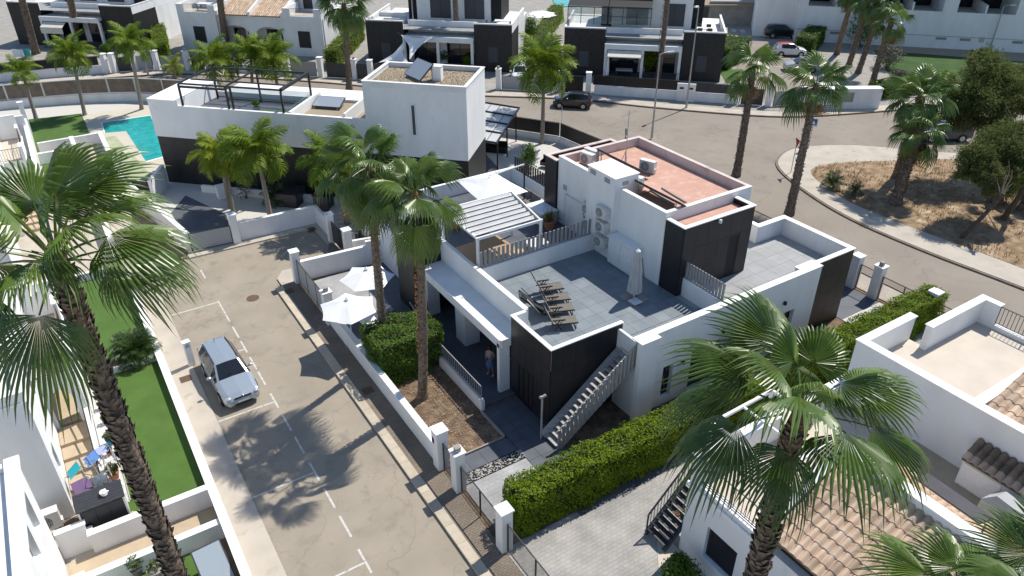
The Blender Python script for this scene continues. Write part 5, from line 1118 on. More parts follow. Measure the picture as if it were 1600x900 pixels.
for i in range(2600):
    x, y = rg.uniform(16.95, Lh - .25), rg.uniform(.25, 4.75); r = rg.uniform(.025, .07); a = rg.uniform(0, 6.28); pts = [(x + r * math.cos(a + j * 2.1) * rg.uniform(.6, 1.1), y + r * math.sin(a + j * 2.1), 8.455) for j in range(3)] + [(x, y, 8.46 + r * .8)]; q.add(pts, [(0, 1, 3), (1, 2, 3), (2, 0, 3)])
p2('gravel_stones', q, 'roofgravel')['kind'] = 'stuff'
xs = []
for px, py in ((645, 163), (651, 212)):
    d = ray(px, py); o_ = A2.inverted() @ Vector((0, 0, CAM_H)); dd = A2.inverted().to_3x3() @ d; tt = -o_.y / dd.y; xs.append(o_ + dd * tt)
k = MB(); x_ = xs[0].x; k.box(x_ - .17, x_ + .17, -.012, -.002, xs[1].z, xs[0].z); p2('slit_recess', k, 'darkcore')
window(H2, (0, -.01), (Lh, -.01), x_ - .17, x_ + .17, xs[1].z, xs[0].z, -.06, 'white', 'bluegrey', 1)
# roof terrace pergola frame
t = thing('pergola', 'black steel pergola frame with glass balustrade on the white house roof', 'pergola', A2 @ Vector((3.1, .1, 6.45)), R(-44.6))
def px_(p): return FR[t.name].inverted() @ (A2 @ Vector(p))
HP = 7.72
def bb(mb, a, b, w=.1): mb.bar(px_(a), px_(b), w)
k = MB()
for x in (3.1, 6.2, 10.4):
    for y in (.12, 4.9): bb(k, (x, y, 6.5 if y < 1 else 5.7), (x, y, HP - .05), .12)
k.build('posts', 'black', t, False) if False else None
for x in (2.75, 6.4, 6.75, 10.6):
    for y in (.12, 4.5):
        if x == 6.75 and y > 1: continue
        k = MB(); bb(k, (x, y, 6.11 if y < 1 else 5.3), (x, y, HP - .05), .12); k.build('post', 'black', t, False)
for a, b, w_ in (((2.75, .12, HP), (10.6, .12, HP), .11), ((2.75, 4.5, HP), (10.6, 4.5, HP), .11), ((2.75, .18, HP), (2.75, 4.45, HP), .10), ((10.6, .18, HP), (10.6, 4.45, HP), .2), ((6.4, .18, HP), (6.4, 4.45, HP), .10), ((2.8, 1.6, HP - .1), (10.5, 1.6, HP - .1), .09), ((2.8, .12, HP - .22), (6.3, .12, HP - .22), .14)):
    k = MB(); bb(k, a, b, w_); k.build('beam', 'black', t, False)
for a, b in (((7.2, .3), (10.7, .3)), ((10.7, .4), (10.7, 4.3)), ((3.6, 4.4), (10.6, 4.4))):
    k = MB(); k.bar(px_((a[0], a[1], 5.85)), px_((b[0], b[1], 5.85)), .02, .95); k.build('glass_panel', 'glassc', t, False)
k = MB(); k.bar(px_((3.6, 4.4, 5.38)), px_((10.6, 4.4, 5.38)), .08); p_ = k.build('balustrade_rail', 'black', t, False)
solo('roof_turf', MB().box(-1.7, 1.7, -1.1, 1.1, 0, .03), 'turf', 'small artificial turf mat on the white house roof terrace', 'turf mat', A2 @ Vector((9.0, 1.6, 5.302)), R(-44.6))
v = A2 @ Vector((7.4, 2.0, 5.302)); pot('black potted shrub under the black pergola frame', tuple(v), .28, .4, 'black', 'hedge2', 160, .09, .3, .3, seed=9, spiky=False)
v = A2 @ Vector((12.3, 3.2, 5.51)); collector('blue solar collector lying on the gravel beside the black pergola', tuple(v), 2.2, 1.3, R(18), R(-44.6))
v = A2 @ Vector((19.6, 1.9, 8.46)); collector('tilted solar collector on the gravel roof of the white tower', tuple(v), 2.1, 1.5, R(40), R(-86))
v = A2 @ Vector((21.3, 2.3, 8.46)); t = thing('roof_vent', 'white box vent beside the solar collector on the tower roof', 'vent', v, R(-44.6)); MB().box(-.3, .3, -.3, .3, 0, .95).build('housing', 'white', t, False); MB().box(-.34, .34, -.34, .34, .951, 1.0).build('cap', 'coping', t, False)
solo('vent_pipe', MB().tube([(0, 0, 0), (0, 0, 2.0)], .03, 6), 'steel', 'thin pipe standing behind the box vent on the tower roof', 'pipe', A2 @ Vector((20.9, 3.6, 8.46)))
# carport
t = thing('carport', 'black steel carport with translucent panels behind the white tower', 'carport', A2 @ Vector((18.8, 6.1, 0)), R(-44.6))
for x, y in ((5.5, .9), (5.5, 4.4), (5.5, 8.0)): MB().box(x - .05, x + .05, y - .05, y + .05, 0, 2.68).build('post', 'black', t, False)
k = MB(); k.hexa([(0, 0, 3.2), (5.6, 0, 2.7), (5.6, 8.8, 2.7), (0, 8.8, 3.2), (0, 0, 3.22), (5.6, 0, 2.72), (5.6, 8.8, 2.72), (0, 8.8, 3.22)])
M['poly'] = glass_mat('translucent sheet', (.50, .51, .52), .5, .85); k.build('roof_sheet', 'poly', t, False)
k = MB()
for i in range(5): y = .1 + i * 2.15; k.bar((0, y, 3.27), (5.6, y, 2.77), .12)
k.bar((5.62, 0, 2.75), (5.62, 8.8, 2.75), .12); k.build('rafters', 'black', t, False)
k = MB()
for i in range(1, 7): f = i / 7; k.bar((5.6 * f, 0, 3.24 - .5 * f), (5.6 * f, 8.8, 3.24 - .5 * f), .035)
k.build('battens', 'anth', t, False)
# boundary walls and fences of that plot
GW = thing('garden_wall', 'white boundary wall with sliding gates at the end of the dead end street', 'garden wall', (5.3, 46.3, .06))
k = MB(); k.seg((8.2, 46.1), (13.45, 45.9), .22, .0, 1.3); k.seg((13.45, 46.12), (13.45, 43.0), .2, 0, 1.35); k.seg((3.3, 57.8), (5.2, 46.5), .25, .0, 1.25); k.seg((4.9, 55.6), (6.3, 58.3), .25, 0, 1.7); k.build('wall', 'white', GW)
k = MB(); k.seg((8.2, 46.07), (13.48, 45.87), .28, 1.3, 1.34); k.seg((3.27, 57.8), (5.17, 46.5), .31, 1.25, 1.29); k.build('wall_coping', 'coping', GW)
pillar(GW, (8.1, 46.0), .45, .05, 2.15); pillar(GW, (13.4, 42.8), .42, .05, 2.1); pillar(GW, (13.5, 40.1), .46, .05, 2.1)
k = MB(); k.seg((13.7, 40.15), (16.4, 39.6), .2, .05, 1.15); k.build('wall', 'white', GW)
fence_panels(GW, (5.35, 46.25), (7.85, 46.02), .1, 1.35, 'anth', 2.6, solid='vent', name='gate_panel'); fence_panels(GW, (13.42, 42.55), (13.5, 40.35), .15, 1.6, 'anth', 1.1, name='gate_panel', solid='anth')
struct('driveway', MB().prism([(5.5, 46.6), (7.8, 46.4), (8.6, 50.5), (6.9, 55.5), (5.4, 53)], .0, .09), 'darktile'); struct('driveway', MB().prism([(13.7, 40.4), (21, 40.3), (21, 44.2), (13.7, 43)], .0, .09), 'darktile')
struct('driveway', MB().prism([(25.2, 43), (29, 47), (31, 56), (27, 52)], .0, .075), 'darktile')  # dark slab over the shaded ground by the tower, shade put into its colour
t = thing('planter_wall', 'low white planter wall along the charcoal base of the white house', 'low wall', (9, 54, .05)); k = MB(); a = A2 @ Vector((3.6, -1.2, 0)); b = A2 @ Vector((12.5, -1.2, 0)); k.seg(a, b, .25, .05, .6); k.build('wall', 'white', t); k = MB(); v = A2 @ Vector((5.6, -1.6, 0)); k.box(v.x - .4, v.x + .4, v.y - .4, v.y + .4, .05, .95); k.build('pillar', 'white', t)
for px, py, z, lab, s in ((456, 318, .5, 'dark grey shed with flat roof beside the white garden wall', (1.6, 1.6, 1.0)), (507, 325, .5, 'square dark grey planter box behind the white wall corner', (1.0, 1.2, 1.1))):
    p = W(px, py, 0); t = thing('garden_box', lab, 'planter' if 'planter' in lab else 'shed', (p.x, p.y, .06), R(-44)); MB().box(-s[0] / 2, s[0] / 2, -s[1] / 2, s[1] / 2, 0, s[2]).build('box', 'anth', t, False); MB().box(-s[0] / 2 - .05, s[0] / 2 + .05, -s[1] / 2 - .05, s[1] / 2 + .05, s[2] + .001, s[2] + .06).build('lid', 'darkcore', t, False)
# pool garden
PW = [W(*p) for p in ((158, 193), (237, 181), (262, 246), (229, 255), (197, 206), (163, 209))]
struct('pool_deck', MB().prism([(2.7, 70), (2.9, 79.8), (8.3, 79.5), (12, 74.6), (6.9, 60), (5.9, 58.2), (3.6, 57.8), (3.3, 60)], .0, .09), 'pooldeck')
struct('pool_rim', MB().prism([(p.x, p.y) for p in PW], .0, .10), 'coping')
cx_ = sum(p.x for p in PW) / 6; cy_ = sum(p.y for p in PW) / 6
struct('pool_water', MB().sheet([(cx_ + (p.x - cx_) * .955, cy_ + (p.y - cy_) * .97) for p in PW], .104), 'water')
struct('paved_strip', MB().prism([(3.5, 60), (3.5, 72), (4.5, 72), (5.6, 60)], .0, .095), mat('mossy cream slabs', (.42, .43, .33), .9, (.30, .35, .19), 1.1, 6))
struct('lawn', MB().prism([(-1.6, 71.2), (2.65, 71.2), (2.75, 80.3), (-1.6, 81)], .0, .11), 'lawn')
BF = thing('boundary_fence', 'curving white wall topped with dark mesh panels behind the pool garden', 'fence', (3, 84, .05))
bl = [(-6, 86.3), (-2.8, 85.9), (.3, 85.1), (3.3, 84.2), (5.8, 83.1), (8.1, 81.8), (12.5, 77.9)]
for a, b in zip(bl[:-1], bl[1:]):
    k = MB(); k.seg(a, b, -.2, .0, .85); k.build('wall', 'white2', BF); dx = Vector(b) - Vector(a); fence_panels(BF, Vector(a) + dx * .01, Vector(b) - dx * .01, .88, 2.3, 'acwhite', 3.4, solid='kerbdark', post=.09)
BF2 = thing('boundary_fence', 'low white wall topped with black screening round the tower house corner', 'fence', (36, 48, .05))
bl = [(30.6, 58.8), (36.7, 49.7), (37.15, 44.0), (37.2, 40.0), (37.2, 34)]
for a, b in zip(bl[:-1], bl[1:]):
    k = MB(); k.seg(a, b, -.2, .0, .55); k.build('wall', 'white', BF2); dx = Vector(b) - Vector(a); fence_panels(BF2, Vector(a) + dx * .01, Vector(b) - dx * .01, .56, 1.75, 'anth', 2.6, solid='black')
BF3 = thing('boundary_fence', 'low white wall and fence between street and the black pergola house', 'fence', (20, 70, .05))
k = MB(); k.seg((12.7, 77.7), (30.5, 58.95), -.2, 0, .6); k.build('wall', 'white2', BF3)
t = thing('garden_sofa', 'dark wicker sofa under the translucent carport', 'sofa', tuple(W(772, 236, .08)), R(-44)); MB().box(-1.1, 1.1, -.4, .4, 0, .42).build('base', 'black', t, False); MB().box(-1.1, 1.1, .25, .4, .421, .8).build('backrest', 'black', t, False)
def lantern_chair(lab, loc, rz): 
    t = thing('garden_chair', lab, 'chair', loc, rz, 'dark wicker chairs in the corner garden'); MB().box(-.33, .33, -.33, .33, .25, .42).build('seat', 'black', t, False); MB().box(-.33, .33, .26, .34, .421, .95).build('backrest', 'black', t, False)
    for x in (-.33, .27): MB().box(x, x + .06, -.33, .25, .421, .62).build('armrest', 'black', t, False)
    return t
v = W(833, 240, .3); lantern_chair('dark wicker garden chair left of the feather palm shadow', (v.x + 1.2, v.y - 3.6, .07), R(40)); v = W(845, 250, .4); lantern_chair('dark wicker garden chair nearest the charcoal upper block', (v.x - .1, v.y - .8, .07), R(-60))

# ------------------------------------------------------------------ far row of houses
def far_modern(lab, a, b, variant):
    a = Vector(a); b = Vector(b); L = (b - a).length; ang = math.atan2((b - a).y, (b - a).x)
    t = thing('modern_house', lab, 'house', (a.x, a.y, .1), ang); B = lambda n_, mb, m, par=t: mb.build(n_, m, par, False)
    s = L / 16.8; x1, x2 = 4.4 * s, 12.5 * s; H = 5.1; T = 4.2
    B('wall', MB().box(0, x1, 0, 4.6, -.1, T), 'darkcore'); B('wall', MB().box(x2, L, 0, 4.6, -.1, T), 'darkcore'); B('wall', MB().box(x1, x2, 2.0, 10, -.1, T), 'white'); B('wall', MB().box(-.02, L + .02, 4.6, 11.5, -.1, T), 'white2')
    for u0, u1 in ((0, x1), (x2, L)):
        w = MB(); w.box(u0, u1, 0, .12, T, H); (w.box(u0, u0 + .15, .12, 4.6, T, H) if u0 == 0 else w.box(u1 - .15, u1, .12, 4.6, T, H)); B('parapet', w, 'white')
        clad2(t, (u0, 0), (u1, 0), 0, H - .05, .9, 2.5); c = MB(); c.box(u0 - .03, u1 + .03, -.06, .15, H, H + .06); B('coping', c, 'coping')
        um = (u0 + u1) / 2; window(t, (0, -.06), (L, -.06), um - .55, um + .55, 1.0, 2.7, -.03, 'anth', 'bluegrey', 1, slats=True)
    c = MB(); c.box(L - .17, L + .03, .12, 9, H + .001, H + .06); c.box(-.03, .17, .12, 9, H + .001, H + .06); B('coping', c, 'coping'); B('parapet', MB().box(L - .12, L + .015, 4.6, 9, T, H), 'white'); B('parapet', MB().box(-.015, .12, 4.6, 9, T, H), 'white')
    w = MB(); w.box(x1 + .01, x2 - .01, 1.9, 2.05, T, H - .25); B('parapet', w, 'white')
    w = MB(); w.box(x1 + .01, x2 - .01, -.6, 2.0, 3.35, 3.6); w.box(x1 + .01, x2 - .01, -.62, -.45, 3.1, 3.65); B('canopy', w, 'white')
    for x in (x1 + .15, (x1 + x2) / 2, x2 - .15): MB().box(x - .14, x + .14, -.6, -.3, -.05, 3.1).build('canopy_pillar', 'white', t, False)
    for u0, u1 in ((x1 + .5, (x1 + x2) / 2 - .4), ((x1 + x2) / 2 + .4, x2 - .5)): window(t, (0, 2.0), (L, 2.0), u0, u1, .1, 2.9, -.05, 'black', 'glass', 2, name='sliding_door')
    B('porch_floor', MB().box(x1, x2, -1.2, 1.99, -.05, .15), 'darktile'); bars(t, ((x1 + x2) / 2 + .3, -1.1, 0), (x2, -1.1, 0), .1, 1.0, .16, 'anth', .03, 'porch_railing', 2, world=False)
    # upper floor set back
    u0, u1 = x1 + .3, x2 + .9
    B('wall', MB().box(u0, u1, 4.9, 11, T, 8.6), 'white'); B('wall', MB().box(u1, u1 + 1.2, 5.6, 11, T, 8.5), 'darkcore'); B('wall', MB().box(u0 - 1.2, u0, 5.6, 11, T, 8.5), 'darkcore')
    B('coping', MB().box(u0 - .05, u1 + .05, 4.85, 11.05, 8.6, 8.66), 'coping')
    for q0, q1 in ((u0 + 1.6, u0 + 4.0), (u0 + 5.6, u0 + 7.9)):
        window(t, (0, 4.89), (L, 4.89), q0, q1, T + .35, T + 2.7, -.04, 'anth', 'bluegrey', 2)
    B('terrace_floor', MB().box(.15, L - .15, .13, 4.59, T, T + .03), 'tile2')
    if variant == 'glazed':
        for q0, q1 in ((.1, x1 - .05), (x1 + .1, x1 + 4.6)):
            k = MB()
            for q in range(4): x = q0 + (q1 - q0) * q / 3; k.bar((x, 1.9, H), (x, 1.9, H + 1.75), .07)
            k.bar((q0, 1.9, H + 1.75), (q1, 1.9, H + 1.75), .09); k.bar((q0, 1.9, H + .85), (q1, 1.9, H + .85), .05); k.bar((q0, 1.9, H + 1.8), (q0, 4.8, H + 2.2), .07); k.bar((q1, 1.9, H + 1.8), (q1, 4.8, H + 2.2), .07); fr = k.build('glazed_screen', 'anth', t, False)
            MB().box(q0, q1, 1.89, 1.91, H + .05, H + 1.7).build('pane', 'glassc', fr, False); k = MB(); k.hexa([(q0, 1.9, H + 1.83), (q1, 1.9, H + 1.83), (q1, 4.8, H + 2.2), (q0, 4.8, H + 2.2), (q0, 1.9, H + 1.86), (q1, 1.9, H + 1.86), (q1, 4.8, H + 2.23), (q0, 4.8, H + 2.23)]); k.build('screen_roof', 'darkcore', t, False)
    return t
F4 = far_modern('far white and charcoal house with glazed roof terraces behind the parked black car', (49.1, 66.35), (61.5, 55.0), 'glazed')
F3 = far_modern('far white and charcoal house with white shade sails in its front garden', (32.54, 81.07), (44.86, 70.14), 'plain')
F1 = far_modern('far white and charcoal house at the top left corner with towels on its rail', (-.4, 114.6), (11.95, 103.0), 'plain')
def awn(t, x0, x1, drop, m='cream'):
    k = MB(); k.hexa([(x0, -.64, 3.0), (x1, -.64, 3.0), (x1, -1.5, 2.55), (x0, -1.5, 2.55), (x0, -.64, 3.03), (x1, -.64, 3.03), (x1, -1.5, 2.58), (x0, -1.5, 2.58)]); k.box(x0, x1, -1.52, -1.5, 2.55 - drop, 2.56); k.build('awning', m, t, False)
awn(F4, 4.8, 8.3, .05); awn(F1, 5.0, 8.0, .7)
def T4(p): return FR[F4.name] @ Vector(p)
# rows of the tan tiled house in the middle
def far_tiled(lab, a, b):
    a = Vector(a); b = Vector(b); L = (b - a).length; ang = math.atan2((b - a).y, (b - a).x); t = thing('tiled_house', lab, 'house', (a.x, a.y, .1), ang); B = lambda n_, mb, m, par=t: mb.build(n_, m, par, False)
    xa, xb = L * .27, L * .74; H = 4.3
    B('wall', MB().box(0, xa, 0, 9, -.1, H), 'white'); B('wall', MB().box(xb, L, 0, 9, -.1, H), 'white'); B('wall', MB().box(xa, xb, 1.6, 9, -.1, H), 'white')
    w = MB()
    for u0, u1 in ((0, xa), (xb, L)): w.box(u0, u0 + .9, 0, .2, H, H + 1.1); w.box(u1 - .9, u1, 0, .2, H, H + 1.1); w.box(u0 + .9, u1 - .9, 0, .2, H, H + .25); w.box(u0, u0 + .2, .2, 4, H, H + 1.1); w.box(u1 - .2, u1, .2, 4, H, H + 1.1); B('parapet', w, 'white'); w = MB()
    for u0, u1 in ((0, xa), (xb, L)): B('balcony_floor', MB().box(u0 + .2, u1 - .2, .2, 4, H, H + .03), 'beige'); bars(t, (u0 + .9, .1, 0), (u1 - .9, .1, 0), H + .25, H + 1.1, .14, 'anth', .02, 'balcony_railing', 2, world=False)
    # arched porch fronts
    for u0, u1 in ((xa, (xa + xb) / 2), ((xa + xb) / 2, xb)):
        w = MB(); n = 10; r = (u1 - u0) * .40; cx = (u0 + u1) / 2; spring = 2.2
        w.box(u0, cx - r, .25, .5, -.1, H); w.box(cx + r, u1, .25, .5, -.1, H)
        for i in range(n):
            a0, a1 = math.pi * i / n, math.pi * (i + 1) / n; q = [(cx - r * math.cos(a0), spring + r * .55 * math.sin(a0)), (cx - r * math.cos(a1), spring + r * .55 * math.sin(a1))]
            w.hexa([(q[0][0], .25, q[0][1]), (q[1][0], .25, q[1][1]), (q[1][0], .5, q[1][1]), (q[0][0], .5, q[0][1]), (q[0][0], .25, H), (q[1][0], .25, H), (q[1][0], .5, H), (q[0][0], .5, H)])
        B('arch_wall', w, 'white'); window(t, (0, 1.58), (L, 1.58), cx - 1.0, cx + .5, .2, 2.6, -.03, 'anth', 'glass', 2); window(t, (0, 1.58), (L, 1.58), cx + .8, cx + 1.5, .2, 2.3, -.03, 'anth', 'shutter', 1, name='door'); bars(t, (u0 + .3, .1, 0), (u1 - .3, .1, 0), .2, 1.1, .15, 'anth', .02, 'porch_railing', 3, world=False)
    for u in (xa * .5, (xb + L) / 2): window(t, (0, -.005), (L, -.005), u - .75, u + .75, 1.0, 2.9, -.04, 'anth', 'shutter', 1, slats=True)
    # tiled lean-to roof, courses of tiles as pieces
    hm = MB(); 
    for i in range(6): a0 = math.pi * i / 6; a1 = math.pi * (i + 1) / 6; hm.face((-.11 * math.cos(a0), 0, .09 * math.sin(a0)), (-.11 * math.cos(a0), .62, .09 * math.sin(a0)), (-.11 * math.cos(a1), .62, .09 * math.sin(a1)), (-.11 * math.cos(a1), 0, .09 * math.sin(a1)))
    me = hm.mesh('roof_tile', 'claytile'); pitch = math.atan2(1.5, 4.4); nr = 8; nc = 14; k = MB(); k.hexa([(xa + .2, .1, H), (xb - .2, .1, H), (xb - .2, 4.6, H + 1.5), (xa + .2, 4.6, H + 1.5), (xa + .2, .1, H + .06), (xb - .2, .1, H + .06), (xb - .2, 4.6, H + 1.56), (xa + .2, 4.6, H + 1.56)]); rf = k.build('roof', 'claydark', t, False)
    nc = int((xb - xa - .5) / .28); joined = MB()
    for i in range(nc):
        x = xa + .35 + (xb - xa - .7) * (i + .5) / nc
        for r_ in range(nr): f = r_ / nr; T_ = Matrix.Translation((x, .1 + 4.4 * f, H + .06 + 1.5 * f + random.uniform(0, .02))) @ Matrix.Rotation(pitch, 4, 'X'); inst('roof_tile', me, rf, T_.to_translation(), (pitch, 0, random.uniform(-.02, .02)))
    w = MB()
    for x in (xa + .0, (xa + xb) / 2 - .15, xb - .3): w.hexa([(x, 0, H), (x + .3, 0, H), (x + .3, 4.6, H + 1.4), (x, 4.6, H + 1.4), (x, 0, H + .5), (x + .3, 0, H + .5), (x + .3, 4.6, H + 2.0), (x, 4.6, H + 2.0)])
    B('gable_wall', w, 'white'); B('wall', MB().box(1.2, L - 1.2, 4.61, 10, H, H + 3.2), 'white')
    k = MB(); k.tube([(L + .05, .3, 0), (L + .05, .3, H)], .05, 6); B('downpipe', k, 'wpaint'); window(t, (0, 4.6), (L, 4.6), L - 4.2, L - 3.0, H + .2, H + 2.4, -.03, 'anth', 'shutter', 1, name='door')
    return t
F2 = far_tiled('far white house with arched porches and a pale clay tiled roof', (16.5, 100.2), (29.75, 87.5))
# front walls, pillars and gates along the far pavement
def front(lab, pts, panels, pills, z=1.0, sol='black', wallm='white'):
    t = thing('boundary_wall', lab, 'garden wall', (pts[0][0], pts[0][1], .1)); 
    for a, b in zip(pts[:-1], pts[1:]): k = MB(); k.seg(a, b, .2, .05, z); k.build('wall', wallm, t)
    for a, b, z0, z1, s in panels: fence_panels(t, a, b, z0, z1, 'anth', 2.3, solid=s)
    for p in pills: pillar(t, p, .5, .05, 2.25, ang=R(-43), lamp=(len(p) > 2))
    return t
front('white front wall of the house behind the parked black car', [(47.6, 58.9), (56.9, 49.1)], [((47.6, 59.1), (53.6, 52.8), 1.0, 2.0, 'black'), ((53.8, 52.6), (56.9, 49.3), 1.0, 1.95, 'anth'), ((57.7, 48.5), (59.1, 47.1), .1, 1.7, 'anth'), ((59.9, 46.4), (63.2, 44.9), .1, 1.5, 'vent'), ((45.4, 61.0), (46.9, 59.9), .1, 1.8, 'black')], [(47.3, 59.5), (57.3, 48.9), (59.5, 46.7, 1), (63.6, 44.7), (45.0, 61.4)])
front('white front wall of the house with the shade sails', [(30.6, 75.9), (36.6, 69.0)], [((26.9, 79.4), (29.0, 77.3), .1, 1.7, 'anth'), ((29.4, 76.9), (30.3, 76.0), .1, 1.8, 'anth'), ((30.9, 75.8), (38.5, 67.3), 1.0, 1.8, 'anth'), ((40.6, 65.4), (44.4, 61.8), .1, 1.5, 'vent')], [(29.2, 77.1, 1), (30.5, 75.9), (26.4, 79.9), (38.9, 66.9), (40.3, 65.6, 1)])
front('white front wall of the tiled roof house', [(18.3, 87.3), (23.3, 82.9)], [((12.3, 92.3), (14.5, 90.7), .1, 1.7, 'vent'), ((15.2, 90.3), (16.3, 89.4), .1, 1.7, 'anth'), ((23.9, 82.2), (26.0, 80.2), .1, 1.7, 'vent')], [(14.8, 90.6, 1), (16.7, 89.0), (23.6, 82.6, 1), (11.9, 92.5)])
front('white front wall with dark screens at the top left corner', [(-4, 96.8), (6.5, 94.2)], [((-4, 97.0), (6.3, 94.4), 1.0, 2.0, 'black'), ((8.0, 93.9), (9.6, 93.5), .1, 1.7, 'anth'), ((9.9, 93.4), (11.5, 92.8), .1, 1.7, 'vent')], [(6.9, 94.1), (7.7, 93.8), (9.75, 93.4)])
t = thing('meter_cabinet', 'white twin meter cabinet set in the front wall behind the black car', 'meter box', (53.9, 52.3, .1), R(-46)); MB().box(-.9, .9, -.25, -.05, 0, 1.75).build('cabinet', 'wpaint', t, False)
for x in (-.45, .45): MB().box(x - .2, x + .2, -.27, -.251, 1.2, 1.4).build('meter_window', 'anth', t, False); MB().box(x - .4, x + .4, -.265, -.251, .15, 1.0).build('cabinet_door', 'white2', t, False)
t = thing('entrance_wall', 'thick white entrance wall with a stone plaque by the parking court', 'wall', (61.6, 44.1, .1), R(-31)); MB().box(0, 7.3, 0, .9, 0, 1.9).build('wall', 'white2', t, False); MB().box(2.4, 4.6, -.04, -.002, .7, 1.6).build('plaque', 'concrete', t, False); MB().box(-.05, 7.35, -.05, .95, 1.901, 1.97).build('coping', 'coping', t, False)
# shade sails
def sail(lab, pts):
    c = sum((Vector(p) for p in pts), Vector()) / 3; t = thing('shade_sail', lab, 'shade sail', c, 0, 'white shade sails'); k = MB(); N = 10; vs = []; idx = {}
    P = [Vector(p) for p in pts]
    for i in range(N + 1):
        for j in range(N + 1 - i):
            u, v = i / N, j / N; w = 1 - u - v; p = P[0] * w + P[1] * u + P[2] * v
            pull = 27 * u * v * w * .0; e = min(u, v, w); q = c + (p - c) * (1 - .9 * (1 - min(1, e * 3)) * (4 * max(u * v, v * w, u * w)) * .42); idx[i, j] = len(vs); vs.append(q - Vector((0, 0, 1.1 * u * v * w * 6)))
    fs = []
    for i in range(N):
        for j in range(N - i):
            fs.append((idx[i, j], idx[i + 1, j], idx[i, j + 1]))
            if i + j < N - 1: fs.append((idx[i + 1, j], idx[i + 1, j + 1], idx[i, j + 1]))
    k.add(vs, fs); k.build('sail', 'canvas', t, smooth=True); k = MB()
    for p in P: k.tube([p + (c - p).normalized() * .1, p - (c - p).normalized() * .5], .015, 4)
    k.build('tension_cords', 'steel', t)
def WF(t, px, py, yl):
    m_ = FR[t.name].inverted(); d = m_.to_3x3() @ ray(px, py); o_ = m_ @ Vector((0, 0, CAM_H)); return FR[t.name] @ (o_ + d * ((yl - o_.y) / d.y))
sail('white shade sail with its long edge along the porch roof', [WF(F3, 626, 54, -.9), WF(F3, 680, 56, -.9), WF(F3, 640, 94, -3.2)]); sail('white shade sail stretched low over the front garden', [WF(F3, 632, 64, -1.3), WF(F3, 591, 98, -3.0), WF(F3, 639, 99, -4.4)])
# white apartment block at the right
AP = thing('apartment_block', 'long white apartment block in shade behind the green lawn', 'apartment building', (83.2, 63.2, .1), math.atan2(-18.6, 17.8)); B = lambda n_, mb, m: mb.build(n_, m, AP, False)
LA = 34
B('wall', MB().box(0, LA, 0, 12, -.1, 3.9), 'white'); B('wall', MB().box(-5, -.01, 1.5, 12, -.1, 5.0), 'white'); B('wall', MB().box(-5, LA, 6.5, 12, 3.91, 9), 'white'); B('ledge', MB().box(0, LA, -.03, -.002, 1.45, 1.52), 'vent')
bays = [(1.0, 7.6), (9.8, 16.4), (18.0, 24.4), (26.4, 32)]
w = MB(); xs_ = [0] + [v for b_ in bays for v in b_] + [LA]
for i in range(0, len(xs_), 2): w.box(xs_[i], xs_[i + 1], .02, 6.5, 3.9, 7.0)
for b_ in bays: w.box(b_[0], b_[1], .0, .18, 3.9, 4.3)
w.box(0, LA, 0, 6.5, 7.0, 9.0); B('balcony_front', w, 'white')
for b_ in bays:
    B('balcony_glazing', MB().box(b_[0], b_[1], 5.9, 6.2, 3.95, 6.99), 'glass'); k = MB(); 
    for i in range(1, 4): x = b_[0] + (b_[1] - b_[0]) * i / 4; k.box(x - .04, x + .04, 5.8, 5.89, 3.95, 6.99)
    B('glazing_bars', k, 'anth'); k = MB(); m_ = (b_[0] + b_[1]) / 2; k.box(m_ - .1, m_ + .1, .2, 5.7, 3.95, 5.2); B('balcony_partition', k, 'white')
for x in (4.2, 8.4, 10.9, 16.5, 19.2, 25.0, 27.5): B('vent_grille', MB().box(x, x + 1.2, -.02, -.003, 1.05, 1.35), 'concrete')
B('wall_sign', MB().box(21.3, 21.9, -.04, -.003, 1.0, 1.6), 'beige')
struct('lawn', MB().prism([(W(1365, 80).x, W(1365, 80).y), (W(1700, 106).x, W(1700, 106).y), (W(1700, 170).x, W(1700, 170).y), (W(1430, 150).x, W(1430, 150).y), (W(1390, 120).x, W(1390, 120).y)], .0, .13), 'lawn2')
struct('pebble_strip', MB().prism([tuple(W(*q)[:2]) for q in ((1362, 68), (1700, 90), (1700, 104), (1364, 80))], .0, .12), 'roofgravel')
struct('parking_court', MB().prism([(W(1140, 62).x, W(1140, 62).y), (W(1245, 70).x, W(1245, 70).y), (W(1300, 165).x, W(1300, 165).y), (W(1160, 160).x, W(1160, 160).y)], .0, .115), 'road2')
struct('path', MB().prism([(W(1305, 90).x, W(1305, 90).y), (W(1352, 80).x, W(1352, 80).y), (W(1400, 130).x, W(1400, 130).y), (W(1330, 150).x, W(1330, 150).y)], .0, .12), 'concrete')
for i, py in enumerate((90, 104, 118)):
    a, b = W(1195, py), W(1255, py + 4); k = MB(); k.prism([(a.x, a.y), (b.x, b.y), (b.x - .05, b.y - .12), (a.x - .05, a.y - .12)], .12, .122); k.build('bay_line', 'mark', None)['kind'] = 'structure'
for px in ((1128, 47), (1146, 49), (1160, 50)):
    a = W(*px); k = MB(); k.box(a.x - .3, a.x + .3, a.y - .9, a.y + .9, .12, .123); k.xf(Matrix.Translation(a) @ Matrix.Rotation(R(-40), 4, 'Z') @ Matrix.Translation(-a)); k.build('bay_line', 'mark', None)['kind'] = 'structure'
t = thing('retaining_wall', 'grey concrete retaining wall behind the parked black saloon', 'wall', (81.5, 75.2, .1), math.atan2(-5.2, 7.5)); MB().box(-1, 12, 0, .4, 0, 3.0).build('lower_wall', 'concrete', t, False); MB().box(-1, 12, -.08, .48, 3.001, 3.12).build('coping', 'vent', t, False)
struct('slope', MB().hexa([(78, 77, 2.6), (92, 67.6, 2.6), (120, 90, 8), (95, 115, 8), (78, 77, 2.8), (92, 67.6, 2.8), (120, 90, 8.2), (95, 115, 8.2)]), 'roofgravel')
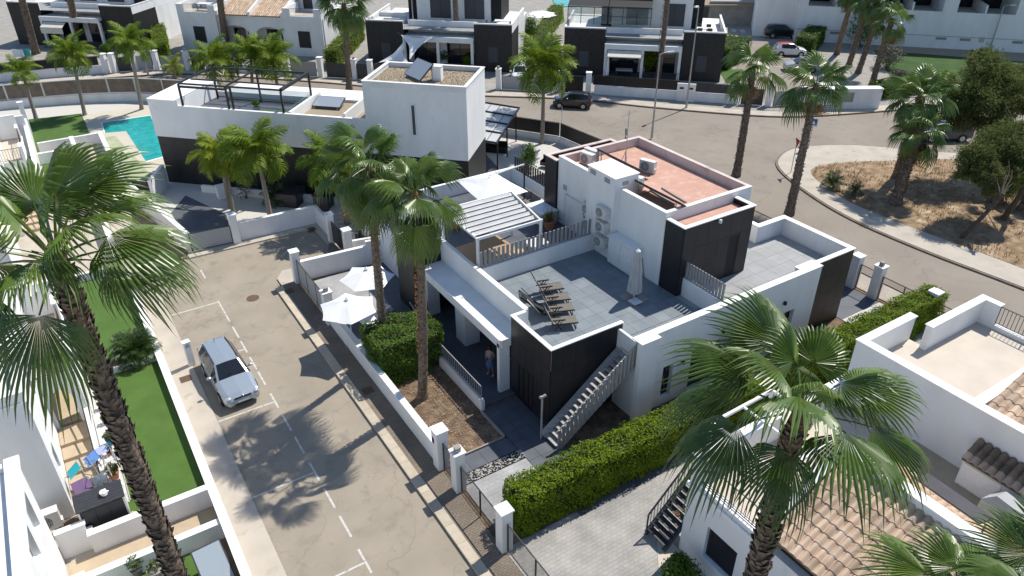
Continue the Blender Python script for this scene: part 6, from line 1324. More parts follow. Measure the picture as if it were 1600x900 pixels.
struct('pool_water', MB().prism([(W(868, 12).x, W(868, 12).y), (W(918, 12).x, W(918, 12).y), (W(935, -30).x, W(935, -30).y), (W(850, -30).x, W(850, -30).y)], .1, .2), 'water'); struct('lawn', MB().prism([(W(855, 15).x, W(855, 15).y), (W(880, 14).x, W(880, 14).y), (W(882, 35).x, W(882, 35).y), (W(845, 60).x, W(845, 60).y)], .1, .14), 'lawn'); struct('lawn', MB().prism([(W(1122, 110).x, W(1122, 110).y), (W(1160, 110).x, W(1160, 110).y), (W(1168, 132).x, W(1168, 132).y), (W(1135, 132).x, W(1135, 132).y)], .1, .14), 'lawn')
p = W(250, 22, 2.0); parasol('far white parasol beyond the hedge beside the tiled roof house', (p.x, p.y, .15), 2.2, 2.0, 8, seed=2); p = W(845, 22, 2.2); parasol('far white parasol beyond the garden hedge near the turquoise pool', (p.x, p.y, .15), 2.2, 2.0, 8, seed=2)
# ------------------------------------------------------------------ row of white town houses on the left
def bayhouse(lab, y0, full=True, nearest=False):
    t = thing('town_house', lab, 'house', (-4.1, y0, .05)); B = lambda n_, mb, m, par=t: mb.build(n_, m, par)
    # tall projecting bay
    yb0, yb1 = y0 + 2.2, y0 + 6.9; xb = -3.5
    ws = [(.9, 1.7, 1.3, 2.6), (2.5, 3.3, 3.9, 5.3)]
    w = MB(); wall_mb(w, (xb, yb1), (xb, yb0), -.25, .0, 6.2, [])
    w = MB(); wall_mb(w, (xb, yb0), (xb, yb1), .25, .0, 6.2, ws); w.box(-12, xb - .25, yb0, yb0 + .2, 0, 6.2); w.box(-12, xb - .25, yb1 - .2, yb1, 0, 6.2); w.box(-12, xb - .25, yb0 + .2, yb1 - .2, 5.8, 5.95); B('bay_wall', w, 'white')
    for o in ws: window(t, (xb, yb0), (xb, yb1), *o, .16, 'wpaint', 'glass', 1, world=True)
    c = MB(); c.box(-12, xb + .08, yb0 - .07, yb0 + .27, 6.2, 6.3); c.box(-12, xb + .08, yb1 - .27, yb1 + .07, 6.2, 6.3); c.box(xb - .28, xb + .079, yb0 + .27, yb1 - .27, 6.2, 6.3); c.box(-12, xb + .04, yb0 - .04, yb0 - .001, 5.75, 5.85); c.box(xb + .001, xb + .04, yb0 - .001, yb1, 5.75, 5.85); B('cornice', c, 'coping')
    B('wall', MB().box(-12, -6.0, y0, yb0 - .001, 0, 6.6), 'white')
    # porch with an arch facing down the street, balcony above
    ya, yz_ = y0 + 7.0, y0 + 12.6; x0, x1 = -3.5, -2.12; cx, r, sp = -2.93, .44, 2.1; n = 10
    w = MB(); w.box(x0, cx - r, ya, ya + .22, 0, 3.45); w.box(cx + r, x1, ya, ya + .22, 0, 3.45)
    for i in range(n):
        a0, a1 = math.pi * i / n, math.pi * (i + 1) / n; q = [(cx - r * math.cos(a0), sp + r * 1.5 * math.sin(a0)), (cx - r * math.cos(a1), sp + r * 1.5 * math.sin(a1))]
        w.hexa([(q[0][0], ya, q[0][1]), (q[1][0], ya, q[1][1]), (q[1][0], ya + .22, q[1][1]), (q[0][0], ya + .22, q[0][1]), (q[0][0], ya, 3.45), (q[1][0], ya, 3.45), (q[1][0], ya + .22, 3.45), (q[0][0], ya + .22, 3.45)])
    w.box(x1 - .22, x1, ya + .22, yz_, 0, .95); w.box(x1 - .22, x1, ya + .22, ya + .8, .95, 3.45); w.box(x1 - .22, x1, yz_ - .8, yz_, .95, 3.45); w.box(x1 - .22, x1, ya + .8, yz_ - .8, 2.7, 3.45); B('porch_wall', w, 'white')
    B('wall', MB().box(-12, x0 - .001, yb1 + .001, yz_, 0, 6.2), 'white'); B('porch_floor', MB().box(x0, x1 - .22, ya + .22, yz_, 0, .85), 'tan')
    B('balcony_floor', MB().box(x0, x1 - .22, ya + .22, yz_, 3.2, 3.42), 'beige'); c = MB(); c.box(x0, x1 + .06, ya - .05, ya + .26, 3.45, 3.52); c.box(x1 - .26, x1 + .06, ya + .26, yz_, 3.45, 3.52); B('balcony_coping', c, 'coping')
    B('balcony_wall', MB().box(x1 - .2, x1, ya, ya + .9, 3.52, 4.5), 'white'); B('balcony_wall', MB().box(x1 - .2, x1, yz_ - 1.2, yz_ - .201, 3.52, 4.5).box(x0, x1, yz_ - .2, yz_ + .001, 3.52, 5.2), 'white')
    bars(t, (x0, ya + .1, 0), (x1 - .2, ya + .1, 0), 3.52, 4.4, .16, 'rust', .022, 'balcony_railing', 1.2); bars(t, (x1 - .1, ya + .9, 0), (x1 - .1, yz_ - 1.2, 0), 3.52, 4.4, .16, 'rust', .022, 'balcony_railing', 1.5)
    # steps up to the porch
    for i in range(5): MB().box(-3.48, -2.36, y0 + 2.5 + i * .82, ya - .001 if i == 4 else y0 + 3.32 + i * .82, .0, .1 + (i + 1) * .15).build('step', 'tan', t)
    w = MB(); w.hexa([(-2.34, y0 + 2.6, 0), (-2.13, y0 + 2.6, 0), (-2.13, ya, 0), (-2.34, ya, 0), (-2.34, y0 + 2.6, .5), (-2.13, y0 + 2.6, .5), (-2.13, ya, 1.5), (-2.34, ya, 1.5)]); B('stair_wall', w, 'white'); k = MB(); k.bar((-2.28, y0 + 2.7, 1.1), (-2.28, ya, 1.95), .05, .05); k.bar((-2.28, y0 + 2.7, .5), (-2.28, y0 + 2.7, 1.1), .04); B('hand_rail', k, 'anth')
    w = MB(); w.box(-12, -4.1, y0 + 12.7, y0 + 14, 0, 6.2); B('wall', w, 'white')
    if nearest:
        oa = [WX(40, 812, -4.1), WX(66, 868, -4.1)]
        w = MB(); wall_mb(w, (-4.1, 8), (-4.1, y0 - .02), .25, 0, 5.2, [(12.2, 13.4, 3.4, 4.9), (14.1, 15.2, 3.0, 4.6), (7.5, 9, 3.4, 5)]); B('wall', w, 'white'); w = MB(); w.box(-12, -4.36, y0 - .25, y0 - .02, 0, 5.2); w.box(-12, -4.36, 8, y0 - .26, 4.9, 5.0); B('wall', w, 'white')
        for o in [(12.2, 13.4, 3.4, 4.9), (14.1, 15.2, 3.0, 4.6), (7.5, 9, 3.4, 5)]: window(t, (-4.1, 8), (-4.1, y0), *o, .18, 'wpaint', 'glass', 1, world=True)
        c = MB(); c.box(-4.45, -4.0, 8, y0 + .05, 5.2, 5.3); B('cornice', c, 'coping')
    else:
        w = MB(); w.box(-12, -3.9, y0 - 8, y0 - .001, 0, 6.4); B('wall', w, 'white')
    return t
bayhouse('white town house with an arched porch and tan entry steps beside the artificial lawn', 24.2, nearest=True)
bayhouse('white town house farther up the row with a railed balcony behind the big palm crown', 52.4)
t = thing('boundary_wall', 'tall white party wall at the far end of the town house row', 'garden wall', (-2, 72, .05)); k = MB(); k.box(-8, -1.7, 70.7, 70.95, 0, 3.4); k.box(-1.9, -1.65, 58, 70.69, 0, 2.6); k.build('wall', 'white', t); pillar(t, (-1.75, 76.5), .35, .05, 3.0); k = MB(); k.box(-1.85, -1.65, 70.96, 76.3, 0, 1.6); k.build('wall', 'white2', t)
# garden walls of the left row
GL = thing('garden_wall', 'thick low white wall between the pale pavement and the left gardens', 'garden wall', (1.3, 35, .03))
k = MB(); k.box(1.18, 1.45, -20, 46.2, 0, .98); k.box(1.0, 1.27, 46.2, 71, 0, .98); k.build('wall', 'white', GL); k = MB(); k.box(1.14, 1.47, -20, 46.2, .98, 1.02); k.box(.97, 1.30, 46.201, 71, .98, 1.02); k.build('wall_coping', 'coping', GL)
k = MB(); k.box(-3.1, 1.17, 23.95, 24.2, 0, 1.0); k.box(-4.08, -3.1, 24.25, 24.45, 0, 1.35); k.box(-3.1, -2.9, 24.2, 24.45, 0, 1.0); k.build('cross_wall', 'white2', GL); k = MB(); k.box(-3.12, 1.13, 23.92, 24.23, 1.0, 1.03); k.box(-4.08, -3.05, 24.21, 24.48, 1.35, 1.38); k.build('wall_coping', 'coping', GL)
k = MB(); k.box(-3.4, 1.17, 22.1, 22.35, 0, .85); k.box(-4.08, -3.4, 22.15, 22.4, 0, 1.0); k.build('cross_wall', 'white2', GL); k = MB(); k.box(-3.4, 1.13, 22.07, 22.38, .85, .88); k.build('wall_coping', 'coping', GL)
k = MB(); k.box(-1.5, 1.17, 34.5, 34.66, 0, .9); k.build('cross_wall', 'white2', GL); k = MB(); k.box(-1.4, 1.17, 45.0, 45.2, 0, 1.0); k.box(-1.6, 1.27, 67.9, 68.15, 0, 1.0); k.build('cross_wall', 'white', GL)
k = MB(); k.box(-1.4, 3.4, 70.45, 70.7, 0, 1.05); k.box(3.2, 3.45, 57.9, 70.44, 0, 1.05); k.build('cross_wall', 'white2', GL); k = MB(); k.box(3.16, 3.49, 57.9, 70.7, 1.05, 1.09); k.build('wall_coping', 'coping', GL)
struct('path', MB().box(-4.0, 1.15, 22.36, 23.93, .0, .07), 'tan')
struct('artificial_lawn', MB().box(-1.5, 1.175, 24.21, 34.49, .0, .59).box(-3.08, -1.501, 24.46, 25.39, .0, .589), 'turf'); struct('artificial_lawn', MB().box(-1.5, 1.175, 35.9, 44.98, .0, .5), 'turf'); struct('artificial_lawn', MB().box(-1.5, 1.0, 60, 67.88, .0, .09), 'turf'); struct('artificial_lawn', MB().box(-3.3, .2, 17, 22.05, .0, .09), 'turf')
struct('garden_soil', MB().box(-1.5, 1.175, 34.67, 35.89, .0, .55), 'soil'); struct('pebble_bed', MB().box(-2.1, -1.53, 25.4, 44.9, .0, .60), 'gravel'); struct('bed_edging', MB().box(-1.53, -1.5, 25.4, 34.5, .0, .65), 'beige')
struct('pebble_bed', MB().box(.35, 1.17, 15, 22.05, .0, .10), 'claydark'); struct('garden_soil', MB().box(-4.08, -2.2, 24.48, 26.3, .0, .08), 'soil')
rg = random.Random(21); q = MB()
for i in range(2000):
    x, y = rg.uniform(-2.08, -1.55), rg.uniform(25.4, 40); r = rg.uniform(.025, .06); a = rg.uniform(0, 6); pts = [(x + r * math.cos(a + j * 2.1), y + r * math.sin(a + j * 2.1), .598) for j in range(3)] + [(x, y, .60 + r * .8)]; q.add(pts, [(0, 1, 3), (1, 2, 3), (2, 0, 3)])
o = q.build('white_pebbles', 'coping', None); o['kind'] = 'stuff'; o['label'] = 'white pebbles in the narrow planting bed'
# planting bed pots
for (px, py, lab, m_, lm, r, n) in ((162, 632, 'small green and yellow succulent topmost in the white pebble bed', 'beigec', 'succ', .16, 220), (166, 655, 'second succulent down the white pebble bed', 'beigec', 'succ', .17, 220), (172, 688, 'leafy plant in a bright turquoise pot in the pebble bed', 'pot', 'shrub', .24, 300), (170, 705, 'reddish plant between the turquoise pot and the large bush in the pebble bed', 'clay', 'redleaf', .15, 160), (178, 742, 'big yellowish bush low in the pebble bed below the turquoise pot', 'clay', 'succ', .28, 420), (168, 765, 'lowest orange tinted plant in the pebble bed', 'clay', 'redleaf', .18, 200)):
    p = W(px, py, .8); pot(lab, (min(-1.66, p.x), p.y, .60), r * .75, r * 1.2, m_, lm, n, .055, r, r * .8, seed=int(px + py), spiky=False)
# shed, fan ornament, ball
t = thing('garden_shed', 'low dark grey garden shed with a ribbed lid on the artificial lawn', 'shed', (-2.45, 24.85, .09))
x0, x1, y0, y1 = -3.2, -1.62, 24.5, 25.25
MB().box(x0 + .06, x1 - .06, y0 + .06, y1, .09, 1.22).build('body', 'anth', t)
for i in range(3): u0 = x0 + .12 + i * .46; MB().box(u0, u0 + .42, y0 + .03, y0 + .059, .15, 1.15).build('door_panel', 'shutter', t)
for x in (x0, x1 - .06): MB().box(x, x + .06, y0 + .0, y1 + .02, .09, 1.2).build('corner_post', 'acwhite', t)
for i in range(6): k = MB(); ya_ = y0 - .06 + i * .145; k.hexa([(x0 - .04, ya_, 1.25 + i * .022), (x1 + .04, ya_, 1.25 + i * .022), (x1 + .04, ya_ + .137, 1.272 + i * .022), (x0 - .04, ya_ + .137, 1.272 + i * .022), (x0 - .04, ya_, 1.29 + i * .022), (x1 + .04, ya_, 1.29 + i * .022), (x1 + .04, ya_ + .137, 1.312 + i * .022), (x0 - .04, ya_ + .137, 1.312 + i * .022)]); k.build('roof_slat', 'anth', t)
t.location.z += .5
solo('garden_ornament', MB().blob((0, 0, .09), (.15, .15, .10), 3, 6, .25), 'coping', 'white shell ornament on the lid of the dark garden shed', 'ornament', (-2.2, 24.85, 1.86))
p = W(234, 793, .6); k = MB()
for i in range(8): k.bar((0, 0, .03), (.16 * math.cos(i * .785), .16 * math.sin(i * .785), .03), .05, .02)
k.tube([(.16 * math.cos(a * .5236), .16 * math.sin(a * .5236), .03) for a in range(13)], .018, 5); solo('wheel_ornament', k, 'coping', 'small white wheel ornament on the artificial lawn next to the palm trunk', 'ornament', (p.x, p.y, .59))
p = W(209, 806, .6); solo('stone_ball', MB().blob((0, 0, .1), (.15, .13, .11), 5, 6, .08), 'wood', 'small tan stone on the lawn at the corner of the shed', 'stone', (p.x, p.y, .59))
aircon('white air conditioner standing in the corner behind the garden cross wall', (-4.35, 25.55, .5), 0, w=.95, h=.8, d=.38)
q = MB()
for i in range(90): a = rg.uniform(0, 6.3); q.blob((-3.4 + rg.gauss(0, .2), 24.85 + rg.gauss(0, .16), .1), (rg.uniform(.03, .09),) * 3, i, 3, .3)
o = q.build('rubble_heap', 'twig', None); o['kind'] = 'stuff'; o['label'] = 'heap of rubble and dry leaves beside the air conditioner'
# drying rack with laundry
p = W(148, 728, 1.5); t = thing('clothes_rack', 'folding clothes rack hung with blue, white and purple laundry on the lawn edge', 'clothes rack', (p.x, p.y, .59), R(12))
k = MB()
for s in (-1, 1):
    k.bar((-.45, s * .28, 0), (.45, s * .28, 1.0), .022); k.bar((.45, s * .28, 0), (-.45, s * .28, 1.0), .022)
k.bar((-.05, -.75, 1.0), (-.05, .75, 1.0), .02); k.bar((.35, -.75, 1.02), (.35, .75, 1.02), .02); k.bar((-.45, -.75, 1.02), (-.45, .75, 1.02), .02)
for y in (-.75, -.25, .25, .75): k.bar((-.45, y, 1.02), (.35, y, 1.02), .016)
k.bar((.35, -.3, 1.02), (.75, -.55, 1.22), .016); k.bar((.35, .3, 1.02), (.75, .55, 1.22), .016); k.bar((.75, -.6, 1.22), (.75, .6, 1.22), .016); k.bar((-.45, -.5, 1.02), (-1.1, -.6, 1.1), .018); k.bar((-.45, .0, 1.02), (-1.1, -.1, 1.1), .018); k.build('rack_frame', 'steel', t, False)
def cloth(m_, a, b, drop, seed=0, out=(0, 0)):
    a = Vector(a); b = Vector(b); rg_ = random.Random(seed); k = MB(); N = 6; vs = []; fs = []
    for i in range(N + 1):
        q_ = a.lerp(b, i / N); wv = .025 * math.sin(i * 2.1 + seed)
        n_ = Vector((-(b - a).y, (b - a).x, 0)).normalized()
        for j, f in enumerate((0, .5, 1)): vs.append(q_ + n_ * (wv * f + .012) + Vector((out[0] * f, out[1] * f, -drop * f * (1 + .05 * math.sin(i * 1.3)))))
        vs.append(q_ - n_ * (.012 + wv * .5) - Vector((0, 0, drop * .6)))
    for i in range(N):
        o_ = i * 4
        for j in (0, 1): fs.append((o_ + j, o_ + j + 1, o_ + j + 5, o_ + j + 4))
        fs.append((o_, o_ + 4, o_ + 7, o_ + 3))
    k.add(vs, fs); k.build('hanging_cloth', m_, t, False, smooth=True)
for i, (m_, a, b, dr, *ou) in enumerate((('teal', (-.45, .05, 1.06), (-.45, .6, 1.06), .3, (-.45, 0)), ('sky', (.3, .1, 1.08), (.3, .75, 1.08), .2, (-.5, 0)), ('lav', (.3, .25, 1.1), (.3, .75, 1.1), .02, (.4, 0)), ('maroon', (.35, .3, 1.03), (.35, .7, 1.03), .25), ('wash', (.75, -.1, 1.23), (.75, .3, 1.23), .55), ('navy', (.75, -.45, 1.23), (.75, -.25, 1.23), .6), ('navy', (.75, .35, 1.23), (.75, .52, 1.23), .5), ('coping', (.35, -.7, 1.03), (.35, -.35, 1.03), .45), ('beigec', (.2, -.2, 1.03), (.2, .3, 1.03), .3), ('lilac', (-1.05, -.62, 1.1), (-.4, -.55, 1.03), .75, (0, -.35)), ('wash', (-.35, -.74, 1.03), (.1, -.74, 1.03), .5))): cloth(m_, a, b, dr, i, *ou)
# blue panel garden at the bottom
PT_ = [W(300, 843, .9), W(350, 851, .9), W(372, 905, .9), W(316, 915, .9)]; c_ = sum(PT_, Vector()) / 4
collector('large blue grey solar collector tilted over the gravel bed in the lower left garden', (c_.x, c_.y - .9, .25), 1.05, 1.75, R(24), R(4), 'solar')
p = W(212, 888, .4); pot('leafy potted shrub left of the trunk behind the lower garden wall', (p.x, p.y, .09), .2, .32, 'cushion', 'shrub', 200, .07, .3, .3, seed=31, spiky=False); p = W(243, 893, .4); pot('grey round pot with small green shrub beside the palm trunk at the bottom', (p.x, p.y, .09), .27, .45, 'concrete', 'shrub', 160, .06, .26, .2, seed=32, spiky=False)
# bicycle like toys by the far wall and bollard
p = W(75, 300, .4); t = thing('bicycle', 'small turquoise and purple bicycle leaning by the white garden wall', 'bicycle', (-1.0, 62.0, .09), R(60))
for x in (-.45, .45): k = MB(); k.tube([(x + .3 * math.cos(a * .5236), 0, .32 + .3 * math.sin(a * .5236)) for a in range(13)], .025, 5); k.build('wheel', 'rubber', t, False)
k = MB(); k.tube([(-.45, 0, .32), (-.1, 0, .75), (.35, 0, .8), (.45, 0, .32)], .03, 6); k.tube([(-.1, 0, .75), (-.05, 0, .3), (.35, 0, .8)], .03, 6); k.tube([(-.05, 0, .3), (-.45, 0, .32)], .025, 6); k.build('frame', 'teal', t, False); k = MB(); k.bar((.36, -.25, .95), (.36, .25, .95), .03); k.bar((.35, 0, .8), (.36, 0, .95), .03); k.build('handlebar', 'lilac', t, False); k = MB(); k.blob((-.14, 0, .85), (.13, .08, .04), 1, 4, 0); k.build('saddle', 'black', t, False)
p = W(301, 571); t = thing('utility_pillar', 'slim white utility pillar with a green emblem on the pavement by the silver car', 'utility pillar', (p.x - .02, p.y + .08, .03), R(8))
MB().box(-.16, .16, -.13, .13, 0, 1.38).build('pillar', 'wpaint', t, False); MB().box(-.19, .19, -.16, .16, 1.381, 1.42).build('cap', 'coping', t, False); MB().box(-.11, .11, -.142, -.131, 1.08, 1.3).build('emblem_plate', 'canvasg', t, False); k = MB(); k.tube([(.07 * math.cos(a * .5236), -.146, 1.19 + .07 * math.sin(a * .5236)) for a in range(10)], .012, 5); k.bar((0, -.146, 1.19), (.07, -.146, 1.19), .02, .01); k.build('emblem', 'green', t, False)
t = thing('orange_lamp', 'orange box on the white wall pillar by the pool gate', 'lamp', (3.35, 57.6, 1.1)); MB().box(-.22, .22, -.2, .2, 0, .4).build('box', 'orange', t, False); MB().box(-.25, .25, -.23, .23, .401, .46).build('lid', 'coping', t, False)
t = thing('garden_gate', 'dark mesh pool gate beside the orange box', 'gate', (4.2, 57.2, .09)); fence_panels(t, (3.5, 57.3), (4.8, 56.3), .12, 1.5, 'anth', 2, solid='anth')

# ------------------------------------------------------------------ white house at the lower right
H3 = thing('terrace_house', 'white house with roof terraces and pale clay tiles at the lower right', 'house', (15.35, 12.3, .08)); B = lambda n_, mb, m: mb.build(n_, m, H3)
w = MB(); wall_mb(w, (15.35, 12.42), (15.35, -6), .3, 0, 3.62, [(1.1, 2.45, .85, 2.35)]); w.box(15.65, 23.5, 12.12, 12.42, 0, 4.85); B('wall', w, 'white')
window(H3, (15.35, 12.42), (15.35, -6), 1.1, 2.45, .85, 2.35, .14, 'anth', 'shutter', 1, world=True, slats=True, fw=.08); k = MB(); k.box(15.3, 15.349, 9.86, 11.44, .74, .84); B('window_sill', k, 'coping')
w = MB(); w.box(15.35, 15.649, 11.95, 12.42, 3.62, 4.85); w.box(15.35, 15.52, 9.35, 11.949, 3.62, 3.80); B('parapet', w, 'white')
c = MB(); c.box(15.29, 15.70, 11.9, 12.48, 4.85, 4.9); c.box(15.70, 23.5, 12.08, 12.46, 4.85, 4.899); c.box(15.26, 15.349, 9.3, 12.5, 3.45, 3.6); c.box(15.3, 15.6, 9.36, 11.94, 3.8, 3.84); B('cornice', c, 'coping')
bars(H3, (15.45, 9.4, 0), (15.45, 11.95, 0), 3.84, 4.75, .17, 'anth', .02, 'balcony_railing', 1.27)
B('balcony_floor', MB().box(15.52, 23.5, 9.3, 12.12, 3.4, 3.72), 'beige'); B('deck_floor', MB().box(20.35, 23.5, -6, 9.299, 3.4, 3.9), 'tan')
w = MB(); w.hexa([(15.35, 9.0, 3.0), (18.62, 9.0, 3.0), (18.62, 9.29, 3.0), (15.35, 9.29, 3.0), (15.35, 9.0, 4.75), (18.62, 9.0, 6.28), (18.62, 9.29, 6.28), (15.35, 9.29, 4.75)]); B('gable_wall', w, 'white')
c = MB(); c.hexa([(15.3, 8.96, 4.75), (18.66, 8.96, 6.28), (18.66, 9.33, 6.28), (15.3, 9.33, 4.75), (15.3, 8.96, 4.80), (18.66, 8.96, 6.33), (18.66, 9.33, 6.33), (15.3, 9.33, 4.80)]); B('gable_coping', c, 'coping')
w = MB(); w.box(18.30, 18.62, 3.6, 8.99, 5.4, 6.28); B('ridge_wall', w, 'white'); c = MB(); c.box(18.26, 18.66, 3.55, 8.95, 6.28, 6.33); B('ridge_coping', c, 'coping')
# roofs of real barrel tiles
def tile_mesh(wd, ln, m, up=.085):
    mb = MB(); N = 8; vs = []
    prof = [(-wd / 2, .0), (-wd * .36, up * .55), (-wd * .2, up * .95), (0, up * 1.1), (wd * .18, up * .75), (wd * .30, up * .1), (wd * .40, -.012), (wd * .5, .0)]
    for s, (yy, sc, dz) in enumerate(((0, 1.0, .022), (ln, .93, 0))): vs += [(x * sc, yy, z + dz) for x, z in prof]
    vs += [(x, 0, z + .022 - .02) for x, z in prof]
    fs = [(i, i + 1, N + i + 1, N + i) for i in range(N - 1)] + [(2 * N + i, 2 * N + i + 1, i + 1, i) for i in range(N - 1)]
    mb.add(vs, fs); return mb.mesh('roof_tile', m, smooth=True)
def tile_roof(par, o, along, up, ncol, nrow, wd, ln, m, name='roof_tile', skip=None):
    """o: eave corner, along: unit vector along the eave, up: unit vector up the slope"""
    o = Vector(o); al = Vector(along); u = Vector(up); n_ = al.cross(u); Rm_ = Matrix((al, u, n_)).transposed(); eu = Rm_.to_euler(); me = tile_mesh(wd * 1.02, ln * 1.14, m)
    for i in range(ncol):
        for r_ in range(nrow):
            p = o + al * (wd * (i + .5)) + u * (ln * r_) + n_ * (.03 + random.uniform(0, .012))
            e = (eu.x + random.uniform(-.015, .015), eu.y + random.uniform(-.02, .02), eu.z + random.uniform(-.02, .02)); inst(name, me, par, local(H3, p), e)
sl = Vector((2.98, 0, 1.45)).normalized(); k = MB(); k.hexa([(15.2, -6, 4.30), (18.3, -6, 5.81), (18.3, 8.99, 5.81), (15.2, 8.99, 4.30), (15.2, -6, 4.42), (18.3, -6, 5.93), (18.3, 8.99, 5.93), (15.2, 8.99, 4.42)]); rf1 = k.build('roof', 'claydark', H3)
tile_roof(rf1, (15.15, 8.95, 4.42), (0, -1, 0), sl, 30, 9, .275, .385, 'claytile')
sl2 = Vector((-1.75, 0, .85)).normalized(); k = MB(); k.hexa([(18.62, -6, 5.75), (20.5, -6, 4.85), (20.5, 8.5, 4.85), (18.62, 8.5, 5.75), (18.62, -6, 5.9), (20.5, -6, 5.0), (20.5, 8.5, 5.0), (18.62, 8.5, 5.9)]); rf2 = k.build('roof', 'claydark', H3)
tile_roof(rf2, (20.55, 8.45 - 27 * .275, 5.0), (0, 1, 0), sl2, 27, 5, .275, .385, 'claytile'); w = MB(); w.box(18.621, 20.34, -6, 8.4, 3.8, 4.9); w.box(20.34, 20.45, -6, 8.4, 3.9, 4.84); B('wall', w, 'white')
# big white wall, upper terrace
w = MB(); w.box(23.5, 23.8, -8, 12.42, 3.3, 6.5); w.box(23.8, 26.9, 12.15, 12.42, 3.3, 6.5); w.box(26.7, 30.7, 11.35, 11.6, 3.3, 6.5); w.box(30.45, 30.7, 10.75, 11.349, 3.3, 6.5); w.box(23.8, 30.7, 8.0, 8.28, 5.3, 6.05); w.box(30.45, 30.7, 8.281, 10.749, 5.3, 5.62); B('wall', w, 'white')
c = MB(); c.box(23.46, 23.84, -8, 12.46, 6.5, 6.55); c.box(23.84, 26.94, 12.11, 12.46, 6.5, 6.549); c.box(26.66, 30.41, 11.31, 11.64, 6.5, 6.55); c.box(30.41, 30.74, 10.71, 11.64, 6.5, 6.551); c.box(23.84, 30.7, 7.96, 8.32, 6.05, 6.1); B('coping', c, 'coping')
B('terrace_floor', MB().box(23.8, 30.45, 8.28, 11.35, 5.0, 5.42).box(23.8, 26.9, 11.35, 12.15, 5.0, 5.421), 'beige'); B('wall', MB().box(23.8, 30.69, -8, 11.34, 0, 5.0), 'white')
k = MB(); k.hexa([(26.9, 11.6, 5.3), (30.4, 11.6, 2.2), (30.4, 12.4, 2.2), (26.9, 12.4, 5.3), (26.9, 11.6, 5.33), (30.4, 11.6, 2.23), (30.4, 12.4, 2.23), (26.9, 12.4, 5.33)]); B('stair_flight', k, 'anth'); bars(H3, (30.58, 8.3, 0), (30.58, 10.75, 0), 5.62, 6.45, .15, 'anth', .02, 'terrace_railing', 1.2)
sl3 = Vector((1, 0, .35)).normalized(); k = MB(); k.hexa([(23.85, 2, 5.5), (27, 2, 6.6), (27, 7.95, 6.6), (23.85, 7.95, 5.5), (23.85, 2, 5.55), (27, 2, 6.65), (27, 7.95, 6.65), (23.85, 7.95, 5.55)]); rf3 = k.build('roof', 'claydark', H3); tile_roof(rf3, (23.85, 7.95, 5.55), (0, -1, 0), sl3, 9, 7, .3, .4, 'claytile')
# white pergola frame over the balcony
t = thing('pergola', 'bare white metal pergola frame over the corner balcony of the lower right house', 'pergola', (15.7, 12.2, 4.9)); k = MB()
P4 = [(15.72, 12.22), (15.72, 9.45), (18.9, 9.6), (18.7, 12.3)]
for (x, y), zb in zip(P4, (4.9, 3.84, 3.73, 4.9)): MB().box(x - .05, x + .05, y - .05, y + .05, zb, 6.2).build('post', 'wpaint', t)
for i in range(4): a, b = P4[i], P4[(i + 1) % 4]; k = MB(); k.bar((a[0], a[1], 6.25), (b[0], b[1], 6.25), .1, .1); k.build('beam', 'wpaint', t)
k = MB(); k.bar((17.2, 9.5, 6.24), (17.2, 12.25, 6.24), .07); k.build('beam', 'wpaint', t)
# collector, cabinet, cover, table, stairs
cs = [W(1428, 748, 6.05), W(1530, 820, 6.05), W(1552, 812, 6.2), W(1450, 742, 6.2)]
t = thing('solar_collector', 'flat grey solar collector lying along the tiled roof ridge at lower right', 'solar panel', (19.2, 6, 5.8)); k = MB(); n_ = Vector((0, 0, .07)); k.hexa([p for p in cs] + [p + n_ for p in cs]); k.build('panel', 'collector', t); k = MB()
for i in (0, 1): k.bar(cs[i] + Vector((.15, .1 - .2 * i, 0)), cs[i] + Vector((.15, .1 - .2 * i, -.35)), .05)
k.build('feet', 'steel', t)
t = thing('outdoor_cabinet', 'white outdoor cabinet with a weathered tiled top against the big white wall', 'cabinet', (23.2, 5, 3.9)); MB().box(22.75, 23.49, 2.0, 7.3, 3.9, 4.95).build('carcass', 'white', t)
for i in range(4): MB().box(22.72, 22.749, 2.1 + i * 1.3, 3.33 + i * 1.3, 3.98, 4.85).build('cabinet_door', 'wpaint', t)
me = tile_mesh(.26, .36, 'claydark', .08); me2 = tile_mesh(.26, .36, 'claytile', .08); s_ = Vector((.78, 0, .42)).normalized(); al = Vector((0, -1, 0)); eu = Matrix((al, s_, al.cross(s_))).transposed().to_euler(); MB().hexa([(22.65, 2, 4.96), (23.49, 2, 4.96), (23.49, 7.35, 4.96), (22.65, 7.35, 4.96), (22.65, 2, 5.0), (23.49, 2, 5.42), (23.49, 7.35, 5.42), (22.65, 7.35, 5.0)]).build('top', 'claydark', t)
for i in range(20):
    for r_ in range(3): p = Vector((22.66, 7.25 - i * .265, 5.02)) + s_ * (.3 * r_); inst('roof_tile', me2 if r_ == 0 else me, t, p - Vector((23.2, 5, 3.9)), (eu.x, eu.y + random.uniform(-.03, .03), eu.z + random.uniform(-.03, .03)))
p = W(1565, 770, 4.3); t = thing('covered_barbecue', 'barbecue under a grey cloth cover beside the white cabinet', 'barbecue', (22.1, 5.35, 3.9), R(-8)); k = MB(); k.hexa([(-.4, -.75, 0), (.4, -.75, 0), (.4, .75, 0), (-.4, .75, 0), (-.38, -.72, .8), (.38, -.72, .8), (.38, .72, .8), (-.38, .72, .8)]); k.hexa([(-.38, -.72, .8), (.38, -.72, .8), (.38, .72, .8), (-.38, .72, .8), (-.2, -.4, 1.12), (.25, -.4, 1.12), (.25, .42, 1.12), (-.2, .42, 1.12)]); k.build('cover', 'greycover', t, False)
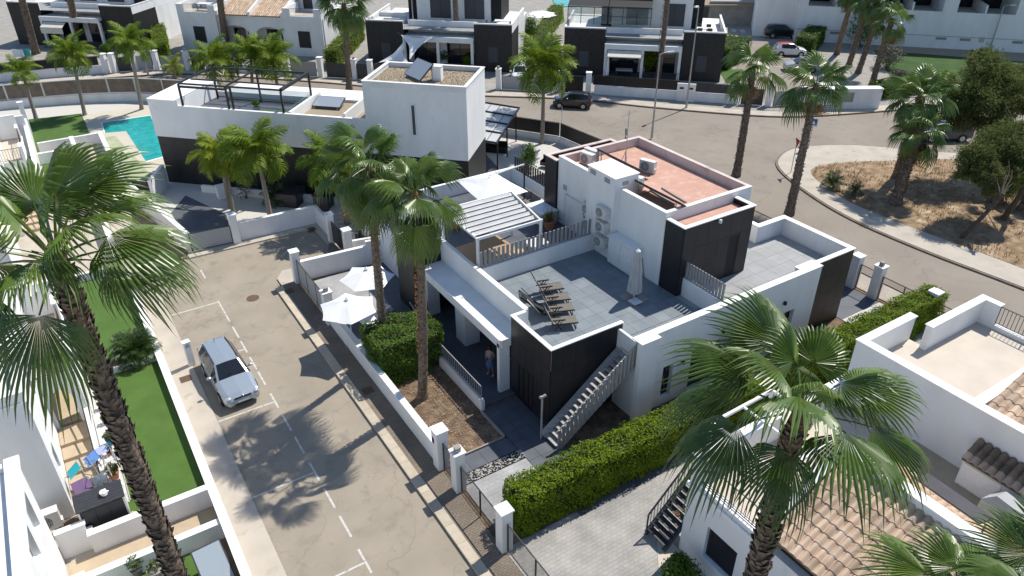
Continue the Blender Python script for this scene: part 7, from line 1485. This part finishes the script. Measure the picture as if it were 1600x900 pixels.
p = W(1580, 505, 0); t = thing('gate_pillar', 'white pillar with a dark lamp beyond the terrace railing at the right edge', 'gate pillar', (37.3, 9.2, .1)); pillar(t, (37.3, 9.2), .5, .1, 2.1); MB().box(37.18, 37.42, 9.08, 9.32, 2.1, 2.35).build('lamp', 'black', t)
t = thing('metal_stairs', 'black open metal stairs climbing the side of the lower right white house', 'stairs', (15.2, 13, .08)); tm = MB().box(0, .27, 12.62, 13.55, 0, .035).mesh('stair_tread', 'anth')
for i in range(16): inst('stair_tread', tm, t, (14.75 - 15.2 + i * .2, -13, .1 + (i + 1) * .205))
k = MB(); k.bar((14.75, 13.57, .15), (18.0, 13.57, 3.5), .03, .2, up=(0, 1, 0)); k.bar((14.75, 12.6, .15), (18.0, 12.6, 3.5), .03, .2, up=(0, 1, 0)); k.build('stringer', 'anth', t)
k = MB(); k.bar((14.75, 13.57, 1.15), (18.0, 13.57, 4.5), .05, .06, up=(0, 1, 0)); k.bar((14.75, 13.57, .1), (14.75, 13.57, 1.2), .05)
for i in range(1, 22): x = 14.75 + i * .15; z = .15 + i * .15 / 3.25 * 3.35; k.bar((x, 13.57, z), (x, 13.57, z + 1.0), .018)
k.build('stair_railing', 'anth', t)
for i, (x, y) in enumerate(((15.6, 12.95), (15.85, 12.75))): p = (x, y, .1 + .205 * (6 + i) + .0); pot(['small clay pot standing on the lower black stair tread', 'small clay pot standing on the upper black stair tread'][i], (x, y, .16 + .205 * (5 + i)), .09, .13, 'clay', 'redleaf', 60, .03, .1, .06, seed=60 + i, spiky=False, group='clay pots on the metal stairs')
struct('patio', MB().prism([(13.9, 11.9), (15.3, 13.6), (15.34, 3), (13.2, 3), (12.9, 10.6)], .0, .10), 'beige'); struct('pebble_bed', MB().prism([(12.4, 11.0), (13.4, 12.1), (13.75, 11.8), (12.8, 10.7)], .0, .105), 'coping')
# ------------------------------------------------------------------ cars
car('silver estate car with roof rails parked alone on the near street', (3.86, 31.62, .005), R(-90 + 2.5), 'estate', 'silver')
car('white hatchback behind the palm trunk in the driveway of the tower house', (17.1, 41.7, .09), R(158 + 180), 'hatch', 'cwhite')
p = W(897, 168); car('small black hatchback parked at the far pavement under the feather palm', (p.x, p.y + .3, .005), R(139), 'hatch', 'cblack')
p = W(240, 155); car('dark red car half hidden behind the white house roof terrace', (10.4, 81.8, .005), R(-42), 'suv', 'cred')
p = W(8, 170, .5); car('dark blue car at the left edge behind the mesh fence', (-3.9, 88.6, .005), R(-14), 'sedan', 'cblue')
p = W(1217, 60); car('black saloon parked nearest the concrete wall in the parking court', (p.x + .3, p.y, .12), R(-38), 'suv', 'cblack')
p = W(1232, 88); car('small white car with a coral roof and tail in the parking court', (p.x, p.y, .12), R(-38), 'hatch', 'cwhite', roofm='corange')
p = W(1250, 112); car('pale silver car half hidden behind the palm crown in the parking court', (p.x, p.y, .12), R(142), 'hatch', 'cgrey')
p = W(815, 128); car('white hatchback behind the front gate of the house with the shade sails', (p.x, p.y + .4, .12), R(-120), 'suv', 'cwhite')
p = W(1482, 232); car('dark blue car parked beyond the dry verge at the right', (p.x + 1.6, p.y + 1.6, .005), R(148), 'suv', 'cblue')
p = W(1600, 172); car('dark car at the right edge behind the trees', (p.x + 1, p.y - 1, .005), R(148), 'suv', 'cblack')
# ------------------------------------------------------------------ street lamps and signs
def lamp(lab, b, h, az, arm=.9):
    t = thing('street_lamp', lab, 'street lamp', (b[0], b[1], .1)); k = MB(); k.tube([(0, 0, 0), (0, 0, h * .5), (0, 0, h)], [.09, .07, .05], 8); k.tube([(0, 0, 0), (0, 0, 1.0)], [.11, .10], 8); k.build('pole', 'steel', t, False)
    d = Vector((math.cos(az), math.sin(az), 0)); k = MB(); k.tube([(0, 0, h - .02), d * (arm * .4) + Vector((0, 0, h + .10)), d * arm + Vector((0, 0, h + .14))], [.04, .035, .03], 6); k.build('arm', 'steel', t, False)
    k = MB(); k.hexa([(-.1, -.14, -.05), (.55, -.12, -.03), (.55, .12, -.03), (-.1, .14, -.05), (-.08, -.1, .06), (.5, -.08, .08), (.5, .08, .08), (-.08, .1, .06)]); k.xf(Matrix.Translation(d * arm * .8 + Vector((0, 0, h + .12))) @ Matrix.Rotation(az, 4, 'Z')); k.build('lamp_head', 'lamphead', t, False); return t
b = W(1018, 217); lamp('tall street lamp on the near side of the far street above the terracotta roof', b, 7.2, R(-20)); b = W(1072, 170); lamp('slim street lamp in front of the charcoal wall beyond the far pavement', b, 9.3, R(200), .4); b = W(650, 99); lamp('thin dark lamp post behind the gravel roof tower', b, 9.5, R(200), .4); b = W(1545, 82); lamp('street lamp by the lawn of the apartment block', b, 5.3, R(-40)); b = W(232, 118); lamp('short lamp post by the gate pillars at the upper left', b, 4.3, R(200), .3)
b = W(1235, 272); t = thing('give_way_sign', 'red and white triangular road sign on a leaning pole at the verge tip', 'road sign', (b.x, b.y, .12), R(60)); k = MB(); k.tube([(0, 0, 0), (0, .0, 2.6)], .03, 6); k.build('pole', 'steel', t, False)
k = MB(); k.face((-.42, -.035, 2.75), (0, -.035, 2.02), (.42, -.035, 2.75)); k.face((-.42, -.03, 2.75), (.42, -.03, 2.75), (0, -.03, 2.02)); k.build('sign_plate', 'signred', t, False); k = MB(); k.face((-.27, -.04, 2.66), (0, -.04, 2.19), (.27, -.04, 2.66)); k.build('sign_face', 'signw', t, False)
b = W(1262, 235); t = thing('road_sign', 'square blue and white road sign beside the palm at the verge tip', 'road sign', (b.x, b.y, .12), R(-50)); k = MB(); k.tube([(0, 0, 0), (0, 0, 2.7)], .03, 6); k.build('pole', 'steel', t, False); k = MB(); k.box(-.32, .32, -.05, -.03, 1.95, 2.7); k.build('sign_plate', 'signw', t, False); k = MB(); k.box(-.25, .25, -.056, -.051, 2.1, 2.62); k.build('sign_face', 'signblue', t, False); k = MB(); k.face((-.16, -.06, 2.18), (.16, -.06, 2.18), (0, -.06, 2.5)); k.build('sign_symbol', 'signw', t, False)
b = W(877, 205); k = MB(); k.tube([(0, 0, 0), (0, 0, 2.2)], .03, 6); solo('sign_pole', k, 'lamphead', 'thin pale pole standing in front of the black hatchback', 'pole', (b.x, b.y, .02))
b = W(978, 228); t = thing('road_sign', 'round road sign seen from behind beyond the terracotta roof', 'road sign', (38.2, 43.0, .1), R(70)); k = MB(); k.tube([(0, 0, 0), (0, 0, 2.9)], .03, 6); k.build('pole', 'steel', t, False); k = MB(); k.tube([(0, -.05, 2.6), (0, -.03, 2.6)], .3, 18); k.tube([(0, -.05, 2.0), (0, -.03, 2.0)], .22, 18); k.build('sign_plate', 'vent', t, False)
# street side fence of the main house and its neighbours at the right
RF = thing('boundary_wall', 'white pillars and dark mesh panels along the right hand street', 'garden wall', (37.2, 15, .1))
for y, l in ((20.9, False), (19.45, True), (16.2, False)): pillar(RF, (37.1, y), .5, .1, 2.2, lamp=l)
k = MB(); k.box(36.95, 37.2, 21.2, 33.8, .05, .9); k.box(36.95, 37.2, -4, 15.9, .05, .45); k.build('wall', 'white', RF); fence_panels(RF, (37.1, 20.6), (37.1, 19.75), .15, 1.7, 'rust', 1.2, .014, .06, name='gate_panel'); fence_panels(RF, (37.1, 19.15), (37.1, 16.5), .15, 1.6, 'rust', 1.4, .014, .06, name='gate_panel'); fence_panels(RF, (37.1, 15.9), (37.1, 2), .46, 1.6, 'rust', 2.3, .014, .07); fence_panels(RF, (37.1, 33.7), (37.1, 21.3), .9, 1.9, 'rust', 2.3, .014, .07)
struct('driveway', MB().box(33.6, 36.9, 18.9, 23.5, .0, .11), 'darktile'); struct('driveway', MB().box(31, 36.9, 16.9, 18.4, .0, .105), 'pave'); struct('pebble_strip', MB().box(33.6, 36.9, 18.41, 18.88, .0, .12), 'gravel')
# far garden bits
def ftable(lab, p, rz):
    t = thing('terrace_table', lab, 'table', p, rz); MB().box(-.9, .9, -.5, .5, .7, .75).build('table_top', 'canvasg', t, False)
    for x in (-.8, .8):
        for y in (-.4, .4): MB().box(x - .04, x + .04, y - .04, y + .04, 0, .699).build('leg', 'anth', t, False)
    return t
def fchair(lab, p, rz, g):
    t = thing('terrace_chair', lab, 'chair', p, rz, g); MB().box(-.25, .25, -.25, .25, .38, .46).build('seat', 'anth', t, False); MB().box(-.25, .25, .2, .26, .461, .95).build('backrest', 'anth', t, False)
    for x in (-.22, .22):
        for y in (-.22, .22): MB().box(x - .02, x + .02, y - .02, y + .02, 0, .379).build('leg', 'anth', t, False)
    return t
v = FR[F4.name] @ Vector((14.7, 2.5, 4.24)); ftable('pale topped table on the right roof terrace of the glazed house', v, F4.rotation_euler.z); c0 = None
for i, (x, y, a, lb) in enumerate(((14.2, 1.7, 180, 'dark chair left in front of the pale table on the glazed house terrace'), (15.2, 1.7, 180, 'dark chair right in front of the pale table on the glazed house terrace'), (14.2, 3.3, 0, 'dark chair left behind the pale table on the glazed house terrace'), (15.2, 3.3, 0, 'dark chair right behind the pale table on the glazed house terrace'))): v = FR[F4.name] @ Vector((x, y, 4.24)); fchair(lb, v, F4.rotation_euler.z + R(a), 'dark chairs round the pale terrace table')
v = FR[F3.name] @ Vector((1.9, 3.0, 4.24)); t = thing('corner_sofa', 'pale corner sofa on the left roof terrace of the shade sail house', 'sofa', v, F3.rotation_euler.z); MB().box(-1.6, 1.6, .4, 1.2, 0, .42).build('seat', 'canvasg', t, False); MB().box(-1.6, 1.6, 1.2, 1.4, 0, .85).build('backrest', 'canvasg', t, False); MB().box(-1.6, -.8, -1.2, .399, 0, .42).build('seat', 'canvasg', t, False); MB().box(-1.8, -1.6, -1.2, 1.199, 0, .85).build('backrest', 'canvasg', t, False)
v = FR[F3.name] @ Vector((15.0, 2.6, 4.24)); ftable('table among plants on the right roof terrace of the shade sail house', v, F3.rotation_euler.z); v = FR[F3.name] @ Vector((15.9, 1.3, 4.24)); fchair('dark armchair at the right edge of the shade sail house terrace', v, F3.rotation_euler.z + R(-80), 'dark chairs on the shade sail house terrace'); v = FR[F3.name] @ Vector((13.6, 1.6, 4.24)); fchair('dark armchair left of the table on the shade sail house terrace', v, F3.rotation_euler.z + R(80), 'dark chairs on the shade sail house terrace')
v = FR[F2.name] @ Vector((2.6, 2.0, 4.44)); ftable('wooden table on the left balcony of the tiled roof house', v, F2.rotation_euler.z)
for i, (px, py, m_, lab) in enumerate(((25, 80, 'canvas', 'white towel hanging on the railing at the upper left'), (40, 79, 'tealtowel', 'turquoise striped towel hanging on the railing at the upper left'), (33, 80, 'canvas', 'small white cloth hanging beside the turquoise towel'))):
    p = W(px, py, 1.0); t = thing('towel', lab, 'towel', (p.x, p.y, .25), R(-43)); k = MB(); k.box(-.55 if i < 2 else -.25, .55 if i < 2 else .25, -.02, .02, .1, .95); k.build('cloth', m_, t, False)
p = W(949, 111, 1.0); t = thing('closed_parasol', 'closed white parasol at the left porch pillar of the glazed house', 'parasol', (p.x, p.y, .2)); k = MB(); k.lathe((0, 0), [(.16, .4), (.18, .9), (.10, 2.2), (.02, 2.5)], 8); k.build('folded_canopy', 'canvas', t, False); k = MB(); k.cyl((0, 0), .03, 0, .5, 6); k.build('pole', 'wpaint', t, False)
p = W(975, 112, .7); ftable('small white table in the shade of the awning on the glazed house porch', (p.x, p.y, .2), R(-40))
# ------------------------------------------------------------------ vegetation
hedge('long bright green hedge between the main house and the lower right driveway', (10.6, 15.95), (37.6, 15.75), 1.3, .08, 2.1, 60000, .062, 'hedge', 1, wob=.14)
hedge('round clipped dark green bush between the front palm and the parasols', (9.95, 27.0), (13.35, 27.0), 2.5, .08, 2.3, 13000, .065, 'hedge2', 2, wob=.2, lump=.8)
bush('bushy green shrub against the white side wall behind the hedge', (24.6, 18.3, .08), (1.0, .6, 2.4), 3200, .07, 'hedge', 3); bush('dark green shrub at the bottom beside the black stairs', (14.25, 11.35, .08), (.75, .7, .75), 2600, .07, 'hedge2', 4)
bush('rounded green shrub beside the carport posts', (30.6, 45.6, .08), (.8, .8, 1.5), 1500, .09, 'hedge2', 5); bush('reddish flowering shrub below the carport shrub', (29.4, 44.2, .08), (.6, .6, .8), 700, .08, 'redleaf', 6)
bush('bare grey twiggy shrub on the gravel by the feather palms', (10.6, 52.6, .06), (.9, .8, 1.0), 500, .06, 'shrubg', 7)
# cycad: real fronds
def cycad(lab, loc, n, sc, seed):
    t = thing('cycad', lab, 'cycad', loc); rg = random.Random(seed); me = [feather_mesh(30, d, 1.15, 80 + i, 'cycas', .016) for i, d in enumerate((.35, .6, .9))]
    for i in range(n): f = (i + .5) / n; inst('frond', me[min(2, int(f * 3))], t, (0, 0, .38), (rg.uniform(-.3, .3), R(-(75 - 70 * f)), i * 2.39996), sc * rg.uniform(.9, 1.1))
    k = MB(); k.lathe((0, 0), [(.2, 0), (.22, .2), (.15, .42), (.03, .5)], 9); k.build('trunk', 'boot', t, False); return t
cycad('dark green cycad at the corner of the artificial lawn by the white wall', (.35, 35.25, .55), 46, 1.1, 3)
# foreground palms
fan_palm('huge foreground fan palm with rough scaly trunk at the left', (-.22, 9.75, .05), (-.46, 10.95, 18.05), .175, .14, 21, .84, 'hi', 11, nboot=1100, bsize=.105, emin=2, rot0=.6, bz0=6.0, bootm='boot')
fan_palm('large foreground fan palm in front of the lower right white house', (8.95, 5.3, .05), (9.42, 5.6, 14.6), .24, .18, 16, .93, 'hi', 12, nboot=800, bsize=.12, emin=-2, rot0=1.9, bz0=4.0)
fan_palm('fan palm at the bottom right corner with only its crown in view', (8.6, 1.9, .05), (8.5, 1.95, 14.0), .24, .19, 18, .70, 'hi', 13, nboot=100, bsize=.11, emin=-30, rot0=.3, bz0=8)
fan_palm('second fan palm cut off by the right edge at the bottom', (9.3, 1.0, .05), (9.1, 1.2, 14.6), .24, .19, 16, .66, 'hi', 14, emin=-40, rot0=2.2, nboot=120, bz0=9)
fan_palm('tall fan palm rising from the soil bed by the clipped bush', (11.2, 25.4, .08), (11.45, 25.1, 10.7), .23, .15, 19, 1.10, 'hi', 15, nboot=420, bsize=.085, emin=-58, rot0=.4, bz0=2.6, bootm='bootred')
fan_palm('tall fan palm rising from the clipped bush beside the garden parasols', (11.25, 29.7, .08), (10.75, 28.0, 11.0), .22, .15, 23, 1.10, 'hi', 16, nboot=380, bsize=.085, emin=-50, rot0=2.4, dead=9, bz0=1.0)
# street palms
SP = 'fan palms along the far streets'
for i, (b, px, py, h, lab, nl, dd) in enumerate((((1150, 275), 1177, 108, 8.1, 'fan palm at the far street corner left of the road sign', 15, 3), ((1233, 335), 1276, 132, 8.9, 'fan palm in front of the road signs at the verge tip', 18, 3))):
    p = W(*b); q = W(px, py, h); fan_palm(lab, (p.x, p.y, .05), (q.x, q.y, h), .30, .21, nl, 1.15, 'mid', 30 + i, SP, dead=dd, nboot=420, bsize=.13, emin=-22)
p = W(1415, 300); q = W(1440, 150, 7.0); fan_palm('leaning fan palm with hanging dead leaves on the dry verge, rear one', (p.x + 1.6, p.y + 1.8, .1), (q.x, q.y, 7.0), .36, .28, 20, 1.1, 'mid', 33, SP, dead=26, nboot=300, bsize=.15, emin=-30)
p = W(1398, 320); q = W(1436, 205, 5.2); fan_palm('leaning fan palm with thick dark trunk on the dry verge, front one', (p.x, p.y, .1), (q.x, q.y, 5.2), .40, .30, 19, .95, 'mid', 34, SP, dead=18, nboot=300, bsize=.15, emin=-30)
for i, (b, px, py, h, lab) in enumerate((((1307, 86), 1336, -14, 8.2, 'leftmost of the four leaning palms by the apartment block'), ((1325, 106), 1358, -2, 8.0, 'second from left of the four leaning palms by the apartment block'), ((1340, 116), 1376, 2, 7.8, 'third from left of the four leaning palms by the apartment block'), ((1362, 135), 1394, 32, 6.9, 'rightmost and lowest of the four leaning palms by the apartment block'))):
    p = W(*b); q = W(px, py, h); fan_palm(lab, (p.x, p.y, .1), (q.x, q.y, h), .30, .24, 16, 1.0, 'mid', 40 + i, 'leaning palms by the apartment block', dead=5, nboot=220, bsize=.15, emin=-35)
for i, (b, px, py, h, lab, nl) in enumerate((((546, 140), 537, 8, 8.4, 'fan palm between the tiled house and the shade sail house', 30), ((717, 98), 708, -60, 11, 'palm trunk in front of the shade sail house porch', 20), ((1027, 128), 1045, -60, 12, 'palm trunk with ragged bark in front of the glazed house', 20), ((57, 85), 18, -60, 11, 'leftmost palm trunk before the upper left house'), ((122, 64), 96, -50, 10, 'second palm trunk before the upper left house'), ((355, 77), 338, -50, 10, 'palm trunk in front of the tiled roof house')) ) if False else ():
    pass
FP = [((546, 140), 537, 8, 8.4, 'fan palm between the tiled house and the shade sail house', 30), ((717, 98), 708, -60, 11, 'palm trunk in front of the shade sail house porch', 18), ((1027, 128), 1048, -70, 12.5, 'palm trunk with ragged bark in front of the glazed house', 18), ((57, 85), 18, -60, 11, 'leftmost palm trunk before the upper left house', 18), ((122, 64), 96, -60, 11, 'second palm trunk before the upper left house', 18), ((355, 77), 338, -60, 11, 'palm trunk in front of the tiled roof house', 18)]
for i, (b, px, py, h, lab, nl) in enumerate(FP):
    p = W(*b); q = W(px, py, h); fan_palm(lab, (p.x, p.y, .1), (q.x, q.y, h), .30 if i < 3 else .42, .24 if i < 3 else .34, nl, 1.25, 'mid', 50 + i, 'palms before the far row of houses', dead=2, nboot=260, bsize=.14, emin=-35)
# feather palms
FG = 'feather palms of the neighbourhood gardens'
for i, (b, px, py, h, lab, fam, sc, nl) in enumerate((((57, 187), 36, 118, 4.0, 'leftmost feather palm by the small lawn', 'g', .85, 18), ((133, 181), 113, 90, 5.4, 'feather palm at the lawn corner beside the pool path', 'g', 1.05, 24), ((222, 172), 203, 72, 6.3, 'tallest feather palm at the pool end by the red car', 'g', 1.05, 22), ((360, 325), 345, 248, 4.0, 'yellow green feather palm on the gravel before the charcoal wall', 'y', 1.0, 20), ((423, 342), 403, 242, 4.7, 'bigger feather palm right of the yellow green one', 'g', 1.2, 24), ((543, 351), 522, 262, 4.2, 'feather palm behind the tall fan palm crown by the white wall corner', 'g', 1.25, 24), ((847, 225), 850, 112, 6.2, 'feather palm with orange flower cluster in the corner garden', 'g', 1.45, 28), ((435, 140), 425, 95, 2.8, 'feather palm behind the right end of the black pergola', 'g', 1.4, 22), ((335, 150), 335, 102, 3.0, 'feather palm behind the left end of the black pergola', 'g', 1.35, 22), ((395, 145), 392, 92, 3.0, 'feather palm behind the middle of the black pergola', 'g', 1.3, 20), ((276, 130), 270, 108, 1.6, 'young feather palm on the far pavement', 'y', .7, 12))):
    p = W(*b); q = W(px, py, h); feather_palm(lab, (p.x, p.y, .06), (q.x, q.y, h), .19, .12, nl, sc, 70 + i, FG, fam, flower=(i == 6), emin=-25)
p = W(368, 300); feather_palm('second slim stem beside the yellow green feather palm', (9.15, 51.0, .06), (9.4, 51.4, 3.4), .13, .09, 12, .8, 91, FG, 'y')
cycad('spiky green cycad on the gravel right of the feather palms', (12.2, 50.6, .06), 22, 1.0, 5); cycad('yellow green spiky plant on the dry verge', (48.0, 30.6, .14), 16, .9, 6); cycad('smaller dark spiky plant on the dry verge', (48.4, 28.9, .14), 14, .7, 7)
# trees on the verge
def at(px, py, z): return W(px, py, z)
def blobs(lst, rs): return [(W(px, py, z), (r, r, r * .8)) for (px, py, z, r) in lst]
crown_tree('large dark olive tree at the right edge behind', (53.5, 20.8, .14), [(53.5, 20.8, .14), (53.7, 20.4, 2.0), (53.5, 20.2, 4.2)], blobs([(1545, 120, 7.6, 1.9), (1515, 150, 6.6, 1.7), (1580, 150, 6.4, 1.8), (1540, 175, 5.4, 1.8), (1500, 180, 5.2, 1.3), (1595, 120, 7.0, 1.4), (1540, 92, 8.6, 1.0)], 0), 70000, .15, .22, 5)
crown_tree('yellowish olive tree on a thin leaning trunk at the right edge', (48.4, 20.8, .14), [(48.4, 20.8, .14), (48.9, 20.2, 1.8), (49.2, 19.6, 3.6)], blobs([(1560, 225, 5.2, 1.35), (1525, 245, 4.7, 1.2), (1590, 240, 4.8, 1.3), (1545, 270, 4.0, 1.0), (1580, 205, 5.8, 1.0), (1510, 270, 3.8, .8), (1595, 275, 3.8, .9), (1550, 292, 3.2, .8), (1575, 290, 3.3, .8)], 0), 70000, .12, .16, 6)
p = W(1555, 318); fan_palm('short thick palm stump under the olive trees', (p.x, p.y, .14), (p.x + .1, p.y, 2.6), .38, .3, 10, .9, 'mid', 95, SP, dead=4, nboot=60, bsize=.14); p = W(1597, 330); fan_palm('short palm at the right edge under the olive trees', (p.x, p.y, .14), (p.x + .3, p.y - .2, 3.0), .34, .28, 12, .9, 'mid', 96, SP, dead=4, nboot=60, bsize=.14)
# far hedges and shrubs
def fhedge(lab, a, b, wd, h, n=5000, m='hedge', sz=.11, z=.1): pa, pb = W(*a), W(*b); return hedge(lab, pa, pb, wd, z, z + h, n, sz, m, int(a[0]), 'hedges of the far gardens', .15)
fhedge('bright hedge between the upper left house and the tiled house', (268, 98), (262, 60), 1.6, 2.2); fhedge('hedge between the tiled house and the shade sail house', (530, 110), (572, 62), -1.8 if False else 1.6, 2.2)
fhedge('long hedge between the shade sail house and the glazed house', (840, 100), (880, 30), 1.8, 2.0); fhedge('dark hedge right of the glazed house', (1136, 112), (1170, 92), 3.0, 2.4, 5000, 'hedge2'); fhedge('dark clipped hedge before the parking court white wall', (1268, 88), (1292, 62), 2.2, 2.0, 5000, 'hedge2'); fhedge('low hedge behind the thick entrance wall', (1372, 158), (1490, 140), 1.6, 1.5, 5000, 'hedge'); fhedge('dark hedge far behind the tiled house garden', (218, 32), (268, 30), 1.0, 1.5, 2000, 'hedge2')
for i, (px, py, r, h, m_, lab) in enumerate(((1385, 108, 1.7, 1.7, 'shrubg', 'grey leaved round shrub on the lawn by the leaning palms'), (1345, 75, 2.4, 2.6, 'hedge2', 'dark shrub mass behind the leaning palms'), (700, 100, 1.5, 1.2, 'shrub', 'leafy green shrub in the shade sail house garden'), (735, 106, 1.0, .9, 'hedge', 'bright round shrub at the palm foot in the shade sail garden'), (830, 78, 1.4, 2.6, 'hedge2', 'dark green shrub at the side wall of the shade sail house'), (1012, 118, 1.0, 1.9, 'hedge', 'square clipped shrub beside the awning of the glazed house'), (168, 88, .7, .9, 'hedge2', 'small potted shrub at the gate of the upper left house'), (1405, 125, 1.2, .6, 'shrubg', 'dry grey ground shrub behind the entrance wall'), (420, 110, 1.3, 1.0, 'hedge', 'green shrub before the arched porches'), (350, 105, 1.2, 1.0, 'hedge', 'green shrub behind the white pillar of the tiled house'))):
    p = W(px, py); bush(lab, (p.x, p.y, .1), (r, r, h), 1800, .12, m_, 100 + i, 'shrubs of the far gardens')
# ------------------------------------------------------------------ render settings
scene.cycles.max_bounces = 6 if hasattr(scene, 'cycles') else 6
